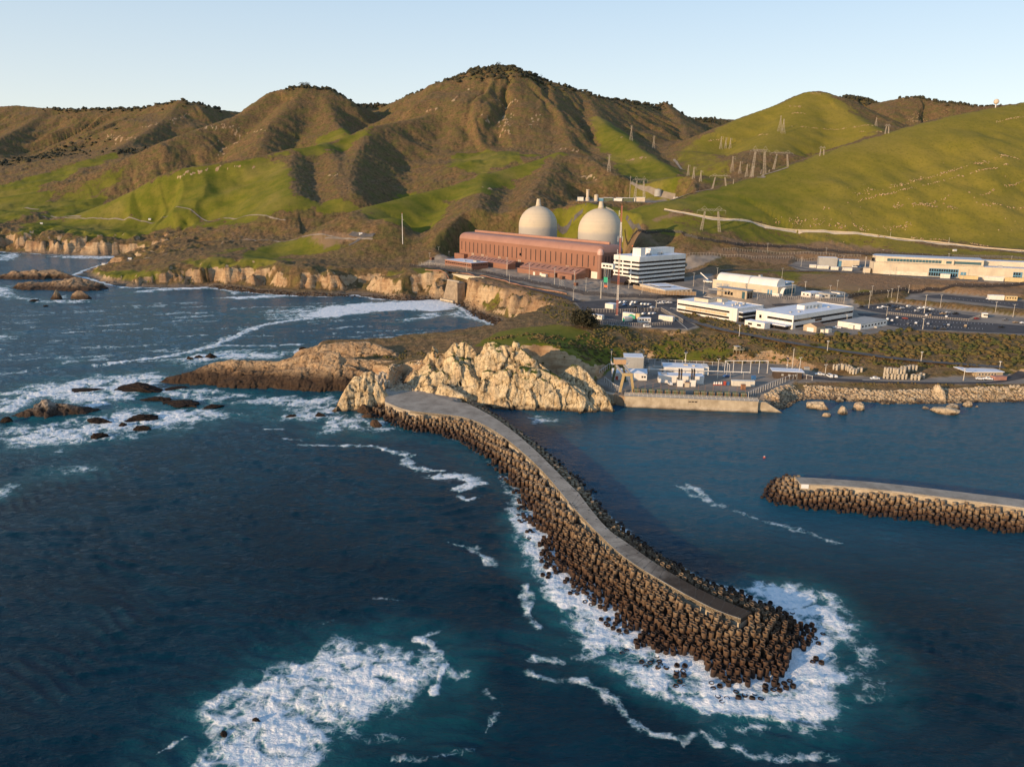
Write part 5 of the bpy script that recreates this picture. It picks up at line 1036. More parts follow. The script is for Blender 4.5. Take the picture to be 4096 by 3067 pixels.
def shell(B_, wm, rm, par=.5, lip=.15):
    B_.part('walls', wm, MB().box(0, B_.lx, 0, B_.ly, -1.0, B_.h - .02))
    mb = MB(); L, W_ = B_.lx, B_.ly
    mb.box(-lip, L + lip, -lip, W_ + lip, B_.h, B_.h + .12)
    B_.part('roof', rm, mb)
    if par:
        mb = MB(); t = .3
        mb.box(-lip, L + lip, -lip, t, B_.h + .12, B_.h + par); mb.box(-lip, L + lip, W_ - t, W_ + lip, B_.h + .12, B_.h + par)
        mb.box(-lip, t, t, W_ - t, B_.h + .12, B_.h + par); mb.box(L - t, L + lip, t, W_ - t, B_.h + .12, B_.h + par); B_.part('parapet', wm, mb)
def windows(B_, face, z0, z1, n, a0, a1, gap=.25, mat=None, d=.06, frame=None, name='window'):
    """n window openings on a face ('x' right hand face at y=0, 'y' left hand face at x=0)"""
    for i in range(n):
        u0 = a0 + (a1 - a0) * i / n + gap / 2; u1 = a0 + (a1 - a0) * (i + 1) / n - gap / 2
        mb = MB()
        if face == 'x': mb.box(u0, u1, -d, .02, z0, z1)
        elif face == 'X': mb.box(u0, u1, B_.ly - .02, B_.ly + d, z0, z1)
        else: mb.box(-d, .02, u0, u1, z0, z1)
        w_ = B_.part(name, mat or m_glass, mb)
        if frame:
            f = MB(); e = .1
            for (a, b_, zz0, zz1) in ((u0 - e, u1 + e, z0 - e, z0), (u0 - e, u1 + e, z1, z1 + e), (u0 - e, u0, z0, z1), (u1, u1 + e, z0, z1)):
                f.box(a, b_, -d - .05, .02, zz0, zz1) if face == 'x' else f.box(-d - .05, .02, a, b_, zz0, zz1)
            f.build('frame', frame, w_)
# --- turbine hall
T = Bld('turbine_hall', 'huge maroon turbine hall with rounded roof edges and rows of dark slits', 'power station', 'D', (1712, 900), 26, (1968, 560), (322, 560), h=34, ang=R(38.6))
L_, W_, H_ = T.lx, T.ly, T.h
def rrect(x0, x1, y0, y1, r, n=6):
    pts = []
    for cx, cy, a0 in ((x1 - r, y0 + r, -90), (x1 - r, y1 - r, 0), (x0 + r, y1 - r, 90), (x0 + r, y0 + r, 180)):
        for i in range(n + 1):
            a = R(a0 + 90 * i / n); pts.append((cx + r * math.cos(a), cy + r * math.sin(a)))
    return pts
RC = 5.5
mb = MB(); rings = []; n_ = None
levels = [(0, -1.5), (0, 0), (0, H_ - 7.5)] + [(7.5 * (1 - math.cos(R(a))), H_ - 7.5 + 7.5 * math.sin(R(a))) for a in (15, 30, 45, 60, 75, 90)]
for ins, z in levels:
    ring = rrect(ins, L_ - ins, ins, W_ - ins, max(.6, RC - ins * .55)); rings.append([(x, y, z) for x, y in ring])
for r_ in rings: mb.v += r_
n_ = len(rings[0])
for j in range(2): mb.f += [(j*n_+i, j*n_+(i+1) % n_, (j+1)*n_+(i+1) % n_, (j+1)*n_+i) for i in range(n_)]
T.part('walls', M_MAROON, mb)
mb = MB(); 
for r_ in rings[2:]: mb.v += [(x, y, z + .03) for x, y, z in r_]
for j in range(len(rings) - 3): mb.f += [(j*n_+i, j*n_+(i+1) % n_, (j+1)*n_+(i+1) % n_, (j+1)*n_+i) for i in range(n_)]
mb.f.append(tuple((len(rings) - 3) * n_ + i for i in range(n_)))
ro = T.part('roof', M_MAROOF, mb)
for p_ in ro.data.polygons: p_.use_smooth = len(p_.vertices) == 4
T.part('roof_monitor', M_MAROOF, MB().box(L_ * .55, L_ * .62, 8, W_ - 9, H_ - .2, H_ + 2.6), bevel=.5)
T.part('corner_cap', plain('pale pink dome cap', (.62, .38, .30), .5), MB().lathe([(3.4, 0), (3.4, 2.2), (3.1, 3.8), (2.3, 5.2), (1.1, 6.1), (.05, 6.4)], 20, (2.9, 2.9, H_ - 9.5)))
T.part('corner_drum', plain('corner drum cladding', (.275, .135, .092), .6, vary=.15, scale=.1, streak=.25), MB().lathe([(3.2, -1.5), (3.2, H_ - 9.5)], 20, (2.7, 2.7, 0)))
for i in range(29):                           # long dark louvre slits
    y = 9 + i * (W_ - 18) / 28; z0 = 10.5 if i % 7 else 13; z1 = H_ - 11
    T.part('slit', M_SLIT, MB().box(-.1, .05, y - .6, y + .6, z0, z1))
for i in range(6):
    x = 8 + i * (L_ - 14) / 5; T.part('slit', M_SLIT, MB().box(x - .6, x + .6, -.1, .05, 8 if i % 2 else 12, H_ - 11))
for y, z in ((30, 6.5), (46, 6.2), (92, 5.5), (128, 6), (166, 6.5), (200, 6.8), (220, 6.8)):
    vt = T.part('vent', plain('vent louvre', (.42, .30, .22), .6), MB().box(-.5, .05, y, y + 5.5, z, z + 3.4)); MB().box(-.58, -.5, y + 2.6, y + 2.9, z, z + 3.4).build('mullion', M_RUST, vt)
T.part('annex', M_MAROON, MB().box(-7, 0, 14, 36, -1, 9.6)); T.part('annex', M_MAROON, MB().box(-6, 0, W_ - 22, W_ - 1, -1, 8))
T.part('gate', M_CONT, MB().box(-.5, 0, 3, 12, -1, 7)); T.part('door', M_CONT, MB().box(-.4, 0, W_ - 150, W_ - 141, -1, 7.5))
T.part('window_box', m_glass, MB().box(-.4, 0, W_ * .5, W_ * .5 + 3, 14, 17))
# --- containment domes
m_dome, nt, b = new_mat('ring cast dome concrete'); N = NT(nt); p = N.pos(); z = N.sep(p)[2]
rg = N.noise(N.vscale(p, (.01, .01, 1.0)), .55, 5, .7); n1 = N.noise(p, .12, 5, .6)
c = N.mix(N.smooth(rg, .35, .65), (.55, .465, .34), (.585, .50, .37)); c = N.mix(N.math('MULTIPLY', N.smooth(n1, .5, .75), .4), c, (.39, .35, .30))
c = N.mix(N.math('MULTIPLY', N.smooth(N.math('SUBTRACT', z, N.math('MULTIPLY', rg, 3)), 68, 63), .6), c, (.33, .33, .34)); N.link(c, b.inputs['Base Color']); b.inputs['Roughness'].default_value = .9
def dome(lab, c, cx, topy, ventx, venty, dist, Rr):
    C0 = Pd(c, cx, 440, dist); zt = Zat(c, cx, topy, C0 + np.array([0, -Rr * .15, 0])); zc = zt - Rr
    o = thing('containment_dome', lab, 'reactor dome', (C0[0], C0[1], 26), 0, 'reactor containment domes')
    prof = [(Rr, -1), (Rr, zc - 26)] + [(Rr * math.cos(R(a)), zc - 26 + Rr * math.sin(R(a))) for a in range(5, 90, 5)] + [(.4, zt - 26)]
    mb = MB().lathe(prof, 72); q = mb.build('shell', m_dome, o, smooth=True)
    vz = Zat(c, ventx, venty, C0) - 26; v0 = zt - 26
    mb = MB().lathe([(3.6, v0 - 1.2), (3.6, v0 + .8), (3.2, v0 + 1.0), (2.2, vz - .6), (2.1, vz - .5), (2.1, vz), (1.6, vz), (1.5, vz - 1)], 20)
    v_ = mb.build('vent', m_dome, o); MB().lathe([(3.8, v0 + .2), (3.9, v0 + .4), (3.9, v0 + .7), (3.7, v0 + .75)], 20).build('ring', M_CONC, v_)
    return C0, zc, zt, o
dA = dome('left concrete reactor dome with a short vent cone above the maroon roof', 'D', 1108, 182, 1112, 112, 1030, 24.6)
dB = dome('right concrete reactor dome, larger and nearer, beside the red and white mast', 'D', 1718, 205, 1722, 138, 928, 25.4)
# pipe chase rib running up the right dome
mb = MB(); zc = dB[1] - 26; Rr = 25.4
for k in range(18):
    a0, a1 = R(k * 4.3), R((k + 1) * 4.3); v = np.array([.93, .36])
    p0 = (v[0] * (Rr + 1) * math.cos(a0), v[1] * (Rr + 1) * math.cos(a0), zc + (Rr + 1) * math.sin(a0)); p1 = (v[0] * (Rr + 1) * math.cos(a1), v[1] * (Rr + 1) * math.cos(a1), zc + (Rr + 1) * math.sin(a1)); mb.bar(p0, p1, 2.6)
mb.bar((.93 * (Rr + 1), .36 * (Rr + 1), -1), (.93 * (Rr + 1), .36 * (Rr + 1), zc), 2.6)
mb.build('pipe_chase', m_dome, dB[3])
X_ = Bld('auxiliary_building', 'low grey concrete auxiliary building behind the maroon hall', 'building', 'D', (1965, 640), 26, (2200, 560), None, h=16, ly=26, ang=R(38.6)); shell(X_, M_GREY, M_GREY, .8); X_.part('block', M_GREY, MB().box(X_.lx * .62, X_.lx * .8, 2, 12, 16.2, 20)); X_.part('duct', M_STEEL, MB().box(4, 14, 8, 11, 16.2, 18))
# --- banded office tower
A = Bld('office_tower', 'six storey white office block banded with black windows', 'office', 'E', (372, 722), 24.5, (840, 540), (128, 500), h=27.5)
L_, W_, H_ = A.lx, A.ly, A.h
A.part('core', m_glass, MB().box(.35, L_ - .35, .35, W_ - .35, -1, H_ - 1.4))
fl = (H_ - 3.4) / 6
for i in range(1, 7):
    z0 = 3.4 + (i - 1) * fl + (fl * .46 if i else 0); z1 = 3.4 + i * fl if i < 6 else H_ + .6
    z0 = 3.2 + (i - 1) * fl; z1 = z0 + fl * .52
    A.part('floor_band', M_WHITE_, MB().prism(rrect(0, L_, 0, W_, 1.2, 3), z0, z1))
A.part('floor_band', M_WHITE_, MB().prism(rrect(0, L_, 0, W_, 1.2, 3), H_ - 2.1, H_ + .5)); A.part('roof', M_WROOF, MB().box(.8, L_ - .8, .8, W_ - .8, H_ + .5, H_ + .62))
for y in (W_ * .30, W_ * .62): A.part('pier', M_WHITE_, MB().box(.05, .4, y - .7, y + .7, 2, H_ - 2.2))
A.part('pier', M_WHITE_, MB().box(.05, .4, W_ - 3, W_ - 1.8, 2, H_ - 2.2))
for fx in range(6):
    for k in range(1, 12):
        pass
m_ = MB()
for k in range(1, 26): m_.box(L_ * k / 26 - .06, L_ * k / 26 + .06, .26, .36, 2, H_ - 2.2)
A.part('mullion', plain('dark mullion', (.05, .045, .042), .4), m_)
A.part('entrance_canopy', plain('bronze glass canopy', (.06, .04, .03), .2), MB().extrude_x([(W_ * .35, 0), (W_ * .35, 6.5), (W_ * .35, 6.5), (W_ * .35, 0)], 0, .1).box(-6.5, 0, W_ * .36, W_ * .95, -1, 2.6)); 
mb = MB(); y0, y1 = W_ * .36, W_ * .95; b0 = len(mb.v); mb.v += [(-6.5, y0, 2.6), (-6.5, y1, 2.6), (0, y1, 8), (0, y0, 8), (0, y0, 2.6), (0, y1, 2.6)]; mb.f += [(0, 3, 2, 1), (0, 4, 3), (1, 2, 5)]
A.part('canopy_glazing', plain('bronze canopy glazing', (.045, .03, .024), .25), mb)
A.part('roof_house', M_WHITE_, MB().box(4.5, 11.5, 2.5, 13, H_ + .6, H_ + 8.6)); A.part('roof_house', M_WHITE_, MB().box(34, L_ - 3, 14, W_ - 8, H_ + .6, H_ + 6.4)); A.part('roof_house', M_WHITE_, MB().box(30, 34, 12, 19, H_ + .6, H_ + 7))
for x in (19, 22, 36, 40): A.part('roof_unit', M_STEEL, MB().box(x, x + 2, 5, 8, H_ + .6, H_ + 2.8).tube((x + 1, 6.5, H_ + 2.8), (x + 1, 6.5, H_ + 3.5), .7))
A.part('warning_ball', M_ORANGE, MB().lathe([(.05, 0), (.6, .35), (.75, .8), (.6, 1.25), (.05, 1.6)], 10, (5, 14, H_ + 9.3)))
g = Bld('link_bridge', 'white enclosed footbridge on a green tower joining the hall and the office tower', 'bridge', 'E', (125, 560), 43, None, None, h=5, ang=GRID, lx=3.4, ly=15)
g.part('cabin', M_WHITE_, MB().box(0, 3.4, 0, 15, 0, 5), bevel=.15); windows(g, 'y', 1.8, 3.4, 3, 1, 13.5, 1.0)
g.part('stair_tower', M_STEEL, MB().bar((.3, 6, 0), (.3, 6, -19), .4).bar((3.1, 6, 0), (3.1, 6, -19), .4).bar((.3, 11, 0), (.3, 11, -19), .4).bar((3.1, 11, 0), (3.1, 11, -19), .4)); g.part('screen', M_TARP, MB().box(-.1, .1, 6, 11, -13, -8)); g.part('screen', M_ORANGE, MB().box(-.1, .1, 6, 10, -17.5, -15.5))
# --- maroon low building with a white roof, sheds along the hall
Q_ = Bld('site_office', 'low maroon office with a flat white roof and a strip of dark windows', 'office', 'D', (455, 800), 26, (620, 760), (195, 745), h=6.6, ang=GRID)
shell(Q_, M_MAROON, M_WROOF, 0, .35); windows(Q_, 'x', 3.3, 4.5, 9, 1, Q_.lx - 1, .7); windows(Q_, 'y', 3.3, 4.5, 12, 1, Q_.ly - 1, .7); Q_.part('roof_unit', M_GREY, MB().box(Q_.lx * .45, Q_.lx * .7, 5, 11, 6.75, 8.4)); Q_.part('roof_vent', M_STEEL, MB().box(Q_.lx * .3, Q_.lx * .4, 22, 24, 6.75, 7.6))
def sawshed(name, lab, c, near, z, left, lx, h, n):
    s = Bld(name, lab, 'shed', c, near, z, None, left, h=h, lx=lx, ang=R(38.6)); W2 = s.ly
    s.part('walls', M_MAROON, MB().box(0, lx, 0, W2, -1, h)); mb = MB(); k = len(mb.v)
    mb.v += [(-.3, -.3, h + .02), (-.3, W2 + .3, h + .02), (lx, W2 + .3, h + lx * .36), (lx, -.3, h + lx * .36), (lx, -.3, h + .02), (lx, W2 + .3, h + .02)]; mb.f += [(0, 3, 2, 1), (0, 4, 3), (1, 2, 5)]; s.part('roof', M_MAROOF, mb)
    for i in range(n):
        y = W2 * (i + .5) / n; mb = MB(); t = math.atan(.36)
        for (u0, u1) in ((lx * .3, lx * .75),):
            mb.v = [(u0, y - .9, h + u0 * .36 + .12), (u0, y + .9, h + u0 * .36 + .12), (u1, y + .9, h + u1 * .36 + .12), (u1, y - .9, h + u1 * .36 + .12), (u0, y - .9, h + u0 * .36), (u0, y + .9, h + u0 * .36), (u1, y + .9, h + u1 * .36), (u1, y - .9, h + u1 * .36)]; mb.f = [(0, 3, 2, 1), (0, 1, 5, 4), (1, 2, 6, 5), (2, 3, 7, 6), (3, 0, 4, 7)]
        s.part('skylight', M_SLIT, mb)
    return s
sawshed('long_shed', 'long maroon lean to shed with skylights behind the white roofed office', 'D', (812, 806), 26, (400, 700), 11, 5.6, 12)
s2 = sawshed('wide_shed', 'wide maroon lean to shed with skylights in front of the hall', 'D', (1480, 905), 25.5, (930, 815), 13, 5.6, 10)
s2.part('lean_to', M_MAROON, MB().box(-7, 0, s2.ly * .28, s2.ly * .95, -1, 4.4)); s2.part('canopy', M_MAROOF, MB().box(-7.6, 0, s2.ly * .26, s2.ly * .96, 4.45, 4.75))
for yy in (.5, .62): s2.part('door', M_CONT, MB().box(-7.12, -7, s2.ly * yy, s2.ly * yy + 3.2, -1, 3))
s2.part('crate', M_CONT, MB().box(-11, -8, s2.ly * .38, s2.ly * .38 + 7, 0, 2.8)); s2.part('store', M_MAROON, MB().box(-5, 0, 1, s2.ly * .25, -1, 5))
# --- low white entry building in front of the tower
e_ = Bld('entry_building', 'low cream entry building under stepped flat white roofs', 'building', 'E', (640, 800), 24.5, (905, 745), (390, 735), h=3.4, ang=R(20)); shell(e_, M_CREAM, M_WROOF, .25, .6); windows(e_, 'x', .4, 2.4, 4, e_.lx * .3, e_.lx * .95, 2.4)
e_.part('clerestory', m_glass, MB().box(e_.lx * .15, e_.lx * .6, e_.ly * .4, e_.ly * .75, 3.5, 4.6)); e_.part('upper_roof', M_WROOF, MB().box(e_.lx * .1, e_.lx * .65, e_.ly * .34, e_.ly * .8, 4.6, 4.9))
# --- barrel roofed building
v_ = Bld('barrel_roof_hall', 'cream hall with a long white barrel vault roof and blue glazed strip', 'building', 'E', (1740, 822), 25, (1920, 745), (1105, 700), h=8); L_, W_ = v_.lx, v_.ly; shell(v_, M_CREAM, M_WROOF, .3, .3)
vx0, vx1 = L_ * .08, L_ * .55; rr_ = (vx1 - vx0) / 2; prof = [(vx0 + rr_ - rr_ * math.cos(R(a)), 8.15 + 6.6 * math.sin(R(a)) ** .8) for a in range(0, 181, 12)]
mb = MB(); n = len(prof); mb.v = [(x, 3, z) for x, z in prof] + [(x, W_ - 3, z) for x, z in prof]; mb.f = [tuple(range(n)), tuple(range(2*n-1, n-1, -1))] + [(i, n+i, n+i+1, i+1) for i in range(n-1)]; v_.part('barrel_vault', M_WHITE_, mb, bevel=0)
v_.part('glazed_wing', M_BLUEG, MB().box(L_ * .62, L_ - 1, 4, W_ - 4, 8.2, 10.6)); v_.part('wing_roof', M_WROOF, MB().box(L_ * .6, L_, 2, W_ - 2, 10.6, 11.2)); v_.part('wing_windows', M_WHITE_, MB().box(L_ * .615, L_ * .618, 4, W_ - 4, 9.9, 10.5))
mb = MB(); pr = [(6 * math.cos(R(a)), 6.6 * math.sin(R(a))) for a in range(0, 91, 10)]
pts = [(-.2 - 4 + 0 , 0)]
arch = [(L_ * .1 + 5.5 * (1 - math.cos(R(a))), 7.4 * math.sin(R(a))) for a in range(0, 91, 9)]; mb.v = [(x, -3.4, z) for x, z in arch] + [(x, -.3, z) for x, z in arch]; n = len(arch); mb.f = [(i, i+1, n+i+1, n+i) for i in range(n-1)]; v_.part('entrance_arch', M_WHITE_, mb)
windows(v_, 'x', .5, 5.5, 4, L_ * .35, L_ * .95, .5, m_gtint); windows(v_, 'y', 1, 5, 2, 5, 11, 1.0, M_BLUEG); windows(v_, 'y', 2.5, 5.5, 2, W_ * .72, W_ * .95, 1.5, M_GREY); v_.part('roof_unit', M_STEEL, MB().box(L_ * .3, L_ * .42, W_ * .35, W_ * .38, 14.6, 16))
gd = Bld('guard_building', 'tan guard building with deep flat roof in front of the barrel roofed hall', 'building', 'E', (1435, 858), 24, (1500, 830), (1150, 775), h=8); shell(gd, M_TANW, M_GREY, 0, 1.6); gd.part('porch_roof', M_GREY, MB().box(-3, gd.lx * .6, gd.ly * .55, gd.ly + 8, 5.4, 5.9)); windows(gd, 'x', .5, 6, 2, 1, gd.lx - 1, .8); windows(gd, 'y', 2.4, 5, 3, gd.ly * .45, gd.ly * .75, .7); windows(gd, 'y', .5, 6.8, 1, 1.5, 5, .5, m_gtint)
# --- two flat white office blocks
oA = Bld('office_block', 'white two storey office block with rust stains between its two window bands', 'office', 'E', (1338, 1072), 20, (1600, 960), (757, 905), h=9.6, ang=R(38)); L_, W_ = oA.lx, oA.ly; shell(oA, M_WHITE_, M_WROOF, .5, .1)
oA.part('window_band', m_glass, MB().box(-.06, .03, 7, W_ - .6, 5.8, 7.2)); oA.part('window_band', m_glass, MB().box(-.06, .03, 7, W_ - .6, 1.2, 2.8)); oA.part('rust_panel', plain('rust streaked panel', (.62, .50, .32), .7, vary=.3, scale=.9, streak=.8, alt=(.42, .22, .07)), MB().box(-.04, .03, 9, W_ - 9, 3.2, 5.4))
oA.part('corner_glass', m_glass, MB().box(2.5, L_, -3.2, 0, -1, 3.4)); oA.part('corner_glass', m_glass, MB().box(2.5, L_, -3.2, 0, 4.3, 6.9)); oA.part('corner_band', M_WHITE_, MB().box(2.4, L_ + .1, -3.4, 0, 3.4, 4.3)); oA.part('corner_roof', M_WROOF, MB().box(2.3, L_ + .2, -3.6, 0, 6.9, 7.6))
mb = MB(); mb.box(8, 18, W_ * .58, W_ * .58 + 14, 9.75, 12.4); oA.part('plant_screen', M_CREAM, mb); oA.part('plant_screen', M_CREAM, MB().box(19, 27, W_ * .5, W_ * .5 + 10, 9.75, 12.2)); oA.part('plant_top', plain('dark plant room roof', (.12, .09, .07), .8), MB().box(8.8, 17.2, W_ * .58 + .8, W_ * .58 + 13.2, 12.42, 12.5))
for i, (x, y) in enumerate([(10, 12), (14, 8), (17, 14), (20, 9), (22, 16), (24, 11), (12, 22)]): oA.part('roof_vent', M_STEEL, MB().lathe([(.9, 0), (.9, 1.1), (1.3, 1.2), (1.3, 1.7), (.1, 1.9)], 10, (x, y, 9.72)))
oB = Bld('office_block', 'longer white two storey office block with a dark glass entrance canopy', 'office', 'E', (1887, 1147), 20, (530, 985), (1530, 1010), h=9.6, ang=R(38), cr='F'); L_, W_ = oB.lx, oB.ly; shell(oB, M_WHITE_, M_WROOF, .5, .1)
oB.part('window_band', m_glass, MB().box(1.0, L_ - .4, -.06, .03, 5.2, 6.9)); oB.part('window_band', m_glass, MB().box(3.5, L_ - .4, -.06, .03, .6, 2.4)); oB.part('window_band', m_glass, MB().box(-.06, .03, .8, W_ - 10, 5.2, 6.9)); oB.part('window', m_glass, MB().box(-.06, .03, W_ - 5, W_ - 3, 4.6, 7))
oB.part('entrance_glass', m_glass, MB().box(-7, 0, 1.5, W_ * .66, -1, 2.6)); oB.part('entrance_roof', M_WROOF, MB().box(-8, .2, .8, W_ * .7, 2.6, 3.3)); oB.part('bronze_window', plain('bronze panel', (.12, .06, .03), .3), MB().box(L_ * .35, L_ * .46, -.08, .03, 3.2, 5))
pl_ = oB.part('plant_house', M_WHITE_, MB().box(L_ * .42, L_ * .72, W_ * .42, W_ * .62, 9.75, 12.8))
for k in range(4): MB().box(L_ * (.45 + .06 * k), L_ * (.485 + .06 * k), W_ * .42 - .1, W_ * .42, 10.3, 12.2).build('louvre', M_GREY, pl_)
for i, (x, y) in enumerate([(12, 10), (20, 8), (50, 12), (58, 18), (62, 9)]): oB.part('roof_vent', M_STEEL, MB().box(x, x + 1.6, y, y + 1.6, 9.72, 10.6))
# --- warehouse on the upper terrace
wh = Bld('warehouse', 'very long cream warehouse with a curved end wall on the upper terrace', 'warehouse', 'F', (820, 605), 33, None, None, h=18, ang=R(-22), lx=215, ly=36); L_, W_ = 215, 36
wh.part('walls', M_CREAM, MB().prism([(0, 0), (L_, 0), (L_, W_), (0, W_), (-9, W_ - 3), (-13, W_ * .5), (-9, 4)], -1, 12)); wh.part('upper_walls', M_CREAM, MB().prism([(0, 6), (92, 6), (92, W_), (0, W_), (-8, W_ - 3), (-11, W_ * .5), (-8, 9)], 12, 18)); wh.part('upper_walls', M_CREAM, MB().box(92, L_, 18, W_, 12, 17))
wh.part('roof', M_GROOF, MB().prism([(-.4, 5.6), (92.4, 5.6), (92.4, W_ + .4), (-.4, W_ + .4), (-8.4, W_ - 2.6), (-11.4, W_ * .5), (-8.4, 8.6)], 18, 18.4)); wh.part('low_roof', M_GROOF, MB().box(92.4, L_, -.3, 18, 12, 12.3)); wh.part('low_roof', M_GROOF, MB().box(92.4, L_, 17.8, W_, 17, 17.3))
wh.part('roof_edge', M_CREAM, MB().box(0, 92, -.5, 6, 12, 12.5))
wd = wh.part('window_band', m_gtint, MB().box(3, 54, 5.9, 6, 13.3, 16.2)); m_ = MB()
for k in range(1, 17): m_.box(3 + k * 3 - .1, 3 + k * 3 + .1, 5.84, 5.9, 13.3, 16.2)
m_.build('mullions', M_CREAM, wd); wh.part('bay', M_CREAM, MB().box(56, 65, 3.5, 6, 12.5, 17)); wh.part('window', m_gtint, MB().box(58, 63, 3.4, 3.5, 13.5, 16)); wh.part('window_band', m_gtint, MB().box(66, 90, 5.9, 6, 13.3, 16))
for x0, x1 in ((43, 70), (118, 126)):
    gw = wh.part('glazed_front', M_BLUEG, MB().box(x0, x1, -.15, 0, .5, 8.5)); m_ = MB()
    n = int((x1 - x0) / 2.2)
    for k in range(n): m_.box(x0 + .3 + k * 2.2, x0 + 1.9 + k * 2.2, -.22, -.15, 5.6, 8).box(x0 + .3 + k * 2.2, x0 + 1.9 + k * 2.2, -.22, -.15, 1, 4.2)
    m_.build('panes', m_glass, gw)
wh.part('blue_door', M_BLUEG, MB().box(72, 77, -.15, 0, 0, 6)); wh.part('plinth', plain('pale plinth', (.72, .64, .50), .8), MB().box(.2, 42, -.2, 0, -1, 4)); wh.part('plinth', plain('pale plinth', (.72, .64, .50), .8), MB().box(80, 117, -.2, 0, -1, 3.6)); wh.part('end_window', m_glass, MB().box(-11.8, -9.5, 8, 10, 12.6, 16.2)); wh.part('porch', M_CREAM, MB().box(-19, -12, 4, 16, -1, 5))
for x in (105, 150): wh.part('roof_unit', M_GREY, MB().box(x, x + 4, 6, 9, 12.3, 13.8))
sm = Bld('workshop', 'small grey block workshop with a blue doorway left of the long warehouse', 'workshop', 'F', (190, 525), 33, None, None, h=9.6, ang=R(-14), lx=20, ly=14); shell(sm, M_GREY, M_WROOF, .3, .2); sm.part('wing', M_CREAM, MB().box(20, 44, 3, 14, -1, 7.6)); sm.part('wing_roof', M_WROOF, MB().box(19.8, 44.3, 2.7, 14.3, 7.6, 7.9)); sm.part('doorway', M_BLUEG, MB().box(20.3, 25, 2.7, 3, -.5, 6.5))
# --- trailers, sheds, containers
def hut(name, lab, cat, c, near, z, lx, ly, h, ang, wm, rm, nx=0, ny=0, ribs=False, gable=False, group=None, dz=0):
    s = Bld(name, lab, cat, c, near, z, None, None, h=h, ang=R(ang), lx=lx, ly=ly, group=group)
    if gable:
        s.part('walls', wm, MB().extrude_x([(0, -1), (ly, -1), (ly, h), (ly / 2, h + ly * .2), (0, h)], 0, lx)); mb = MB(); mb.v = [(-.3, -.3, h), (lx + .3, -.3, h), (lx + .3, ly / 2, h + ly * .2 + .12), (-.3, ly / 2, h + ly * .2 + .12), (-.3, ly + .3, h), (lx + .3, ly + .3, h)]; mb.f = [(0, 1, 2, 3), (3, 2, 5, 4)]; s.part('roof', rm, mb)
    else:
        s.part('walls', wm, MB().box(0, lx, 0, ly, -.3, h)); s.part('roof', rm, MB().box(-.12, lx + .12, -.12, ly + .12, h + .02, h + .2))
    if ribs:
        m_ = MB()
        for k in range(int(lx / .9)): m_.box(.4 + k * .9, .62 + k * .9, -.07, 0, .2, h - .2)
        for k in range(int(ly / .9)): m_.box(-.07, 0, .4 + k * .9, .62 + k * .9, .2, h - .2)
        s.part('corrugation', wm, m_)
    if nx: windows(s, 'x', h * .42, h * .72, nx, .8, lx - .8, max(.9, (lx - 1.6) / nx * .55))
    if ny: windows(s, 'y', h * .42, h * .72, ny, .8, ly - .8, max(.9, (ly - 1.6) / ny * .55))
    return s
lt = hut('long_trailer_office', 'long white single storey trailer office behind the timber shed', 'trailer office', 'F', (600, 1157), 19.5, 38, 18, 4.4, 38, M_WHITE_, M_GREY, 8, 0); lt.part('steps', M_STEEL, MB().box(20, 24, -2, 0, -.3, 1.2))
hut('timber_shed', 'timber gabled shed with a white roller door', 'shed', 'F', (168, 1182), 19.7, 11, 10.5, 4.2, 38, M_TANW, plain('brown shingle', (.20, .13, .09), .9), gable=True).part('roller_door', M_WHITE_, MB().box(-.1, 0, 2.2, 7.5, -.3, 3.2))
hut('storage_cabinet', 'pair of small cream cabinets beside the timber shed', 'cabinet', 'F', (285, 1188), 19.7, 4.5, 2.5, 2.8, 38, M_CONT, M_CONT, ribs=True); hut('storage_cabinet', 'small cream cabinet left of the pair by the timber shed', 'cabinet', 'F', (238, 1186), 19.7, 2.4, 2.4, 2.4, 38, M_CONT, M_CONT, ribs=True)
hut('generator_box', 'cream generator box against the long trailer office', 'generator', 'F', (528, 1150), 19.6, 5, 4, 3, 38, M_CONT, M_CONT)
hut('white_annex', 'white flat roofed annex in front of the longer office block', 'building', 'E', (1610, 1150), 19.8, 7, 17, 4.6, 38, M_WHITE_, M_WROOF, 0, 2)
hut('trailer_office', 'white portable office with a row of windows beside the fenced lane', 'trailer office', 'F', (110, 838), 24, 17, 10, 4.2, 33, M_WHITE_, M_WROOF, 4, 2); hut('trailer_office', 'grey roofed portable office right of the white one', 'trailer office', 'F', (300, 846), 24, 10, 12, 4, 33, M_GREY, M_GREY, 2, 2); hut('trailer_office', 'low portable office at the far end of the portable row', 'trailer office', 'F', (395, 828), 24, 8, 9, 3.6, 33, M_WHITE_, M_GREY, 2, 0)
hut('white_shed', 'tiny white shed in front of the portable offices', 'shed', 'F', (195, 846), 24, 4.5, 4, 3.2, 33, M_WHITE_, M_WROOF)
hut('tank_trailer', 'small white trailer by the entrance arch of the barrel roofed hall', 'trailer', 'E', (1755, 830), 24.8, 3, 7, 2.6, 40, M_WHITE_, M_WHITE_)
hut('pump_shed', 'orange lit cream shed beside the pipe yard right of the office tower', 'shed', 'E', (905, 545), 28.5, 4.5, 10, 6, 38, M_CONT, M_WROOF)
yb = hut('yard_building', 'long grey yard building behind the office tower', 'building', 'E', (1060, 480), 28, 12, 44, 5, 38, M_GREY, M_GROOF)
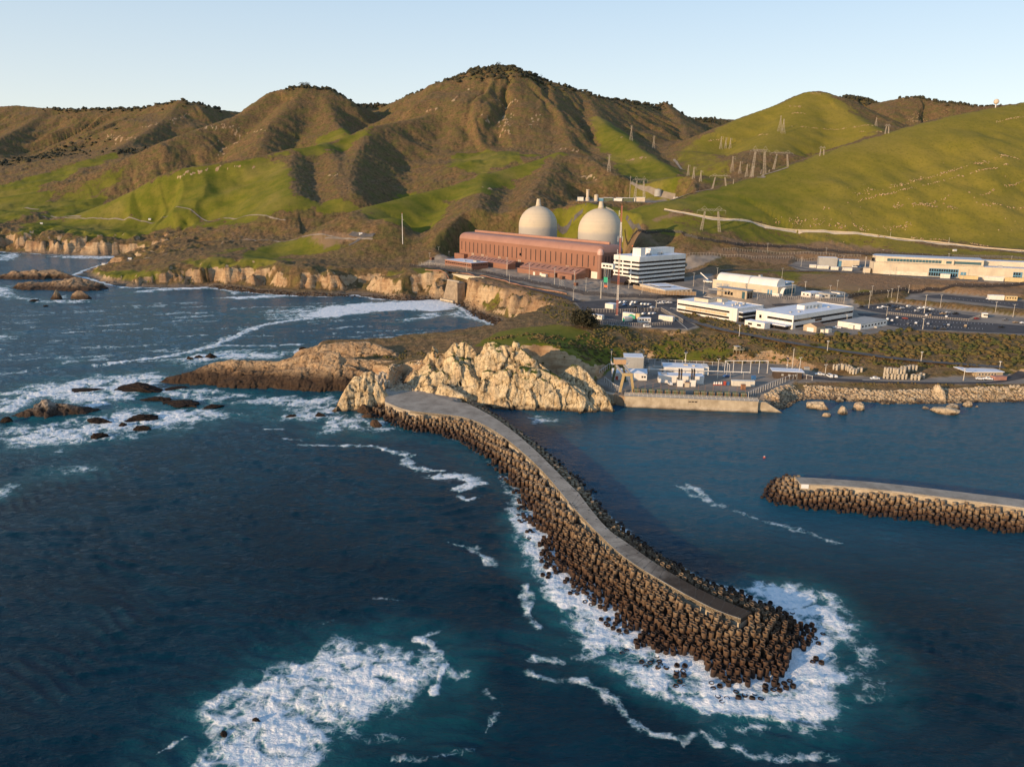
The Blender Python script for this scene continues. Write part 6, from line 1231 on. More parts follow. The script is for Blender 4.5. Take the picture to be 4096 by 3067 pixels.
cont = [('D',(1845,1195),20.4,7.5,8,4,50,'big white storage unit in the corner of the upper car park',1),('D',(1735,1302),20.1,3.2,11,3.4,50,'white container at the left edge of the fenced yard',0),('E',(345,1045),20.1,3.2,11,4,55,'tall cream container behind the green tarped one',0),('E',(385,1048),20.1,3,6,4,55,'rusty yellow container tucked behind the cream one',2),('E',(318,1066),20.1,7.5,3,3.4,30,'cream container with a green tarp on its end',0),('E',(498,1082),20.1,9.6,3.4,3.6,8,'cream site cabin with a row of small windows',3),('E',(712,1075),20.1,3.2,12,3.8,52,'long white container near the road bend',0),
 ('F',(168,545),33,7,3.5,3.4,-14,'cream container leftmost in the row below the workshop',0),('F',(290,556),33,12,3.5,3.4,-14,'cream container second in the row below the workshop',0),('F',(385,567),33,7.5,3.5,3.4,-14,'cream container third in the row below the workshop',0),('F',(520,576),33,9.3,3.5,3.4,-14,'pale tarped container nearest the upper terrace road',0),('F',(1480,650),33,8.6,3.5,4.4,-22,'tall cream container in front of the glazed warehouse front',0),('F',(1755,662),33,16,3.5,3.6,-22,'long yellowed trailer in front of the warehouse',2),('F',(2005,678),33,16.5,3.5,4,-22,'long cream trailer near the right end of the warehouse',0),('F',(2240,690),33,19,3.5,4.2,-22,'yellowed trailer cut by the right edge of the photo',2),
 ('F',(2012,862),23,13,4,4.2,-12,'long white trailer on the upper car park ledge',3),('F',(2140,868),23,9.5,4,4,-12,'white trailer beside the long one on the upper ledge',2),('F',(1850,1033),19.6,4,3.5,3.4,-18,'small white gatehouse at the car park entrance',1)]
for c, near, z, lx, ly, h, ang, lb, k in cont:
    P = Pz(c, *near, z); wm = {0: M_CONT, 1: M_WHITE_, 2: plain('yellowed steel', (.66, .50, .26), .6, vary=.2, scale=.4, streak=.4), 3: M_WHITE_}[k]
    rx = min(lx, 24)
    s = Bld('container' if 'container' in lb else 'trailer' if 'trailer' in lb else 'site_cabin' if 'cabin' in lb else 'gatehouse' if 'gatehouse' in lb else 'storage_unit', lb, 'container' if 'container' in lb else 'trailer' if 'trailer' in lb else 'cabin' if 'cabin' in lb else 'gatehouse' if 'gate' in lb else 'storage unit', c, near, z, None, None, h=h, ang=R(ang), lx=lx, ly=ly)
    x0 = -lx if ang < 20 and c == 'F' else 0
    if ang == 8 or ang == 30: x0 = -lx
    s.part('body', wm, MB().box(x0, x0 + lx, 0, ly, .15, h)); m_ = MB()
    for q in range(int(lx / .8)): m_.box(x0 + .3 + q * .8, x0 + .5 + q * .8, -.06, 0, .3, h - .2)
    for q in range(int(ly / .8)): m_.box(x0 - .06, x0, .3 + q * .8, .5 + q * .8, .3, h - .2)
    s.part('ribs', wm, m_); s.part('top', M_WROOF if k != 2 else wm, MB().box(x0 - .05, x0 + lx + .05, -.05, ly + .05, h + .01, h + .12))
    if 'windows' in lb or 'gatehouse' in lb or 'upper ledge' in lb:
        for q in range(4): s.part('window', m_glass, MB().box(x0 + .8 + q * lx / 4.3, x0 + 1.8 + q * lx / 4.3, -.09, -.06, h * .45, h * .75))
    if 'tarp' in lb and 'green' in lb: s.part('tarp', M_TARP, MB().extrude_x([(-.2, 0), (ly * .6, 0), (ly * .5, h * .6), (ly / 3, h * .9), (0, h * .6)], x0 - .7, x0 - .1))
# ---------------------------------------------------------------- cooling water intake
ia = R(-6.0); iP = Pz('G', 483, 682, 0); wl = 72.5
iw = thing('intake_wall', 'long pale concrete intake wall standing in the harbour', 'sea wall', iP, ia)
iw_mb = MB().extrude_x([(-.9, -4), (-.9, .9), (-.3, 1.7), (0, 1.8), (0, 6.2), (4.5, 6.2), (4.5, -4)], 0, wl); iw_mb.build('wall', m_wall, iw)
MB().box(-.25, wl + .25, -.25, 3.6, 6.2, 6.55).build('walkway', M_CONC, iw)
for k in range(3): MB().box(35 + k * 1.7, 36.3 + k * 1.7, -.08, .02, 4.4, 5.0).build('opening', M_SLIT, iw)
for yy in (-.1, 3.4):
    r_ = MB()
    for k in range(30): r_.bar((k * wl / 29, yy, 6.55), (k * wl / 29, yy, 7.6), .09)
    r_.bar((0, yy, 7.6), (wl, yy, 7.6), .1).bar((0, yy, 7.1), (wl, yy, 7.1), .08); r_.build('railing', M_WHITE_, iw)
r_ = MB(); r_.prism([(wl + .02, 4), (wl + 13, 4), (wl + 13, 5), (wl + .02, 5)], -3, .3)
k = len(r_.v); r_.v += [(wl + .02, 2.0, -3), (wl + 13.5, 1.0, -3), (wl + 13.5, 1.0, .2), (wl + 4.5, 2.0, 5.6), (wl + .02, 2.0, 5.8), (wl + .02, 4, -3), (wl + 13.5, 4, -3), (wl + 13.5, 4, .2), (wl + 4.5, 4, 5.6), (wl + .02, 4, 5.8)]; r_.f += [(k, k+1, k+2, k+3, k+4), (k+9, k+8, k+7, k+6, k+5), (k+4, k+3, k+8, k+9), (k+3, k+2, k+7, k+8), (k+2, k+1, k+6, k+7)]
r_.build('wing_wall', m_wall, iw); MB().prism([(-6, 4.5), (-.02, 1.5), (-.02, 6), (-5, 9)], -3, 5.8).build('wing_wall', plain('rust stained concrete', (.36, .25, .15), .9, vary=.35, scale=.4, streak=.7, alt=(.2, .09, .04)), iw); MB().prism([(-18, 11), (-6.1, 4.6), (-5.1, 9), (-16, 15)], -3, 5.6).build('wing_wall', m_wall, iw)
def yard(x, y, z=6.0): c, s = math.cos(ia), math.sin(ia); return (iP[0] + x * c - y * s, iP[1] + x * s + y * c, z)
def yx(c, x, y, z=6.0): q = Pz(c, x, y, z); return q
# screens
sc_x = [465, 570, 685, 802, 920, 1035, 1140, 1352, 1450, 1568, 1685, 1802, 1920, 2042]; words = ['first', 'second', 'third', 'fourth', 'fifth', 'sixth', 'seventh', 'eighth', 'ninth', 'tenth', 'eleventh', 'twelfth', 'thirteenth', 'fourteenth']
sc0 = None
for i, px in enumerate(sc_x):
    q = Pz('U', px, 640 + (px - 465) * .0385, 6.2)
    lb = 'dark green intake screen housing, %s from the left along the wall' % words[i]
    if sc0 is None:
        sc0 = thing('intake_screen', lb, 'machinery', q, ia, 'intake screens along the wall')
        MB().extrude_x([(0, .1), (2.6, .1), (2.6, 2.2), (1.9, 2.9), (.8, 2.9), (.15, 2.2)], -1.55, 1.55).build('housing', M_GREEN, sc0, bevel=.08)
        MB().tube((-1.95, 1.4, 1.4), (-1.55, 1.4, 1.4), .9, n=12).build('motor', plain('black motor', (.03, .03, .028), .5), sc0)
        MB().box(1.2, 1.45, -.06, 0, .1, 2.3).box(-1.45, -1.2, -.06, 0, .1, 2.3).build('guide_rail', M_RUST, sc0); MB().box(-1.6, 1.6, -.08, .1, 2.2, 2.34).build('cover_lip', M_STEEL, sc0); MB().bar((.5, -.3, 0), (.5, -.3, 6.5), .11).build('lifting_mast', M_RUST, sc0)
    else:
        o = copy_tree(sc0); o.location = q; o['label'] = lb
# gantry crane
gP = Pz('U', 208, 615, 6.1); gR = Pz('U', 428, 615, 6.1); gw_ = float(np.linalg.norm(gR - gP)); gz = 9.3
gc = thing('gantry_crane', 'tan gantry crane with splayed legs at the left end of the intake wall', 'crane', gP, math.atan2(gR[1] - gP[1], gR[0] - gP[0]))
for yy, hh, mt in ((0, gz, M_YELLOWTAN), (24, gz, M_GREEN)):
    for x0, x1 in ((.4, gw_ * .24), (gw_ - .4, gw_ * .76)): MB().bar((x0, yy, 0), (x1, yy, hh), 1.25).build('leg', mt, gc)
    MB().box(gw_ * .16, gw_ * .84, yy - .6, yy + .6, hh, hh + 1.7).build('cross_beam', mt, gc)
for x in (gw_ * .24, gw_ * .76): MB().box(x - .35, x + .35, .7, 23.3, gz + .2, gz + 1.6).build('girder', M_STEEL, gc)
MB().box(gw_ * .10, gw_ * .90, 22, 26, gz + 1.75, gz + 4.6).build('machine_house', plain('orange tan cladding', (.55, .34, .18), .6, vary=.15, streak=.3), gc); MB().box(gw_ * .08, gw_ * .92, 21.7, 26.3, gz + 4.6, gz + 4.9).build('house_roof', M_GREY, gc)
r_ = MB()
for x in (gw_ * -.1, gw_ * 1.1):
    r_.box(min(x, gw_ * .5) if x < 0 else gw_ * .9, gw_ * .1 if x < 0 else x, 22, 25, gz + 1.6, gz + 1.8)
    for k in range(4): r_.bar((x, 22 + k, gz + 1.8), (x, 22 + k, gz + 3.2), .1)
    r_.bar((x, 22, gz + 3.2), (x, 25, gz + 3.2), .1)
r_.build('platform', M_WHITE_, gc); MB().box(gw_ * .4, gw_ * .6, 10, 12, gz - 1.6, gz + .2).bar((gw_ * .5, 11, gz - 1.6), (gw_ * .5, 11, gz - 4), .15).box(gw_ * .45, gw_ * .55, 10.6, 11.4, gz - 5, gz - 4).build('hoist', M_RUST, gc)
r_ = MB(); r_.bar((gw_ * .88, 2, 0), (gw_ * .8, 20, gz), .15).bar((gw_ * .95, 2, 0), (gw_ * .87, 20, gz), .15)
for k in range(12): t = (k + .5) / 12; r_.bar((gw_ * (.88 - .08 * t), 2 + 18 * t, gz * t), (gw_ * (.95 - .08 * t), 2 + 18 * t, gz * t), .12)
r_.build('stair', M_STEEL, gc)
# yard buildings
def ihut(*a, **k): return hut(*a, **k)
hh = ihut('pump_house', 'white pump house with a pitched grey roof behind the gantry crane', 'building', 'G', (370, 412), 6.1, 20.5, 9, 4.2, -2, M_WHITE_, M_WROOF, 0, 0, gable=True); windows(hh, 'x', 1.5, 2.6, 2, 17, 20, .5); hh.part('door', M_REDP, MB().box(1.6, 3.2, -.1, 0, 0, 2.2))
hut('upper_pump_house', 'grey two storey block behind the gantry pump house', 'building', 'G', (480, 330), 6.1, 12, 12, 9, -4, M_GREY, M_WROOF)
hut('water_tank', 'square grey concrete tank beside the pump house', 'tank', 'G', (730, 362), 6.1, 7.5, 6, 3.4, -4, M_GREY, M_CONC); hut('water_tank', 'smaller grey concrete tank behind the square one', 'tank', 'G', (772, 352), 6.1, 6, 5, 3.8, -4, M_CONC, M_CONC)
pf = hut('electrical_building', 'low white electrical building just behind the black stacks', 'building', 'G', (820, 440), 6.1, 26.5, 8, 4.3, -5, M_WHITE_, M_WROOF); pf.part('door', M_GREY, MB().box(21, 22.4, -.1, 0, 0, 2.3)); pf.part('roof_unit', M_GREY, MB().box(1.5, 5, 2, 6, 4.5, 4.8)); pf.part('doorway', M_SLIT, MB().box(10.5, 12.2, -.1, 0, 0, 3.4))
pb = hut('switchgear_building', 'white switchgear building with a notched corner behind the electrical building', 'building', 'G', (868, 362), 6.1, 24.5, 13, 4.6, -5, M_WHITE_, M_WROOF); pb.part('vent_louvre', M_GREY, MB().box(1.2, 6.5, -.1, 0, 1.4, 3.6)); pb.part('wing', M_WHITE_, MB().box(24.6, 28, 3, 13, -.3, 4.9)); pb.part('roof_hatch', M_CREAM, MB().box(13, 15.5, 6, 8, 4.8, 5.5)); pb.part('roof_hatch', M_CREAM, MB().box(18, 19.5, 4, 5, 4.8, 5.6))
for k, (bx, px) in enumerate(((1003, 1020), (1128, 1144))):
    q = Pz('G', bx, 482, 6.1); s = thing('exhaust_plenum', '%s white plenum box carrying two black exhaust stacks' % ('left hand' if k == 0 else 'right hand'), 'exhaust', q, R(-5), 'exhaust plenums in the intake yard')
    MB().box(0, 3.2, 0, 3, 0, 3.9).build('plenum', M_WHITE_, s, bevel=.06)
    for j in range(2):
        x = .85 + j * 1.35; st_ = MB().tube((x, 1.5, 3.9), (x, 1.5, 9.2), .5, n=12).tube((x, 1.5, 9.2), (x, 1.9, 9.8), .5, n=12).tube((x, 1.9, 9.8), (x, 2.7, 9.9), .5, n=12).build('stack', M_PIPE, s)
        MB().tube((x, 1.5, 6.3), (x, 1.5, 6.5), .58, n=12).tube((x, 1.5, 8.3), (x, 1.5, 8.5), .58, n=12).build('band', M_RUST, st_)
hut('control_cabinet', 'rust framed cabinet between the two stack plenums', 'cabinet', 'G', (1078, 484), 6.1, 2.6, 2, 2.5, -5, M_CREAM, M_RUST)
hut('stores_container', 'long cream stores container at the right of the intake yard', 'container', 'G', (1540, 472), 6.1, 13.2, 3, 2.8, -3, M_CONT, M_CONT, ribs=True)
hut('rusty_bin', 'rusty tall bin in front of the stores container', 'bin', 'G', (1638, 512), 6.1, 2.2, 2, 2.8, 10, M_RUST, M_RUST)
hut('storage_tank_box', 'blue skip behind the stores container', 'skip', 'G', (1738, 412), 6.1, 2.4, 2, 2, 5, M_BLUE, M_BLUE)
for k, (x, lb) in enumerate(((1378, 'left'), (1425, 'right'))):
    s = thing('chemical_tanks', '%s pair of white plastic chemical tanks on a red bund' % lb, 'tanks', Pz('G', x, 464, 6.1), 0, 'chemical tanks'); MB().box(-1.3, 1.3, -.6, .6, 0, .35).build('bund', M_REDP, s)
    for j in (-.65, .65): MB().lathe([(.5, .35), (.52, 1.3), (.4, 1.7), (.12, 1.85)], 12, (j, 0, 0)).build('tank', M_WHITE_, s)
hut('red_cabinet', 'small red cabinet beside the chemical tanks', 'cabinet', 'G', (1458, 466), 6.1, 1.3, 1, 2, -5, M_REDP, M_REDP); hut('blue_drum_rack', 'blue drum rack next to the red cabinet', 'rack', 'G', (1492, 466), 6.1, 1.3, 1, 1.5, -5, M_BLUE, M_BLUE)
dw = hut('guard_hut', 'dark timber guard hut under a flat white roof', 'hut', 'G', (1950, 396), 6.2, 16.5, 7, 4.3, -9, plain('dark timber', (.075, .05, .035), .8), M_WROOF); dw.part('roof_overhang', M_WROOF, MB().box(-1.5, 17.5, -1.5, 8, 4.5, 4.8)); windows(dw, 'x', 1.6, 2.8, 3, 3, 15, 2.6, M_GREY)
tr_ = hut('harbour_office', 'tan harbour office with a big flat white roof by the shore road', 'building', 'H', (1785, 348), 6.6, 17, 12, 3.1, 3, M_TANW, M_WROOF); tr_.part('roof_overhang', M_WROOF, MB().box(-7, 17.4, -.8, 14, 3.2, 3.55)); windows(tr_, 'x', 1.2, 2.3, 6, 1, 13, 1.0, None, .06, M_WHITE_)
hut('bin_enclosure', 'rose coloured fenced enclosure beside the tan harbour office', 'enclosure', 'H', (1950, 378), 6.6, 8, 4, 2, 8, M_ROSE, M_ROSE)
hut('meter_cabinet', 'grey upright cabinet at the foot of the bank by the guard hut', 'cabinet', 'H', (272, 315), 6.6, 2.8, 2.4, 3.4, 0, M_GREY, M_GREY)
# pipe rack and frames
pr = thing('pipe_rack', 'long white pipe on posts crossing the intake yard', 'pipe', yx('G', 575, 370, 6.1), R(-4.5)); ln = float(np.linalg.norm((Pz('G', 1760, 415, 10) - Pz('G', 575, 370, 10))[:2])); MB().tube((0, 0, 4.2), (ln, 0, 4.2), .24, n=8).build('pipe', M_WHITE_, pr)
for k in range(9): MB().bar((ln * (k + .5) / 9, 0, 0), (ln * (k + .5) / 9, 0, 4.0), .22).build('post', M_STEEL, pr)
a_, b_ = Pz('G', 1465, 350, 6.1), Pz('G', 1885, 350, 6.1); ln = float(np.linalg.norm(b_ - a_)); pf_ = thing('gantry_rack', 'white goalpost rack standing at the back of the intake yard', 'rack', a_, math.atan2(b_[1] - a_[1], b_[0] - a_[0])); MB().bar((0, 0, 8), (ln, 0, 8), .34).build('beam', M_WHITE_, pf_)
for k in range(6): MB().bar((ln * k / 5, 0, 0), (ln * k / 5, 0, 8), .28).build('post', M_WHITE_, pf_)
MB().bar((-.1, -9, 0), (-.1, -9, 7.6), .22).bar((-.1, -5, 0), (-.1, -5, 7.6), .22).bar((0, 0, 7.8), (-.1, -9, 7.5), .22).build('side_frame', M_WHITE_, pf_)
# water discharge block in the cove
dsP = Pz('D', 318, 1140, 0); ds = thing('discharge_structure', 'weathered concrete outfall block with a buttress at the foot of the cove cliff', 'outfall', dsP, R(40))
MB().prism([(0, 0), (9.5, 0), (9.5, 4), (0, 4)], -2, 21).build('buttress', plain('weathered dam concrete', (.33, .255, .17), .9, vary=.4, scale=.3, streak=.7, alt=(.17, .085, .045)), ds)
mb = MB(); mb.v = [(0, 5, 1), (0, 26, 1), (6, 26, 21), (6, 5, 21), (12, 26, 21), (12, 5, 21), (12, 5, 0), (12, 26, 0)]; mb.f = [(0, 3, 2, 1), (3, 5, 4, 2), (0, 6, 5, 3), (1, 2, 4, 7)]; mb.build('sloped_face', plain('weathered dam concrete', (.33, .255, .17)), ds); MB().box(-3, 9, 4, 27, -2, 2.6).build('apron', m_wall, ds); MB().box(5.8, 8, 5, 26, 21, 22).build('coping', M_CONC, ds)
rw = [Pz('D', x, y, z) for x, y, z in ((270, 845, 26.5), (590, 875, 25.5), (470, 918, 22.5), (375, 890, 24))]
cx_ = sum(rw) / 4; th = thing('retaining_wall', 'bright sunlit concrete retaining wall below the cliff road', 'wall', (*cx_[:2], 20)); a_, b_ = Pz('D', 275, 845, 26.4), Pz('D', 590, 880, 25.6)
mb = MB(); o_ = np.array([cx_[0], cx_[1], 20]); d_ = (b_ - a_)[:2]; d_ /= np.linalg.norm(d_); nn = np.array([d_[1], -d_[0], 0])
q4 = [a_, b_, b_ + np.array([0, 0, -1]) , a_ * .35 + b_ * .65 + np.array([0, 0, -5.0]), a_ * .75 + b_ * .25 + np.array([0, 0, -2.8])]
front = [q + nn * 3.2 - o_ for q in q4]; back = [q - nn * .5 - o_ for q in q4]; n = len(q4); mb.v = [tuple(q) for q in front + back]; mb.f = [tuple(range(n))[::-1], tuple(range(n, 2*n))] + [(i, (i+1) % n, n+(i+1) % n, n+i) for i in range(n)]
o = mb.build('face', plain('sunlit concrete', (.62, .52, .36), .85, vary=.1), th); bm = bmesh.new(); bm.from_mesh(o.data); bmesh.ops.recalc_face_normals(bm, faces=bm.faces); bm.to_mesh(o.data); bm.free()
# ---------------------------------------------------------------- roads and parking
m_asph, nt, b = new_mat('asphalt'); N = NT(nt); p = N.pos(); n1 = N.noise(p, .12, 5, .6); n2 = N.noise(p, 1.5, 4, .6)
c = N.mix(N.smooth(n1, .3, .7), (.040, .038, .042), (.070, .064, .064)); c = N.mix(N.math('MULTIPLY', N.smooth(n2, .55, .75), .3), c, (.10, .09, .08)); N.link(c, b.inputs['Base Color']); b.inputs['Roughness'].default_value = .9
M_ROADC = plain('worn grey road', (.115, .105, .098), .9, vary=.3, scale=.15); M_TRACK = plain('pale track', (.30, .245, .18), .95, vary=.25, scale=.1); M_PALEROAD = plain('sunlit concrete road edge', (.58, .48, .34), .9, vary=.12, scale=.1)
M_KERB = plain('kerb concrete', (.46, .41, .34), .85, vary=.2, scale=.3); M_LINE = plain('road paint', (.75, .73, .68), .7, vary=.2, scale=.8)
def resample(pts, step):
    P = [np.array(q[:2]) for q in pts]; out = []
    for a, b_ in zip(P[:-1], P[1:]):
        n = max(1, int(np.linalg.norm(b_ - a) / step)); out += [a + (b_ - a) * i / n for i in range(n)]
    return out + [P[-1]]
def ribbon(name, pts, width, mat, lift=.18, off=0.0, step=4.0, nx=4, smooth_it=2, levels=None):
    P = np.array(resample(smooth_line(pts, smooth_it), step)); T = np.gradient(P, axis=0); T /= np.linalg.norm(T, axis=1)[:, None] + 1e-9; Nn = np.stack([-T[:, 1], T[:, 0]], -1)
    V = []; gmid = ground(P[:, 0], P[:, 1])
    cz = np.array([max(ground(*(P[i] + Nn[i] * w_)) for w_ in (-width / 2, 0, width / 2)) for i in range(len(P))])
    cz = np.convolve(np.pad(cz, 2, mode='edge'), np.ones(5) / 5, 'valid')
    for i in range(len(P)):
        for j in range(nx + 1):
            q = P[i] + Nn[i] * (off + width * (j / nx - .5)); g = float(ground(q[0], q[1])); V.append((q[0], q[1], (max(g, cz[i]) if name == 'road' and mat is not M_PALEROAD else g) + lift))
    F = [(i*(nx+1)+j, (i+1)*(nx+1)+j, (i+1)*(nx+1)+j+1, i*(nx+1)+j+1) for i in range(len(P) - 1) for j in range(nx)]
    o = mesh_obj(name, V, [f[::-1] for f in F], mat); return tag(o, kind='structure')
def G(l): return [Pg(*q) for q in l]
def GZl(l, z): return [Pz(c, x, y, z) for c, x, y in l]
ribbon('road', GZl([('D',-120,775),('D',150,800),('D',420,838),('D',600,862),('D',830,915),('D',1130,975),('D',1390,1025),('D',1480,1060)], 26), 8, m_asph, .2)
ribbon('road', GZl([('D',-60,740),('D',200,790)], 26.3), 6, M_ROADC, .2)
ribbon('road', GZl([('E',610,925),('E',690,965),('E',780,1020),('E',950,1085)], 20.2) + G([('E',1100,1135),('E',1300,1180),('E',1500,1215),('E',1800,1275),('E',2208,1345),('F',300,1350),('F',700,1408),('F',1000,1447),('F',1350,1475),('F',1700,1500),('F',2000,1540)]), 7.5, M_ROADC, .22)
ribbon('road', GZl([('H',230,345),('H',400,358),('H',560,375),('H',900,390),('H',1400,398),('H',1900,395),('H',2100,360),('H',2208,330)], 6.5), 7.5, m_asph, .12)
ribbon('kerb', GZl([('H',780,377),('H',1100,387),('H',1500,392),('H',1900,388),('H',2040,370)], 6.5), 1.6, M_KERB, .2)
ribbon('road', G([('C',-60,1008),('C',0,1022),('C',150,1050),('C',300,1080),('C',600,1112),('C',1000,1152),('C',1400,1190),('C',1800,1232),('C',2208,1276)]), 5, M_PALEROAD, .45)
ribbon('road', G([('E',1180,575),('E',1350,565),('E',1700,572),('E',2208,578),('F',400,577)]), 5, M_ROADC, .25)
ribbon('road', GZl([('F',380,575),('F',640,595),('F',1300,640),('F',2208,690),('F',2900,730)], 33), 7, m_asph, .15)
ribbon('road', GZl([('F',-100,520),('F',150,570),('F',400,585)], 33), 6, M_ROADC, .15)
ribbon('track', G([('D',1300,395),('D',1450,300),('D',1600,200),('D',1685,145)]), 2.6, M_ROADC, .4, nx=2); ribbon('track', G([('D',1975,290),('D',2060,360),('D',2115,425)]), 2.4, M_ROADC, .4, nx=2)
ribbon('track', G([('A',270,1050),('A',350,1062),('A',560,1070),('A',930,1078),('A',1300,1066),('A',1650,1052),('A',1800,1078)]), 2.6, M_TRACK, .5)
ribbon('track', G([('A',800,1328),('A',1000,1298),('A',1300,1240),('A',1480,1200),('A',1600,1192),('A',1900,1190),('A',2208,1195)]), 2.6, M_TRACK, .4)
ribbon('track', G([('C',720,742),('C',640,770),('C',545,796),('C',580,810),('C',520,806)]), 4.5, M_TRACK, .6); ribbon('track', G([('C',0,692),('C',30,735),('C',62,760)]), 6, M_TRACK, .8); ribbon('track', G([('C',-20,950),('C',60,922),('C',140,898),('C',240,882)]), 6, M_TRACK, .8)
ribbon('track', G([('B',1930,835),('B',2000,875),('B',2100,915),('B',2208,935)]), 6, M_TRACK, .8); ribbon('track', G([('B',160,1160),('B',250,1170),('B',310,1170)]), 8, M_ROADC, .4); ribbon('track', G([('B',150,1235),('B',220,1195),('B',260,1170)]), 5, M_ROADC, .4); ribbon('track', G([('B',0,1190),('B',150,1188),('B',300,1195)]), 3, M_TRACK, .4)
ribbon('track', G([('A',140,1002),('A',245,1008)]), 4, M_TRACK, .6); ribbon('track', G([('A',320,1050),('A',510,1052)]), 4, M_TRACK, .6)
def lot(name, pts, z, mat, dz=.05):
    o = tess(name, GZl(pts, z), z - .6, z + dz, mat); return tag(o, kind='structure')
lot('parking_lot', [('D',1475,1120),('D',1535,1195),('D',1640,1255),('D',1680,1340),('E',860,1140),('E',940,1112),('E',640,955),('E',760,925),('E',770,872),('E',60,862)], 20.3, m_asph)
lot('parking_lot', [('F',560,940),('F',800,985),('F',870,990),('F',1660,1060),('F',1770,1020),('F',1500,985),('F',900,890),('F',700,885)], 19.5, m_asph)
lot('parking_lot', [('F',540,985),('F',545,1005),('F',880,1045),('F',870,1110),('F',1110,1150),('F',2208,1192),('F',2900,1230),('F',2900,1160),('F',2208,1110),('F',1650,1070),('F',1000,1015),('F',850,1000)], 19.5, m_asph, .04)
lot('parking_lot', [('F',1170,825),('F',1390,805),('F',2208,875),('F',2208,945),('F',1850,895)], 23, m_asph)
lot('parking_lot', [('E',1610,870),('E',1720,915),('E',2208,900),('E',2208,870),('E',1640,850)], 20.4, m_asph)
mk = MB()
def stall_lines(c, a, b_, n, ln, z, ang):
    A_, B_ = Pz(c, *a, z), Pz(c, *b_, z); v = np.array([math.cos(ang), math.sin(ang)]) * ln
    for i in range(n + 1):
        q = A_ + (B_ - A_) * i / n; d = v / ln; nn = np.array([-d[1], d[0]]) * .11
        k = len(mk.v); mk.v += [(*(q[:2] - nn), z), (*(q[:2] - nn + v), z), (*(q[:2] + nn + v), z), (*(q[:2] + nn), z)]; mk.f.append((k, k+1, k+2, k+3))
stall_lines('F', (930,1100), (1800,1145), 26, 5, 19.56, R(60)); stall_lines('F', (1000,1060), (1900,1100), 26, 5, 19.56, R(60)); stall_lines('F', (720,940), (1500,1010), 24, 5, 19.58, R(60)); stall_lines('F', (860,900), (1500,985), 22, -5, 19.58, R(60))
stall_lines('E', (180,905), (560,945), 12, 5, 20.38, R(40)); stall_lines('E', (20,1100), (420,1115), 14, 5, 20.38, R(50)); stall_lines('E', (20,1040), (180,1070), 7, 5, 20.38, R(50)); stall_lines('F', (1500,845), (2150,905), 16, 4.5, 23.07, R(70))
tag(mk.build('parking_markings', M_LINE), kind='structure')
for pts, z in (([('F',1120,1152),('F',1600,1172),('F',2208,1200),('F',2900,1235)], 19.5), ([('F',900,888),('F',1300,940),('F',1700,995),('F',1790,1005)], 19.5), ([('D',1480,1105),('E',60,860),('E',400,858),('E',750,868)], 20.3), ([('E',860,1150),('E',640,962),('E',700,945)], 20.3), ([('F',860,995),('F',1200,1030),('F',1660,1068)], 19.5)):
    ribbon('kerb', GZl(pts, z), .9, M_KERB, .35, step=6, nx=1)
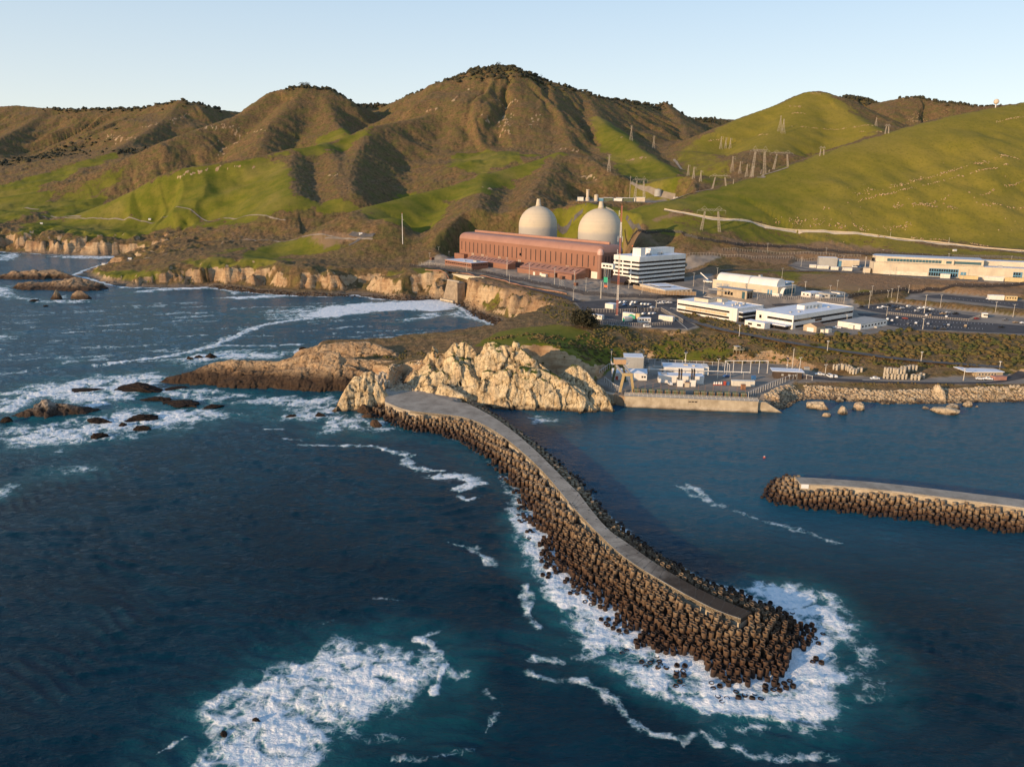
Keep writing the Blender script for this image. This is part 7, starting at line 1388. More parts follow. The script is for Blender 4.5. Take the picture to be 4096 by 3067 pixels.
# ---------------------------------------------------------------- cars
CARM = {k: plain('car paint ' + k, v, .3, vary=.04) for k, v in {'white': (.82, .82, .80), 'black': (.02, .02, .022), 'silver': (.45, .46, .47), 'red': (.28, .03, .02), 'blue': (.06, .16, .38), 'tan': (.33, .24, .15), 'grey': (.15, .155, .165), 'dark blue': (.03, .05, .10)}.items()}
M_TYRE = plain('tyre', (.02, .02, .02), .9)
def car_proto(kind, colour):
    L, Wd = (5.6, 1.95) if kind in ('pickup truck', 'van') else (4.6, 1.82)
    root = bpy.data.objects.new('pickup_truck' if kind == 'pickup truck' else 'van' if kind == 'van' else 'parked_car', None); COL.objects.link(root); cm = CARM[colour]
    hw = Wd / 2
    if kind == 'pickup truck':
        body = MB().extrude_x([(-hw, .45), (hw, .45), (hw, .95), (hw - .08, 1.05), (-hw + .08, 1.05), (-hw, .95)], -L / 2, L / 2); cab = [( .1, 1.05), (1.5, 1.05), (1.0, 1.75), (.2, 1.8), (-1.0, 1.75), (-1.15, 1.05)]
    elif kind == 'van':
        body = MB().extrude_x([(-hw, .4), (hw, .4), (hw, 1.1), (-hw, 1.1)], -L / 2, L / 2); cab = [(2.3, 1.1), (1.5, 2.1), (-2.6, 2.15), (-2.7, 1.1)]
    else:
        body = MB().extrude_x([(-hw, .4), (hw, .4), (hw, .82), (hw - .1, .95), (-hw + .1, .95), (-hw, .82)], -L / 2, L / 2); cab = [(1.25, .95), (.55, 1.45), (-1.0, 1.47), (-1.9, .98)] if kind == 'car' else [(1.3, .95), (.7, 1.65), (-1.9, 1.68), (-2.2, .95)]
    n = len(cab); k = len(body.v); w2 = hw - .12
    body.v += [(x, -w2, z) for x, z in cab] + [(x, w2, z) for x, z in cab]; body.f += [tuple(k + i for i in range(n)), tuple(k + n + i for i in range(n))[::-1]] + [(k+i, k+n+i, k+n+(i+1) % n, k+(i+1) % n) for i in range(n)]
    ob = body.build('body', cm, root); bm = bmesh.new(); bm.from_mesh(ob.data); bmesh.ops.recalc_face_normals(bm, faces=bm.faces); bm.to_mesh(ob.data); bm.free()
    md = ob.modifiers.new('bevel', 'BEVEL'); md.width = .08; md.segments = 2
    xs = [q[0] for q in cab]; zt = max(q[1] for q in cab); zb = min(q[1] for q in cab)
    g = MB(); x1 = max(xs) - .45; x0 = min(xs) + .45
    for s_ in (-1, 1): g.box(x0, x1 - .2, *( (w2, w2 + .02) if s_ > 0 else (-w2 - .02, -w2)), zb + .12, zt - .12)
    g.build('side_glass', m_glass, root)
    g = MB(); k = 0; a, b_ = (cab[1], cab[0]) if kind == 'car' or kind == 'estate car' or kind == 'van' else (cab[2], cab[1])
    top, bot = (a, b_); g.v = [(bot[0] + .03, -w2 + .1, bot[1] + .06), (bot[0] + .03, w2 - .1, bot[1] + .06), (top[0] + .05, w2 - .15, top[1] - .04), (top[0] + .05, -w2 + .15, top[1] - .04)]; g.f = [(0, 1, 2, 3)]; g.build('windscreen', m_glass, root)
    for sx in (-L * .31, L * .31):
        for sy in (-hw + .08, hw - .08): MB().tube((sx, sy - .11, .34), (sx, sy + .11, .34), .34, n=12).build('wheel', M_TYRE, root)
    return root
protos = {}
def car(c, x, y, z, kind, colour, ang, label, group):
    q = Pz(c, x, y, z)
    key = (kind, colour)
    if key not in protos: o = protos[key] = car_proto(kind, colour)
    else: o = copy_tree(protos[key])
    o.location = (q[0], q[1], z + .06); o.rotation_euler = (0, 0, ang); tag(o, label, 'van' if kind == 'van' else 'pickup' if kind == 'pickup truck' else 'car', group)
ordn = ['leftmost', 'second from the left', 'third from the left', 'fourth from the left', 'fifth from the left', 'sixth from the left', 'seventh from the left', 'eighth from the left', 'ninth from the left', 'tenth from the left', 'eleventh from the left', 'twelfth from the left', 'thirteenth from the left', 'fourteenth from the left']
rows = [
 ('E', 20.3, R(50), 'in the back row, upper car park', 'cars in the upper car park', [(202,892,'pickup truck','white'),(240,888,'pickup truck','white'),(242,912,'pickup truck','blue'),(310,910,'estate car','white'),(318,890,'pickup truck','white'),(352,890,'estate car','white'),(388,892,'car','black'),(415,906,'estate car','white'),(450,908,'estate car','white'),(482,908,'car','white')]),
 ('E', 20.3, R(40), 'in the middle row, upper car park', 'cars in the upper car park', [(342,935,'car','black'),(408,944,'car','black'),(438,935,'car','dark blue'),(512,938,'car','white')]),
 ('E', 20.3, R(15), 'of three near the office block corner', 'cars in the upper car park', [(595,898,'pickup truck','white'),(635,892,'van','white'),(675,892,'pickup truck','white')]),
 ('E', 20.3, R(50), 'in the fenced yard', 'cars in the fenced yard', [(428,1002,'estate car','white'),(492,1000,'estate car','white'),(528,998,'car','white')]),
 ('F', 19.5, R(20), 'in the top row, big car park', 'cars in the big car park', [(617,930,'car','black'),(790,942,'estate car','white'),(825,934,'pickup truck','white'),(880,918,'car','black'),(935,932,'car','dark blue'),(968,940,'car','black'),(1010,945,'car','silver'),(1075,928,'estate car','white')]),
 ('F', 19.5, R(18), 'in the middle row, big car park', 'cars in the big car park', [(975,957,'car','tan'),(1155,972,'estate car','silver'),(1188,948,'pickup truck','white'),(1240,940,'estate car','white'),(1260,972,'car','black'),(1300,958,'estate car','white'),(1410,1000,'pickup truck','tan'),(1460,988,'car','silver'),(1535,998,'pickup truck','black')]),
 ('F', 19.5, R(60), 'beside the big car park fence', 'cars in the big car park', [(1248,1015,'car','white'),(1288,1012,'car','tan'),(1400,1025,'car','dark blue'),(1445,1028,'car','white')]),
 ('F', 19.5, R(60), 'in the lower lot', 'cars in the lower lot', [(868,1055,'estate car','white'),(912,1066,'car','white'),(962,1038,'car','white'),(1040,1046,'car','red'),(1068,1097,'car','grey'),(1147,1092,'car','white'),(1265,1098,'car','silver'),(1330,1142,'pickup truck','black'),(1415,1150,'car','black'),(1424,1110,'car','dark blue'),(1466,1110,'car','silver'),(1632,1122,'pickup truck','tan')]),
 ('F', 19.5, R(15), 'beyond the gatehouse', 'cars beyond the gatehouse', [(1742,1048,'car','red'),(2025,1060,'pickup truck','grey'),(1985,1130,'car','black'),(2125,1085,'car','tan'),(2195,1090,'car','white')]),
 ('F', 33, R(-15), 'beside the workshop', 'vehicles by the workshop', [(545,540,'van','white'),(580,538,'van','blue'),(620,565,'pickup truck','black'),(655,560,'car','black')]),
]
for c, z, ang, where, grp, cars in rows:
    for i, (x, y, k, col) in enumerate(cars): car(c, x, y, z, k, col, ang + (R(90) if (i % 5 == 3 and 'lower lot' in where) else 0) + random.uniform(-.06, .06), '%s %s, %s %s' % (col, k, ordn[i], where), grp)
for c, x, y, z, k, col, ang, lb in [('F',1862,855,23,'car','white',R(-10),'white car alone on the upper ledge beside the long trailer'),('F',370,1138,19.6,'pickup truck','white',R(-15),'white pickup in front of the long trailer office'),('E',1730,878,20.45,'car','dark blue',R(10),'dark blue car left of the white one below the barrel roofed hall'),('E',1777,880,20.45,'car','white',R(60),'white car on the small lot below the barrel roofed hall'),('E',1580,860,20.5,'van','tan',R(20),'tan utility cart beside the guard building'),
  ('G',932,465,6.06,'estate car','white',R(100),'white car parked behind the intake screens'),('G',1485,388,6.06,'car','blue',R(30),'blue car under the white goalpost frame'),('H',402,333,6.56,'pickup truck','white',R(-12),'white pickup beside the grey cabinet near the guard hut'),('H',489,350,6.56,'van','white',R(95),'white van standing left of its twin by the bank'),('H',535,352,6.56,'estate car','white',R(95),'white car standing right of the white van by the bank'),('H',890,370,6.62,'pickup truck','white',R(5),'white pickup in front of the large row of spare tribars'),
  ('H',1815,372,6.62,'car','white',R(-15),'white saloon in front of the tan harbour office'),('H',1885,372,6.62,'pickup truck','white',R(-20),'white pickup next to the rose enclosure'),('E',462,1128,20.35,'van','white',R(10),'white van by the front kerb of the fenced yard'),('A',205,910,1,'van','white',0,'') ]:
    if lb: car(c, x, y, z, k, col, ang, lb, None)
q = Pz('E', 1060, 690, 24.8); mc = thing('mobile_crane', 'white mobile crane with a raised boom between the office tower and the barrel roof', 'crane', q, R(140)); MB().box(-5, 5, -1.3, 1.3, .6, 1.9).build('chassis', M_WHITE_, mc); MB().box(-1, 2, -1.2, 1.2, 2, 3.6).build('cab', M_BLUE, mc); MB().bar((-1, 0, 2.6), (9, 0, 9.5), .9).build('boom', M_WHITE_, mc)
for sx in (-4, -2, 2, 4):
    for sy in (-1.2, 1.2): MB().tube((sx, sy - .2, .55), (sx, sy + .2, .55), .55, n=10).build('wheel', M_TYRE, mc)
# ---------------------------------------------------------------- poles and masts
def pole(c, x, y, ytop, z, lb, kind='lamp', r=.13, white=True, grp='light poles around the site'):
    P = Pg(c, x, y) if z is None else Pz(c, x, y, z); h = max(3.5, Zat(c, x, ytop, P) - P[2])
    o = thing('light_pole' if kind in ('lamp', 'tee') else 'camera_pole' if kind == 'cam' else 'pole', lb, 'light pole' if kind in ('lamp', 'tee') else 'pole', P, R(30), grp)
    MB().tube((0, 0, -.5), (0, 0, h), r * 1.25, r * .8, 7).build('shaft', plain('pole paint', (.66, .60, .50), .6) if white else plain('brown pole', (.30, .17, .10), .8), o); MB().lathe([(.42, -.4), (.42, .9), (.3, 1.0)], 10).build('footing', M_CONC, o)
    if kind == 'lamp':
        a = MB().bar((-.9, 0, h), (.9, 0, h), .14).build('bracket', M_STEEL, o)
        for s_ in (-1, 1): MB().box(s_ * .9 - .4, s_ * .9 + .4, -.28, .28, h - .02, h + .22).build('lamp_head', M_WHITE_, o)
    elif kind == 'tee':
        MB().box(-.75, .75, -.55, .55, h, h + .3).build('lamp_head', M_WHITE_, o)
    elif kind == 'solar':
        mb = MB(); mb.v = [(-.9, -.6, h + .1), (.9, -.6, h + .1), (.9, .6, h + 1.1), (-.9, .6, h + 1.1)]; mb.f = [(0, 1, 2, 3)]; mb.build('solar_panel', plain('solar panel', (.02, .025, .05), .3), o); MB().bar((-1, 0, h - 1), (1, 0, h - 1), .16).build('bracket', M_STEEL, o); MB().box(-.35, .35, -.35, .35, h * .33, h * .33 + .9).build('battery_box', M_WHITE_, o)
    return o
for a in [
 ('D',135,690,585,26,'light pole left of the white roofed office at the cliff corner','lamp'),('D',236,690,630,26,'shorter light pole behind the corner of the cliff yard','lamp'),('D',48,740,645,26,'light pole at the far left end of the cliff road','lamp'),
 ('D',605,770,675,26,'light pole at the right corner of the white roofed office','lamp'),('D',410,820,725,26,'slim pole in front of the white roofed office','pole'),('D',803,880,690,26,'tall white lamp pole in front of the hall, by the open yard','lamp',.2),('D',828,938,850,25.5,'short red topped pole beside the cliff road','pole'),
 ('D',1022,895,745,25.5,'tall white pole in front of the wide maroon shed','lamp',.2),('D',1270,960,790,25,'tall pole right of the wide maroon shed','lamp',.18),('D',1463,965,818,25,'tall pole beside the yellow cage at the hall','lamp',.18),('D',1578,1015,890,24.5,'lamp pole standing between the hall and the fence bend','lamp'),('D',1722,1085,925,23,'tall lamp pole on the pavement left of the fenced yard','lamp',.2),
 ('D',1768,920,790,25,'light pole below the footbridge','lamp'),('D',1455,1100,1000,22,'short camera pole at the road end','cam'),('D',2000,990,905,24.5,'light pole in front of the tower entrance','lamp'),
 ('E',10,840,675,23.5,'light pole in front of the entrance canopy','lamp'),('E',282,740,662,24.5,'light pole right of the entrance canopy','lamp'),('E',412,790,668,24.4,'light pole behind the low entry building','lamp'),('E',916,720,595,25,'light pole right of the office tower','lamp'),('E',1015,790,662,24.8,'light pole beside the mobile crane','lamp'),('E',549,965,868,20.3,'white lamp pole in the middle of the upper car park','lamp',.22),
 ('E',1148,640,545,28,'light pole behind the left end of the barrel roof','lamp'),('E',430,330,228,31,'light pole behind the office tower roof','lamp'),('E',755,370,242,32,'light pole on the dirt bank behind the tower','lamp'),('E',1150,345,278,40,'light pole beside the brown watch tower','lamp'),('E',1636,442,305,36,'tall light pole on the upper dirt bank','lamp'),('E',1785,640,550,30,'light pole behind the glazed strip of the barrel hall','lamp'),('E',1880,820,690,24.8,'light pole in front of the barrel hall end wall','lamp'),('E',1542,860,780,24,'light pole right of the guard building','lamp'),('E',1720,815,750,24.8,'slim light pole by the white arch','lamp'),('E',2013,740,680,25,'light pole beyond the barrel hall','lamp'),
 ('E',1365,1215,1110,None,'lamp on a white pole at the bend of the descending road','tee',.2),('E',1885,1535,1330,6.3,'very tall pole behind the guard hut','pole',.2),('E',1835,1535,1440,6.3,'short solar pole behind the guard hut','solar'),('E',1950,1620,1425,6.3,'tall lamp pole right of the guard hut','lamp',.2),('E',1150,1640,1440,6.1,'tall lamp pole right of the black stacks','lamp',.2),
 ('E',108,1500,1355,None,'solar light pole above the intake access road','solar',.16),('E',425,1560,1410,6.1,'lamp pole behind the gantry pump house','lamp',.17),('E',835,1490,1375,8,'solar light pole on the bank behind the switchgear building','solar',.16),
 ('F',20,530,440,33,'lamp pole left of the workshop','lamp'),('F',262,430,352,38,'lamp pole on the bank behind the workshop','lamp'),('F',422,575,430,33,'lamp pole in front of the workshop wing','lamp'),('F',640,605,440,33,'tall white lamp pole at the warehouse corner','tee',.3),('F',824,410,370,40,'lamp pole behind the warehouse roof','lamp'),('F',887,620,520,33,'lamp pole in front of the warehouse left wall','lamp'),('F',1157,615,535,33,'slim pole on the warehouse wall left of the glazed front','pole'),('F',1530,640,555,33,'slim pole right of the blue warehouse door','pole'),('F',1607,655,545,33,'lamp pole in front of the yellowed trailer','lamp'),('F',1855,640,575,33,'slim pole left of the second glazed front','pole'),('F',1470,440,405,42,'lamp pole above the warehouse low roof','lamp'),('F',2085,470,432,42,'lamp pole far right above the warehouse','lamp'),
 ('F',895,245,188,None,'lamp pole beside the pale hill road','pole'),('F',1470,298,245,None,'lamp pole farther right on the pale hill road','pole'),
 ('F',370,780,668,24.5,'lamp pole right of the portable offices','lamp'),('F',303,790,718,24.5,'lamp pole behind the portable offices','lamp'),('F',60,770,680,26,'lamp pole left of the portable offices','lamp'),('F',583,815,745,24,'short pole at the start of the long security fence','pole'),('F',712,825,722,23.5,'lamp pole along the long security fence','lamp'),('F',868,855,768,22,'lamp pole left of its pair by the green bank','lamp'),('F',902,855,750,22,'lamp pole right of its pair by the green bank','lamp'),('F',960,880,725,21,'tall lamp pole at the top of the car park stairs','lamp'),('F',1075,785,705,28,'camera pole on the long security fence','cam'),('F',440,890,785,22,'brown camera pole by the office block roof','cam'),
 ('F',683,940,775,19.5,'lamp pole at the back left of the big car park','lamp',.18),('F',1228,990,812,19.5,'tall lamp pole between the rows of the big car park','lamp',.2),('F',1385,930,812,21,'lamp pole at the foot of the planted bank','lamp'),('F',858,1015,925,19.5,'lamp pole at the lane beside the big car park','tee'),('F',1213,1145,1045,19.5,'white lamp pole on the seaward kerb of the lower lot','tee',.22),('F',1925,985,880,20.5,'lamp pole above the gatehouse','lamp'),('F',2100,1020,905,20,'lamp pole right of the gatehouse','lamp'),('F',463,1110,1010,19.6,'dark lamp pole in front of the longer office block','tee'),('F',275,1375,1265,None,'lamp pole on the descending road below the timber shed','tee',.2),('F',1195,1470,1372,None,'lamp pole where the descending road meets the brush','tee',.2),('F',1968,1530,1465,None,'lamp pole at the far end of the descending road','tee',.2),
 ('H',450,335,240,6.5,'lamp pole beside the white pickup near the guard hut','lamp',.17),('H',1672,380,278,6.5,'white lamp pole left of the tan harbour office','tee',.2),('G',1083,255,150,9,'lamp pole at the top of the yard bank','lamp')]:
    pole(*a)
# tall red and white mast
P = Pz('D', 1882, 1255, 20.2); mh = Zat('D', 1936, 182, P) - 20.2; mast = thing('lattice_mast', 'tall red and white lattice antenna mast in front of the office tower', 'mast', P)
nb = 7; wm_ = 1.5
for k in range(nb):
    mb = MB(); z0, z1 = mh * k / nb, mh * (k + 1) / nb; w0, w1 = wm_ * (1 - .35 * k / nb) / 2, wm_ * (1 - .35 * (k + 1) / nb) / 2; cs = [(math.cos(R(a)), math.sin(R(a))) for a in (90, 210, 330)]
    for x, y in cs: mb.bar((x * w0, y * w0, z0), (x * w1, y * w1, z1), .22)
    nn = 6
    for j in range(nn):
        for a in range(3):
            (xa, ya), (xb, yb) = cs[a], cs[(a + 1) % 3]; t0, t1 = j / nn, (j + 1) / nn; wa = w0 + (w1 - w0) * t0; wb = w0 + (w1 - w0) * t1; za = z0 + (z1 - z0) * t0; zb = z0 + (z1 - z0) * t1
            mb.bar((xa * wa, ya * wa, za), (xb * wb, yb * wb, zb), .12)
    mb.build('red_section' if k % 2 == 0 else 'white_section', plain('mast red', (.46, .15, .10), .6, vary=.15) if k % 2 == 0 else plain('mast white', (.74, .66, .56), .6, vary=.1), mast)
for z, s_ in ((mh * .93, -1), (mh * .70, -1), (mh * .70, 1), (mh * .58, -1)): MB().bar((0, 0, z), (s_ * 1.8, 0, z), .1).bar((s_ * 1.8, 0, z - 1.8), (s_ * 1.8, 0, z + 2.6), .26).build('antenna', M_WHITE_, mast)
MB().lathe([(.05, 0), (.12, .2), (.05, 1.5)], 6, (0, 0, mh)).build('finial', M_ORANGE, mast); MB().box(-1.2, 1.2, -1.2, 1.2, -.5, .5).build('base_block', M_CONC, mast)
P = Pg('B', 490, 1225); hh_ = Zat('B', 487, 1032, P) - P[2]; o = thing('radio_mast', 'slim white radio mast alone on the brushy slope left of the hall', 'mast', P); MB().tube((0, 0, -1), (0, 0, hh_), .5, .3, 8).build('shaft', M_WHITE_, o); MB().bar((0, 0, hh_ * .8), (2.5, 0, hh_ * .8), .25).build('arm', M_STEEL, o); MB().tube((0, 0, hh_), (0, 0, hh_ + 1.2), .55, .1, 8).build('cap', M_REDP, o)
P = Pd('B', 1922, 925, 1245); P[2] = SHELF; hh_ = Zat('B', 1920, 795, P) - SHELF; o = thing('radio_mast', 'pale monopole beside the portal pylon on the switchyard shelf', 'mast', P); MB().tube((0, 0, -1), (0, 0, hh_), .6, .4, 8).build('shaft', M_TRACK, o); MB().bar((-1.6, 0, hh_ - 2), (1.6, 0, hh_ - 2), .3).build('arm', M_STEEL, o)
# ---------------------------------------------------------------- pylons
M_PYL = plain('galvanised pylon steel', (.42, .355, .27), .6, .0, vary=.15, scale=.2)
def lat_leg(mb, x0, y0, x1, y1, w0, w1, h, n, t, z0=0):
    c = [(-.5, -.5), (.5, -.5), (.5, .5), (-.5, .5)]
    def pt(k, f): w_ = w0 + (w1 - w0) * f; return (x0 + (x1 - x0) * f + c[k][0] * w_, y0 + (y1 - y0) * f + c[k][1] * w_, z0 + h * f)
    for k in range(4): mb.bar(pt(k, 0), pt(k, 1), t)
    for j in range(n):
        for k in range(4):
            mb.bar(pt(k, j / n), pt((k + 1) % 4, (j + 1) / n), t * .6); mb.bar(pt((k + 1) % 4, j / n), pt(k, (j + 1) / n), t * .6)
def portal(name, lb, P, h, span, rz, legw, t):
    o = thing(name, lb, 'pylon', P, rz, 'portal pylons'); b0 = span * .27; bz = h * .86
    for s_ in (-1, 1):
        mb = MB(); lat_leg(mb, s_ * span * .33, 0, s_ * b0 * .85, 0, legw, legw * .45, bz, 7, t, -2); mb.build('leg', M_PYL, o)
        mb = MB(); mb.bar((s_ * b0 * .55, 0, bz + h * .03), (s_ * b0 * .95, 0, h), t).bar((s_ * b0 * 1.35, 0, bz + h * .03), (s_ * b0 * .95, 0, h), t); mb.build('peak', M_PYL, o)
        mb = MB(); mb.bar((s_ * b0 * 1.3, 0, bz + h * .03), (s_ * span * .5, 0, bz - h * .03), t).bar((s_ * b0 * 1.0, 0, bz - h * .04), (s_ * span * .5, 0, bz - h * .03), t); mb.build('arm', M_PYL, o)
        MB().tube((s_ * span * .5, 0, bz - h * .03), (s_ * span * .5, 0, bz - h * .16), t * .5, n=6).build('insulator', M_PYL, o)
    mb = MB(); n = 8
    for y in (-legw * .25, legw * .25):
        for z in (bz - h * .035, bz + h * .03): mb.bar((-b0 * 1.3, y, z), (b0 * 1.3, y, z), t * .8)
        for k in range(n):
            xa, xb = -b0 * 1.3 + 2.6 * b0 * k / n, -b0 * 1.3 + 2.6 * b0 * (k + 1) / n; mb.bar((xa, y, bz - h * .035), (xb, y, bz + h * .03), t * .55).bar((xb, y, bz - h * .035), (xa, y, bz + h * .03), t * .55)
    mb.build('crossbeam', M_PYL, o)
    MB().bar((-b0 * .5, 0, bz), (0, 0, bz - h * .16), t * .5).bar((b0 * .5, 0, bz), (0, 0, bz - h * .16), t * .5).build('insulator', M_PYL, o)
    return o
def single(name, lb, P, h, w_, rz, arms, t, grp):
    o = thing(name, lb, 'pylon', P, rz, grp); mb = MB(); lat_leg(mb, 0, 0, 0, 0, w_, w_ * .22, h * .72, 7, t, -2); lat_leg(mb, 0, 0, 0, 0, w_ * .22, w_ * .16, h * .28, 4, t * .8, h * .72 - 2); mb.build('lattice_tower', M_PYL, o)
    if arms == 'flag':
        for z in (h - 2.5, h * .80):
            MB().bar((0, 0, z), (w_ * .85, 0, z), t).bar((0, 0, z - h * .06), (w_ * .85, 0, z), t * .7).build('arm', M_PYL, o); MB().bar((w_ * .85, 0, z), (w_ * .85, 0, z - h * .12), t * .7).build('insulator', M_PYL, o)
    elif arms == 'cross':
        for z in (h * .94, h * .85, h * .76): MB().bar((-w_ * .55, 0, z), (w_ * .55, 0, z), t).bar((-w_ * .55, 0, z), (0, 0, z + h * .045), t * .6).bar((w_ * .55, 0, z), (0, 0, z + h * .045), t * .6).build('crossarm', M_PYL, o)
    else: MB().bar((-w_ * .3, 0, h - 2), (w_ * .3, 0, h - 2), t).build('crossarm', M_PYL, o)
    return o
for c, x, y, yt, x0, x1, lb in [('V',250,1395,1118,95,412,'nearest portal pylon, standing below the pale hill road'),('V',778,785,455,688,907,'tallest portal pylon on the edge of the big green hill'),('V',1030,700,500,940,1185,'portal pylon just right of the tallest one'),('V',352,912,760,255,485,'portal pylon leftmost on the hill edge'),('B',1983,938,797,1940,2032,'portal pylon on the switchyard shelf behind the domes'),('V',1482,558,455,1448,1518,'small portal pylon half hidden by the green ridge'),('V',2200,318,210,2180,2240,'small grey portal pylon at the far right saddle')]:
    P = Pg(c, x, y) if 'switchyard' not in lb else Pd(c, x, y, 1240); s_ = P[1] / FPX / CROP[c][2]; h = Zat(c, x, yt, P) - P[2]; portal('portal_pylon', lb, P, h, (x1 - x0) * s_ * 1.02, R(8), h * .095, max(.22, h * .0036))
for c, x, y, yt, ty, lb in [('V',365,488,340,'flag','flag armed pylon, left of three in the upper row'),('V',418,482,352,'flag','flag armed pylon, middle of three in the upper row'),('V',468,482,355,'flag','flag armed pylon, right of three in the upper row'),('V',490,742,555,'flag','flag armed pylon leftmost of the middle row'),('V',575,760,612,'flag','flag armed pylon second in the middle row'),('V',650,795,640,'flag','flag armed pylon third in the middle row'),('V',715,795,660,'flag','flag armed pylon behind the leg of the tallest portal pylon'),('V',810,765,702,'flag','short flag armed pylon between the legs of the tallest portal pylon'),('V',900,742,705,'flag','short flag armed pylon right of the tallest portal pylon'),('V',5,782,650,'flag','shaded flag armed pylon, left of three in the canyon'),('V',65,812,670,'flag','shaded flag armed pylon, middle of three in the canyon'),('V',142,848,708,'flag','shaded flag armed pylon, right of three in the canyon'),('V',505,872,820,'cross','stub of a pylon showing above the left hill edge'),
  ('V',1018,288,110,'top','rear pylon of the close pair on the upper slope'),('V',1052,314,145,'top','front pylon of the close pair on the upper slope'),('V',2078,232,130,'top','lone pylon at the end of the bench road'),('B',1930,570,473,'cross','three armed pylon on the green spur'),('B',2072,620,538,'cross','distant three armed pylon in the shaded valley'),('B',1790,765,655,'cross','three armed pylon at the end of the green fore ridge')]:
    P = Pg(c, x, y); h = Zat(c, x, yt, P) - P[2]; single('lattice_pylon', lb, P, h, h * (.21 if ty != 'top' else .26), R(10), ty, max(.24, h * .005), 'lattice pylons')
# ---------------------------------------------------------------- fences
m_mesh, nt, b = new_mat('chain link mesh'); b.inputs['Base Color'].default_value = (.16, .13, .11, 1); b.inputs['Alpha'].default_value = .28
m_dmesh, nt, b = new_mat('dark screened mesh'); b.inputs['Base Color'].default_value = (.030, .026, .030, 1); b.inputs['Alpha'].default_value = .72
def fence(lb, pts, h, z, mesh_m, post_m, n_post, w=.12, studs=False, grp=None):
    P = [Pg(*q) if z is None else Pz(*q, z) for q in pts]; P = smooth_line(P, 2) if 'barrier along' in lb else P; line = np.array(resample(P, 6.0)); gz = np.array([ground(*q) if z is None else z for q in line]); gz = np.convolve(np.pad(gz, 3, mode='edge'), np.ones(7) / 7, 'valid') + .2 if 'barrier along' in lb else gz; base = line[0]
    o = thing('fence', lb, 'fence', (base[0], base[1], gz[0]), 0, grp); V = []; F = []
    for q, g in zip(line, gz): V += [(q[0] - base[0], q[1] - base[1], g - gz[0]), (q[0] - base[0], q[1] - base[1], g - gz[0] + h)]
    for i in range(len(line) - 1): F.append((2*i, 2*i+2, 2*i+3, 2*i+1))
    mesh_obj('mesh_panel', V, F, mesh_m, o)
    rl = MB()
    for i in range(len(line) - 1): rl.bar(V[2*i+1], V[2*i+3], w)
    rl.build('top_rail', post_m, o)
    n_post = min(n_post, 95); pos_ = np.linspace(0, len(line) - 1, n_post)
    st_ = MB(); pm = MB().bar((0, 0, -.3), (0, 0, h + .25), w * 1.3).build('post', post_m, o)
    for k, f in enumerate(pos_):
        i = min(int(f), len(line) - 2); t = f - i; x = V[2*i][0] * (1-t) + V[2*i+2][0] * t; y = V[2*i][1] * (1-t) + V[2*i+2][1] * t; zz_ = V[2*i][2] * (1-t) + V[2*i+2][2] * t
        c_ = pm if k == 0 else pm.copy()
        if k: COL.objects.link(c_); c_.parent = o
        c_.location = (x, y, zz_)
        if studs and k % 2 == 0: 
            s_ = studs_ob.copy() if studs_ob else None
            s_.name = 'fence_light'; COL.objects.link(s_); s_.parent = o; s_.location = (x, y - .15, zz_ + h * .85)
    return o
studs_ob = MB().lathe([(.05, -.2), (.25, 0), (.05, .2)], 8).build('fence_light', M_WHITE_); COL.objects.unlink(studs_ob)
M_FP = plain('fence post steel', (.56, .50, .42), .6); M_FPD = plain('dark fence post', (.05, .043, .043), .7)
fence('dark screened security fence along the cliff road in front of the hall', [('D',-150,772),('D',150,795),('D',420,825),('D',600,850),('D',830,900),('D',1130,960),('D',1390,1015),('D',1560,1055),('D',1800,1075),('E',200,835),('E',560,850),('E',760,845)], 3.2, None, m_dmesh, M_FPD, 80, .16, True)
fence('red and white barrier rail along the cliff edge of the road', [('D',0,812),('D',150,818),('D',420,850),('D',600,878),('D',850,945),('D',1130,1005),('D',1390,1050)], 1.0, None, plain('barrier panel', (.38, .20, .14), .8, vary=.6, scale=.8), M_RUST, 60, .1)
fence('grey chain link fence in front of the maroon low office', [('D',-60,755),('D',100,765),('D',300,790),('D',460,815)], 2.6, 26, m_mesh, M_FP, 30)
fence('pale chain link fence around the low cream entry building', [('E',325,745),('E',500,785),('E',640,808),('E',940,815)], 3.4, 24.4, plain('amber lit mesh', (.30, .20, .11), .8), M_FP, 34)
fence('dark screened security fence below the tower and the upper dirt bank', [('E',240,195),('E',420,200),('E',460,215),('E',620,192),('E',800,205),('E',830,235),('E',960,265),('E',1150,300),('E',1330,325),('E',1500,330),('E',1800,345),('E',2208,380),('F',500,405),('F',900,420),('F',1500,440),('F',2208,470)], 3.4, None, m_dmesh, M_FPD, 90, .16, True)
fence('pale double chain link fence on the dirt bank behind the yard', [('E',850,430),('E',1100,420),('E',1500,455),('E',2100,470)], 2.8, None, m_mesh, M_FP, 50)
fence('pale chain link fence above the dirt bank, right of the watch tower', [('E',1200,375),('E',1600,395),('E',2208,420),('F',600,440)], 2.8, None, m_mesh, M_FP, 50)
fence('long dark security fence climbing right above the big car park', [('F',480,845),('F',620,815),('F',900,790),('F',1250,765),('F',1700,735),('F',2208,715),('F',2700,700)], 3.4, None, m_dmesh, M_FPD, 80, .16, True)
fence('chain link fence below the portable offices', [('E',1560,840),('E',1900,860),('E',2208,870),('F',200,870),('F',440,875)], 2.8, None, m_mesh, M_FP, 50, .12, True)
fence('post and mesh fence dividing the big car park', [('F',870,995),('F',1200,1030),('F',1660,1065),('F',1780,1020)], 1.6, 19.55, m_mesh, M_FP, 60)
fence('chain link fence with lights around the fenced container yard', [('D',1590,1225),('E',200,985),('E',400,975),('E',600,970),('E',690,1020),('E',810,1085)], 3.0, 20.35, m_mesh, M_FP, 55, .12, True)
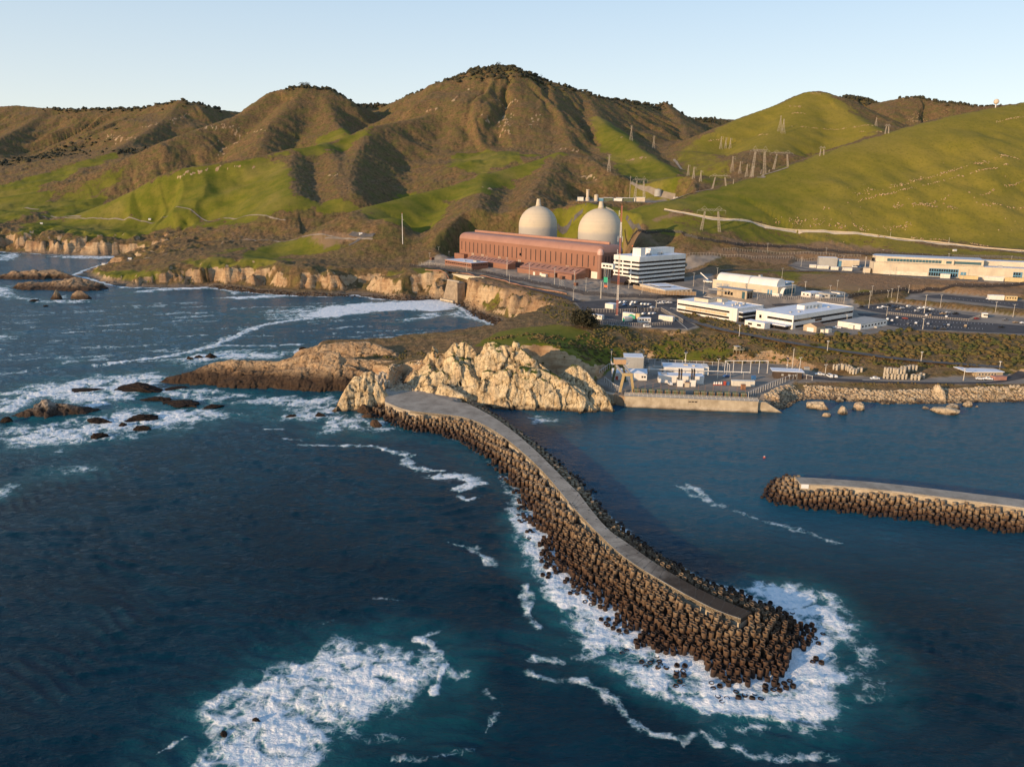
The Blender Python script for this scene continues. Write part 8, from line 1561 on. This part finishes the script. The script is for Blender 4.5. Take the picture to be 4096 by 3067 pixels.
fence('short posted fence along the seaward side of the container yard', [('D',1660,1335),('E',150,1105),('E',450,1118),('E',700,1100)], 2.2, 20.35, m_mesh, M_FP, 40, .1, True)
fence('tall post fence along the back of the intake yard', [('G',240,380),('G',320,320),('G',430,268),('G',620,255),('G',900,270),('G',1300,290),('G',1450,300)], 3.6, 6.1, m_mesh, M_WHITE_, 24, .14)
fence('chain link fence along the rubble bank right of the intake wall', [('G',1700,590),('G',1800,545),('G',1900,500),('G',2050,440),('G',2208,400),('H',335,385)], 3.2, 6.1, m_mesh, M_WHITE_, 22, .14)
fence('fence between the crag and the gantry crane', [('G',290,440),('G',380,510),('G',430,535)], 3.2, 6.1, m_mesh, M_WHITE_, 9, .14)
fence('white wire fence along the switchyard access road', [('C',0,945),('C',60,918),('C',140,892),('C',230,874)], 2.5, None, m_mesh, M_RUST, 22)
gwp = [('C',-60,1006),('C',0,1019),('C',150,1046),('C',300,1076),('C',600,1108),('C',1000,1148),('C',1400,1186),('C',1800,1228),('C',2208,1272)]
fence('bright sunlit concrete barrier along the pale hill road', gwp, 1.15, None, M_PALEROAD, M_PALEROAD, 40, .3)
# watch towers, lookout, dish
def watch(lb, c, x, y, z, h, w_=4.0):
    o = thing('watch_tower', lb, 'watch tower', Pz(c, x, y, z), R(40)); mb = MB()
    for sx in (-1, 1):
        for sy in (-1, 1): MB().bar((sx * w_ * .4, sy * w_ * .4, 0), (sx * w_ * .4, sy * w_ * .4, h - 2.6), .28).build('leg', M_STEEL, o)
    for k in range(3):
        z0, z1 = (h - 2.6) * k / 3, (h - 2.6) * (k + 1) / 3
        for sx in (-1, 1): mb.bar((sx * w_ * .4, -w_ * .4, z0), (sx * w_ * .4, w_ * .4, z1), .14).bar((-w_ * .4, sx * w_ * .4, z0), (w_ * .4, sx * w_ * .4, z1), .14)
    mb.build('bracing', M_STEEL, o); MB().box(-w_ * .5, w_ * .5, -w_ * .5, w_ * .5, h - 2.6, h).build('cabin', plain('rust brown cabin', (.17, .075, .045), .7), o); MB().box(-w_ * .6, w_ * .6, -w_ * .6, w_ * .6, h + .02, h + .25).build('roof', M_RUST, o)
    mb = MB(); mb.bar((w_ * .5, -1, h - 2.6), (w_ * 1.6, 4, 0), .18).bar((w_ * .7, -1, h - 2.6), (w_ * 1.8, 4, 0), .18); mb.build('stair', M_STEEL, o)
watch('brown cabin watch tower on the dirt bank behind the office tower', 'E', 1118, 470, 29, 16); watch('second brown cabin watch tower just below the first', 'E', 1085, 520, 28, 12); watch('watch tower by the cliff corner left of the white roofed office', 'D', 70, 755, 26, 8); watch('brown watch tower with stairs in front of the hall', 'D', 1345, 965, 25, 9); watch('short brown watch booth on legs by the fence', 'D', 1480, 1010, 24.5, 7, 3)
P = Pg('E', 1355, 1375); o = thing('lookout', 'small timber lookout hut on a raised deck above the intake yard', 'hut', P, R(20)); mt_ = plain('pale timber', (.40, .34, .22), .8)
for sx in (-2.6, 0, 2.6):
    for sy in (-1.6, 1.6): MB().bar((sx, sy, -1.5), (sx, sy, 2), .22).build('post', mt_, o)
MB().box(-3.2, 3.2, -2.2, 2.2, 2, 2.25).build('deck', mt_, o); MB().box(-2.4, .8, -1.2, 1.8, 2.3, 4.3).build('cabin', mt_, o); MB().box(-2.7, 1.1, -1.5, 2.1, 4.32, 4.55).build('roof', M_GREY, o); MB().box(-1.6, 0, -1.28, -1.2, 3.1, 3.9).build('window', m_glass, o)
r_ = MB()
for k in range(7): r_.bar((-3.2 + k * 6.4 / 6, -2.2, 2.25), (-3.2 + k * 6.4 / 6, -2.2, 3.2), .1)
r_.bar((-3.2, -2.2, 3.2), (3.2, -2.2, 3.2), .12).bar((3.2, -2.2, 3.2), (3.2, 2.2, 3.2), .12).build('railing', mt_, o)
P = Pg('C', 2030, 362, 1300); P = Pd('C', 2030, 352, 1530); o = thing('radar_dome', 'pale round dish cover on the skyline of the green hill', 'radar', P); MB().lathe([(.3, 0), (3.4, 1.5), (4.6, 4.2), (4.2, 7), (2.6, 8.8), (.1, 9.6)], 20, (0, 0, 2)).build('cover', plain('faded cream cover', (.62, .50, .38), .7), o, smooth=True); MB().tube((0, 0, -8), (0, 0, 3), 1.2, 1.0, 8).build('pedestal', M_STEEL, o)
# switchyard on the shelf behind the domes
sy_items = [('D',1525,125,'low cream switchyard hut at the left end of the shelf',9,6,5),('D',1590,100,'',0,0,0),('D',1680,105,'round tank house on the switchyard shelf',6,6,9),('D',1725,108,'blue switchyard cabinet group',8,5,4),('D',1800,108,'green transformer bank on the switchyard shelf',14,6,5),('D',1870,112,'long white switchyard container',20,5,4),('D',1960,118,'long green switchyard building',26,7,5),('D',2030,130,'cream kiosk under the portal pylon',10,6,5),('D',2110,180,'pale boxy valve house on the shelf edge',14,8,6),('C',10,935,'pale kiosk at the right end of the shelf',6,5,7)]
for k, (c, x, y, lb, lx, ly, h) in enumerate(sy_items):
    if not lb: continue
    P = Pd(c, x, y, 1235); P[2] = SHELF + .1; o = thing('switchyard_hut', lb, 'kiosk', P, R(-8)); wmt = [M_CONT, M_CONT, M_CREAM, M_BLUEG, M_GREEN, M_WHITE_, M_GREEN, M_CONT, M_CREAM, M_CONT][k]
    (MB().lathe([(lx / 2, -2), (lx / 2, h), (.2, h + 1)], 14) if 'round' in lb else MB().box(-lx / 2, lx / 2, 0, ly, -4, h)).build('body', wmt, o)
    if 'round' not in lb: MB().box(-lx / 2 - .3, lx / 2 + .3, -.3, ly + .3, h + .02, h + .4).build('roof', M_WROOF, o)
P = Pd('D', 1595, 118, 1235); P[2] = SHELF; hh_ = Zat('D', 1598, 20, P) - SHELF; o = thing('vent_column', 'pale cylindrical column standing on the switchyard shelf', 'column', P); MB().lathe([(3.0, -2), (3.0, 4), (2.2, 5), (2.2, hh_ - 2), (2.6, hh_ - 1.5), (2.6, hh_)], 16).build('shaft', M_CREAM, o); MB().lathe([(3.6, 3.5), (3.6, 4.4)], 16).build('collar', M_STEEL, o)
P = Pg('B', 2100, 915); o = thing('water_tank', 'round grey water tank on the slope right of the switchyard', 'tank', P); MB().lathe([(6, -3), (6, 8), (.3, 9.5)], 20).build('shell', M_GREY, o)
for c, x, y, lb in [('A',945,1072,'small white shed on the coast track'),('A',262,1098,'white shed on the far left meadow'),('A',820,1322,'white hut beside the headland track'),('A',655,1356,'white hut at the end of the headland track'),('B',225,1165,'group of white survey trailers left of the radio mast'),('C',1770,1270,'long white pipe box on the upper bank')]:
    P = Pg(c, x, y); o = thing('shed', lb, 'shed', P, R(10)); MB().box(-2.2, 2.2, -1.2, 1.2, -1, 1.7).build('walls', M_CONT, o); MB().extrude_x([(-1.4, 1.7), (1.4, 1.7), (0, 2.4)], -2.4, 2.4).build('roof', M_WROOF, o)
q = Pz('G', 1858, 1178, 0); o = thing('buoy', 'small red and white buoy floating in the harbour', 'buoy', q); MB().lathe([(.1, -.4), (.6, -.1), (.62, .2), (.35, .6), (.05, .75)], 12).build('float', M_REDP, o); MB().lathe([(.36, .58), (.2, .8), (.03, .9)], 10).build('cap', M_WHITE_, o)
# ---------------------------------------------------------------- brush and trees
m_leaf, nt, b = new_mat('brush leaves'); N = NT(nt); p = N.pos(); n1 = N.noise(p, .09, 4, .6); n2 = N.noise(p, 1.3, 3, .6)
c = N.mix(N.smooth(n1, .38, .62), (.070, .080, .024), (.150, .100, .042)); c = N.mix(N.math('MULTIPLY', N.smooth(n2, .4, .7), .6), c, (.15, .12, .05)); N.link(c, b.inputs['Base Color']); b.inputs['Roughness'].default_value = .95; b.inputs['Specular IOR Level'].default_value = .1
m_dleaf, nt, b = new_mat('dark tree leaves'); N = NT(nt); N.link(N.mix(N.noise(N.pos(), .9, 3), (.018, .022, .010), (.06, .05, .022)), b.inputs['Base Color']); b.inputs['Roughness'].default_value = .95
bm = bmesh.new(); bmesh.ops.create_icosphere(bm, subdivisions=2, radius=1); BV = np.array([q.co for q in bm.verts]); BF = np.array([[q.index for q in f.verts] for f in bm.faces]); bm.free()
bm = bmesh.new(); bmesh.ops.create_icosphere(bm, subdivisions=1, radius=1); BV1 = np.array([q.co for q in bm.verts]); BF1 = np.array([[q.index for q in f.verts] for f in bm.faces]); bm.free()
rnd = np.random.RandomState(12)
def bush_mass(name, label, cat, pts, mat, bv, bf, jit=.42):
    n = len(pts); V = np.repeat(bv[None], n, 0); V = V * (1 + rnd.uniform(-jit, jit, (n, len(bv), 1)))
    S3 = np.stack([pts[:, 3] * rnd.uniform(.8, 1.3, n), pts[:, 3] * rnd.uniform(.8, 1.3, n), pts[:, 3] * rnd.uniform(.6, 1.0, n)], -1); V = V * S3[:, None, :] + pts[:, None, :3]
    Fc = (bf[None] + (np.arange(n) * len(bv))[:, None, None]).reshape(-1, 3); o = mesh_obj(name, V.reshape(-1, 3), Fc, mat); return tag(o, label, cat, kind='stuff')
# brush on the slopes between the car parks and the shore
zones = [([('I',1180,200),('G',0,0),('E',60,1110),('E',850,1165),('E',1250,1200),('E',2208,1370),('F',700,1420),('F',1900,1530),('H',1700,250),('H',1300,270),('H',700,250),('H',250,240),('G',1900,250),('G',1300,262),('G',700,215),('G',350,255),('G',100,330),('I',1750,330)], 3400, .75),
 ([('F',0,1210),('F',700,1200),('F',1040,1140),('F',1150,1160),('F',2208,1210),('F',2900,1240),('F',2900,1560),('F',2208,1540),('F',1400,1470),('F',800,1400),('F',300,1320)], 2600, 1.15),
 ([('E',720,960),('E',780,955),('E',1340,1085),('E',1600,1170),('E',2100,1215),('F',0,1240),('E',1700,1245),('E',1250,1165),('E',960,1070)], 500, .7),
 ([('D',780,1000),('D',1000,1015),('D',1330,1085),('D',1480,1160),('D',1640,1300),('D',1300,1330),('D',1150,1240),('D',1120,1110)], 500, .7),
 ([('I',80,280),('I',740,285),('I',770,330),('I',500,350),('I',100,350)], 260, .6), ([('H',550,400),('H',1400,408),('H',2208,415),('H',2208,450),('H',1400,430),('H',560,415)], 320, .5), ([('I',1190,330),('I',1400,290),('I',1600,370),('I',1850,520),('I',1700,440),('I',1420,370)], 160, .5)]
pts = []
for zp, n, sz in zones:
    P = np.array([Pg(*q)[:2] for q in zp]); lo, hi_ = P.min(0), P.max(0); c_ = rnd.uniform(0, 1, (n * 6, 2)) * (hi_ - lo) + lo
    c_ = c_[in_poly(c_[:, 0], c_[:, 1], P)][:n]
    dens = fbm(c_[:, 0] / 14, c_[:, 1] / 14, 951, 3) + .12
    gi = np.clip(np.log(c_[:, 1] / Y0_) / math.log(Y1_ / Y0_) * (NR_ - 1), 0, NR_ - 1).astype(int); gj = np.clip((c_[:, 0] / c_[:, 1] - tt[0]) / (tt[1] - tt[0]) * (NT_ - 1), 0, NT_ - 1).astype(int)
    ok = (rnd.rand(len(c_)) * .5 - .15 < dens) & (G_green[gi, gj] + rnd.uniform(-.3, .3, len(c_)) < .5) & (G_pave[gi, gj] < .3) & (G_sd[gi, gj] > 3); c_ = c_[ok]
    s = sz * (.55 + 1.1 * rnd.rand(len(c_)) ** 1.8); pts.append(np.column_stack([c_, ground(c_[:, 0], c_[:, 1]) + s * .25, s]))
bush_mass('coastal_brush', 'mixed green and brown coastal brush covering the banks above the harbour', 'brush', np.concatenate(pts), m_leaf, BV, BF)
# scrub and oaks that break the skylines and dot the hills
pts = []
def ridge_scatter(lst, n, w_, s0, s1):
    P = np.array([Pd(*q) for q in lst]); seg = np.linalg.norm(np.diff(P[:, :2], axis=0), axis=1); cum = np.concatenate([[0], np.cumsum(seg)])
    for _ in range(n):
        s = rnd.rand() * cum[-1]; i = max(0, min(len(seg) - 1, int(np.searchsorted(cum, s)) - 1)); t = (s - cum[i]) / seg[i]; q = P[i] * (1 - t) + P[i + 1] * t
        x, y = q[0] + rnd.normal() * w_, q[1] + rnd.normal() * w_ - w_ * .4; r_ = s0 + (s1 - s0) * rnd.rand() ** 2; pts.append((x, y, float(ground(x, y)) + r_ * .4, r_))
ridge_scatter([('B',850,165,2430),('B',960,120,2400),('B',1080,108,2400),('B',1180,105,2400),('B',1300,160,2420)], 420, 45, 3, 7)
ridge_scatter([('B',1300,160,2420),('B',1500,225,2450),('B',1700,290,2500),('B',1760,310,2560),('B',1900,320,2700),('B',2050,350,2850),('B',2208,400,3000),('C',90,435,3150),('C',270,435,3300)], 420, 26, 3, 7.5)
ridge_scatter([('B',420,350,2700),('B',560,280,2580),('B',720,220,2500)], 110, 12, 2.5, 5.5); ridge_scatter([('B',190,352,2700),('B',300,345,2800),('B',420,352,2800)], 120, 22, 3, 6)
ridge_scatter([('A',1820,240,2340),('A',1930,232,2350),('A',2060,250,2370),('A',2208,330,2420)], 160, 14, 2.5, 6); ridge_scatter([('A',330,372,3250),('A',560,375,3200),('A',760,368,3150),('A',900,372,3100),('A',1020,345,3050),('A',1140,322,3000),('A',1280,345,3050),('A',1400,380,3100)], 260, 22, 3.5, 8)
ridge_scatter([('C',1020,312,2600),('C',1100,294,2650),('C',1180,300,2650),('C',1260,340,2600)], 160, 20, 3, 7); ridge_scatter([('C',1450,302,2500),('C',1550,302,2500),('C',1700,330,2450),('C',1950,358,2400),('C',2030,345,2400)], 130, 14, 3, 6)
ridge_scatter([('A',450,600,2650),('A',150,740,2400),('A',0,800,2350)], 260, 60, 3, 7); ridge_scatter([('A',800,640,2300),('A',1000,600,2300),('A',1300,520,2300)], 200, 40, 3, 7)
bush_mass('hill_woods', 'scattered oaks and scrub along the hill crests', 'woods', np.array(pts), m_dleaf, BV1, BF1)
def tree(name, lb, P, h, spread, mat, n, low=.3, grp=None):
    o = thing(name, lb, 'tree' if h > 3 else 'shrub', P, rnd.uniform(0, 6), grp); mb = MB().tube((0, 0, -.5), (h * .03, 0, h * .5), h * .05, h * .03, 7)
    for k in range(5): a = k * 1.257; mb.tube((h * .02, 0, h * (.2 + .05 * k)), (math.cos(a) * spread * .6, math.sin(a) * spread * .6, h * (.5 + .06 * k)), h * .022, h * .008, 5)
    mb.build('trunk', plain('bark', (.10, .065, .04), .9), o); V = []; F = []
    for k in range(n):
        u = rnd.normal(size=3); u /= np.linalg.norm(u); rr_ = rnd.rand() ** .4; c_ = np.array([u[0] * spread * rr_, u[1] * spread * rr_, h * (low + (1 - low) * .5) + u[2] * h * (1 - low) * .5 * rr_]); s = spread * rnd.uniform(.09, .2)
        for j in range(6):
            a = rnd.normal(size=3); a /= np.linalg.norm(a); b_ = np.cross(a, rnd.normal(size=3)); b_ /= np.linalg.norm(b_); cc = c_ + rnd.normal(size=3) * s * .6; i = len(V); V += [cc - a * s * .5, cc + b_ * s * .35, cc + a * s * .5, cc - b_ * s * .35]; F.append((i, i+1, i+2, i+3))
    mesh_obj('crown', V, F, mat, o); return o
P = Pg('D', 1545, 1375); tree('cypress_tree', 'dark spreading cypress beside the corner of the car park', P, 13, 9.5, m_dleaf, 420, .08)
P = Pg('I', 1955, 150) if False else Pg('D', 1640, 1385); tree('cypress_tree', 'smaller dark cypress right of the spreading one', P, 7, 6, m_dleaf, 220, .08)
P = Pd('B', 1094, 118, 2405); P[2] = float(ground(P[0], P[1])); tree('oak_tree', 'lone oak poking above the summit skyline', P, 16, 7, m_dleaf, 60, .35)
P = Pd('B', 1365, 185, 2430); P[2] = float(ground(P[0], P[1])); tree('oak_tree', 'slim tree on the summit shoulder skyline', P, 13, 4, m_dleaf, 40, .3)
for k, (x, y, lb) in enumerate([(1905,232,'left clump of trees on the middle hilltop'),(1935,228,'right clump of trees on the middle hilltop')]):
    P = Pd('A', x, y, 2350); P[2] = float(ground(P[0], P[1])); tree('oak_tree', lb, P, 13, 9, m_dleaf, 60, .2)
P = Pg('G', 695, 300); tree('pine_tree', 'small dark pine behind the gantry pump house', P, 4.5, 2.2, m_dleaf, 60, .15)
for k, (c, x, y, lb, h, s) in enumerate([('E',1780,1330,'round yellowish bush below the descending road',3.2,3.2),('E',1010,1085,'dark round shrub beside the descending road near the office block',2.6,3.4),('E',1490,1420,'grey green bush on the slope right of the lookout',2.8,3.0),('E',2100,1320,'dark bush at the edge of the road below the timber shed',2.5,3.0)]):
    tree('shrub', lb, Pg(c, x, y), h, s, m_leaf, 110, .05)
# ---------------------------------------------------------------- daylight
SUN_EL = R(12); SUN_AZ = math.atan2(-.76, -.65)      # direction the light comes from: left and behind the viewer
to_sun = Vector((math.cos(SUN_EL) * -.76, math.cos(SUN_EL) * -.65, math.sin(SUN_EL)))
sl = bpy.data.lights.new('sun', 'SUN'); so = bpy.data.objects.new('sun', sl); COL.objects.link(so)
sl.energy = 5.0; sl.angle = R(.5); sl.color = (1.0, .71, .43)
so.rotation_euler = to_sun.to_track_quat('Z', 'Y').to_euler(); so.location = (-300, -300, 400)
w = bpy.data.worlds.new('World'); S.world = w; w.use_nodes = True
wn_ = w.node_tree; bg = wn_.nodes['Background']
sk = wn_.nodes.new('ShaderNodeTexSky'); sk.sky_type = 'NISHITA'; sk.sun_disc = False
sk.sun_elevation = SUN_EL; sk.sun_rotation = math.atan2(to_sun.x, to_sun.y); sk.altitude = 120; sk.air_density = 1.0; sk.dust_density = .3; sk.ozone_density = 1.2
mx = wn_.nodes.new('ShaderNodeMix'); mx.data_type = 'RGBA'; mx.blend_type = 'MULTIPLY'; mx.clamp_result = False; mx.inputs[0].default_value = 1
wn_.links.new(sk.outputs[0], mx.inputs[6]); mx.inputs[7].default_value = (1.25, 1.25, 1.35, 1)
NW = NT(wn_); tc = wn_.nodes.new('ShaderNodeTexCoord'); ez = NW.sep(tc.outputs['Generated'])[2]
haze = NW.ramp(ez, [(0, (.90, .87, .82)), (.06, (.84, .88, .88)), (.2, (.60, .745, .87)), (.45, (.26, .42, .66)), (1, (.15, .28, .50))])
hs_ = wn_.nodes.new('ShaderNodeVectorMath'); hs_.operation = 'SCALE'; wn_.links.new(haze, hs_.inputs[0]); hs_.inputs['Scale'].default_value = 6.667
mz = wn_.nodes.new('ShaderNodeMix'); mz.data_type = 'RGBA'; mz.clamp_result = False; mz.inputs[0].default_value = .72; wn_.links.new(mx.outputs[2], mz.inputs[6]); wn_.links.new(hs_.outputs[0], mz.inputs[7])
wn_.links.new(mz.outputs[2], bg.inputs[0]); bg.inputs[1].default_value = .15
S.cycles.max_bounces = 5; S.cycles.diffuse_bounces = 2; S.cycles.glossy_bounces = 3; S.cycles.use_denoising = True
S.render.use_persistent_data = False
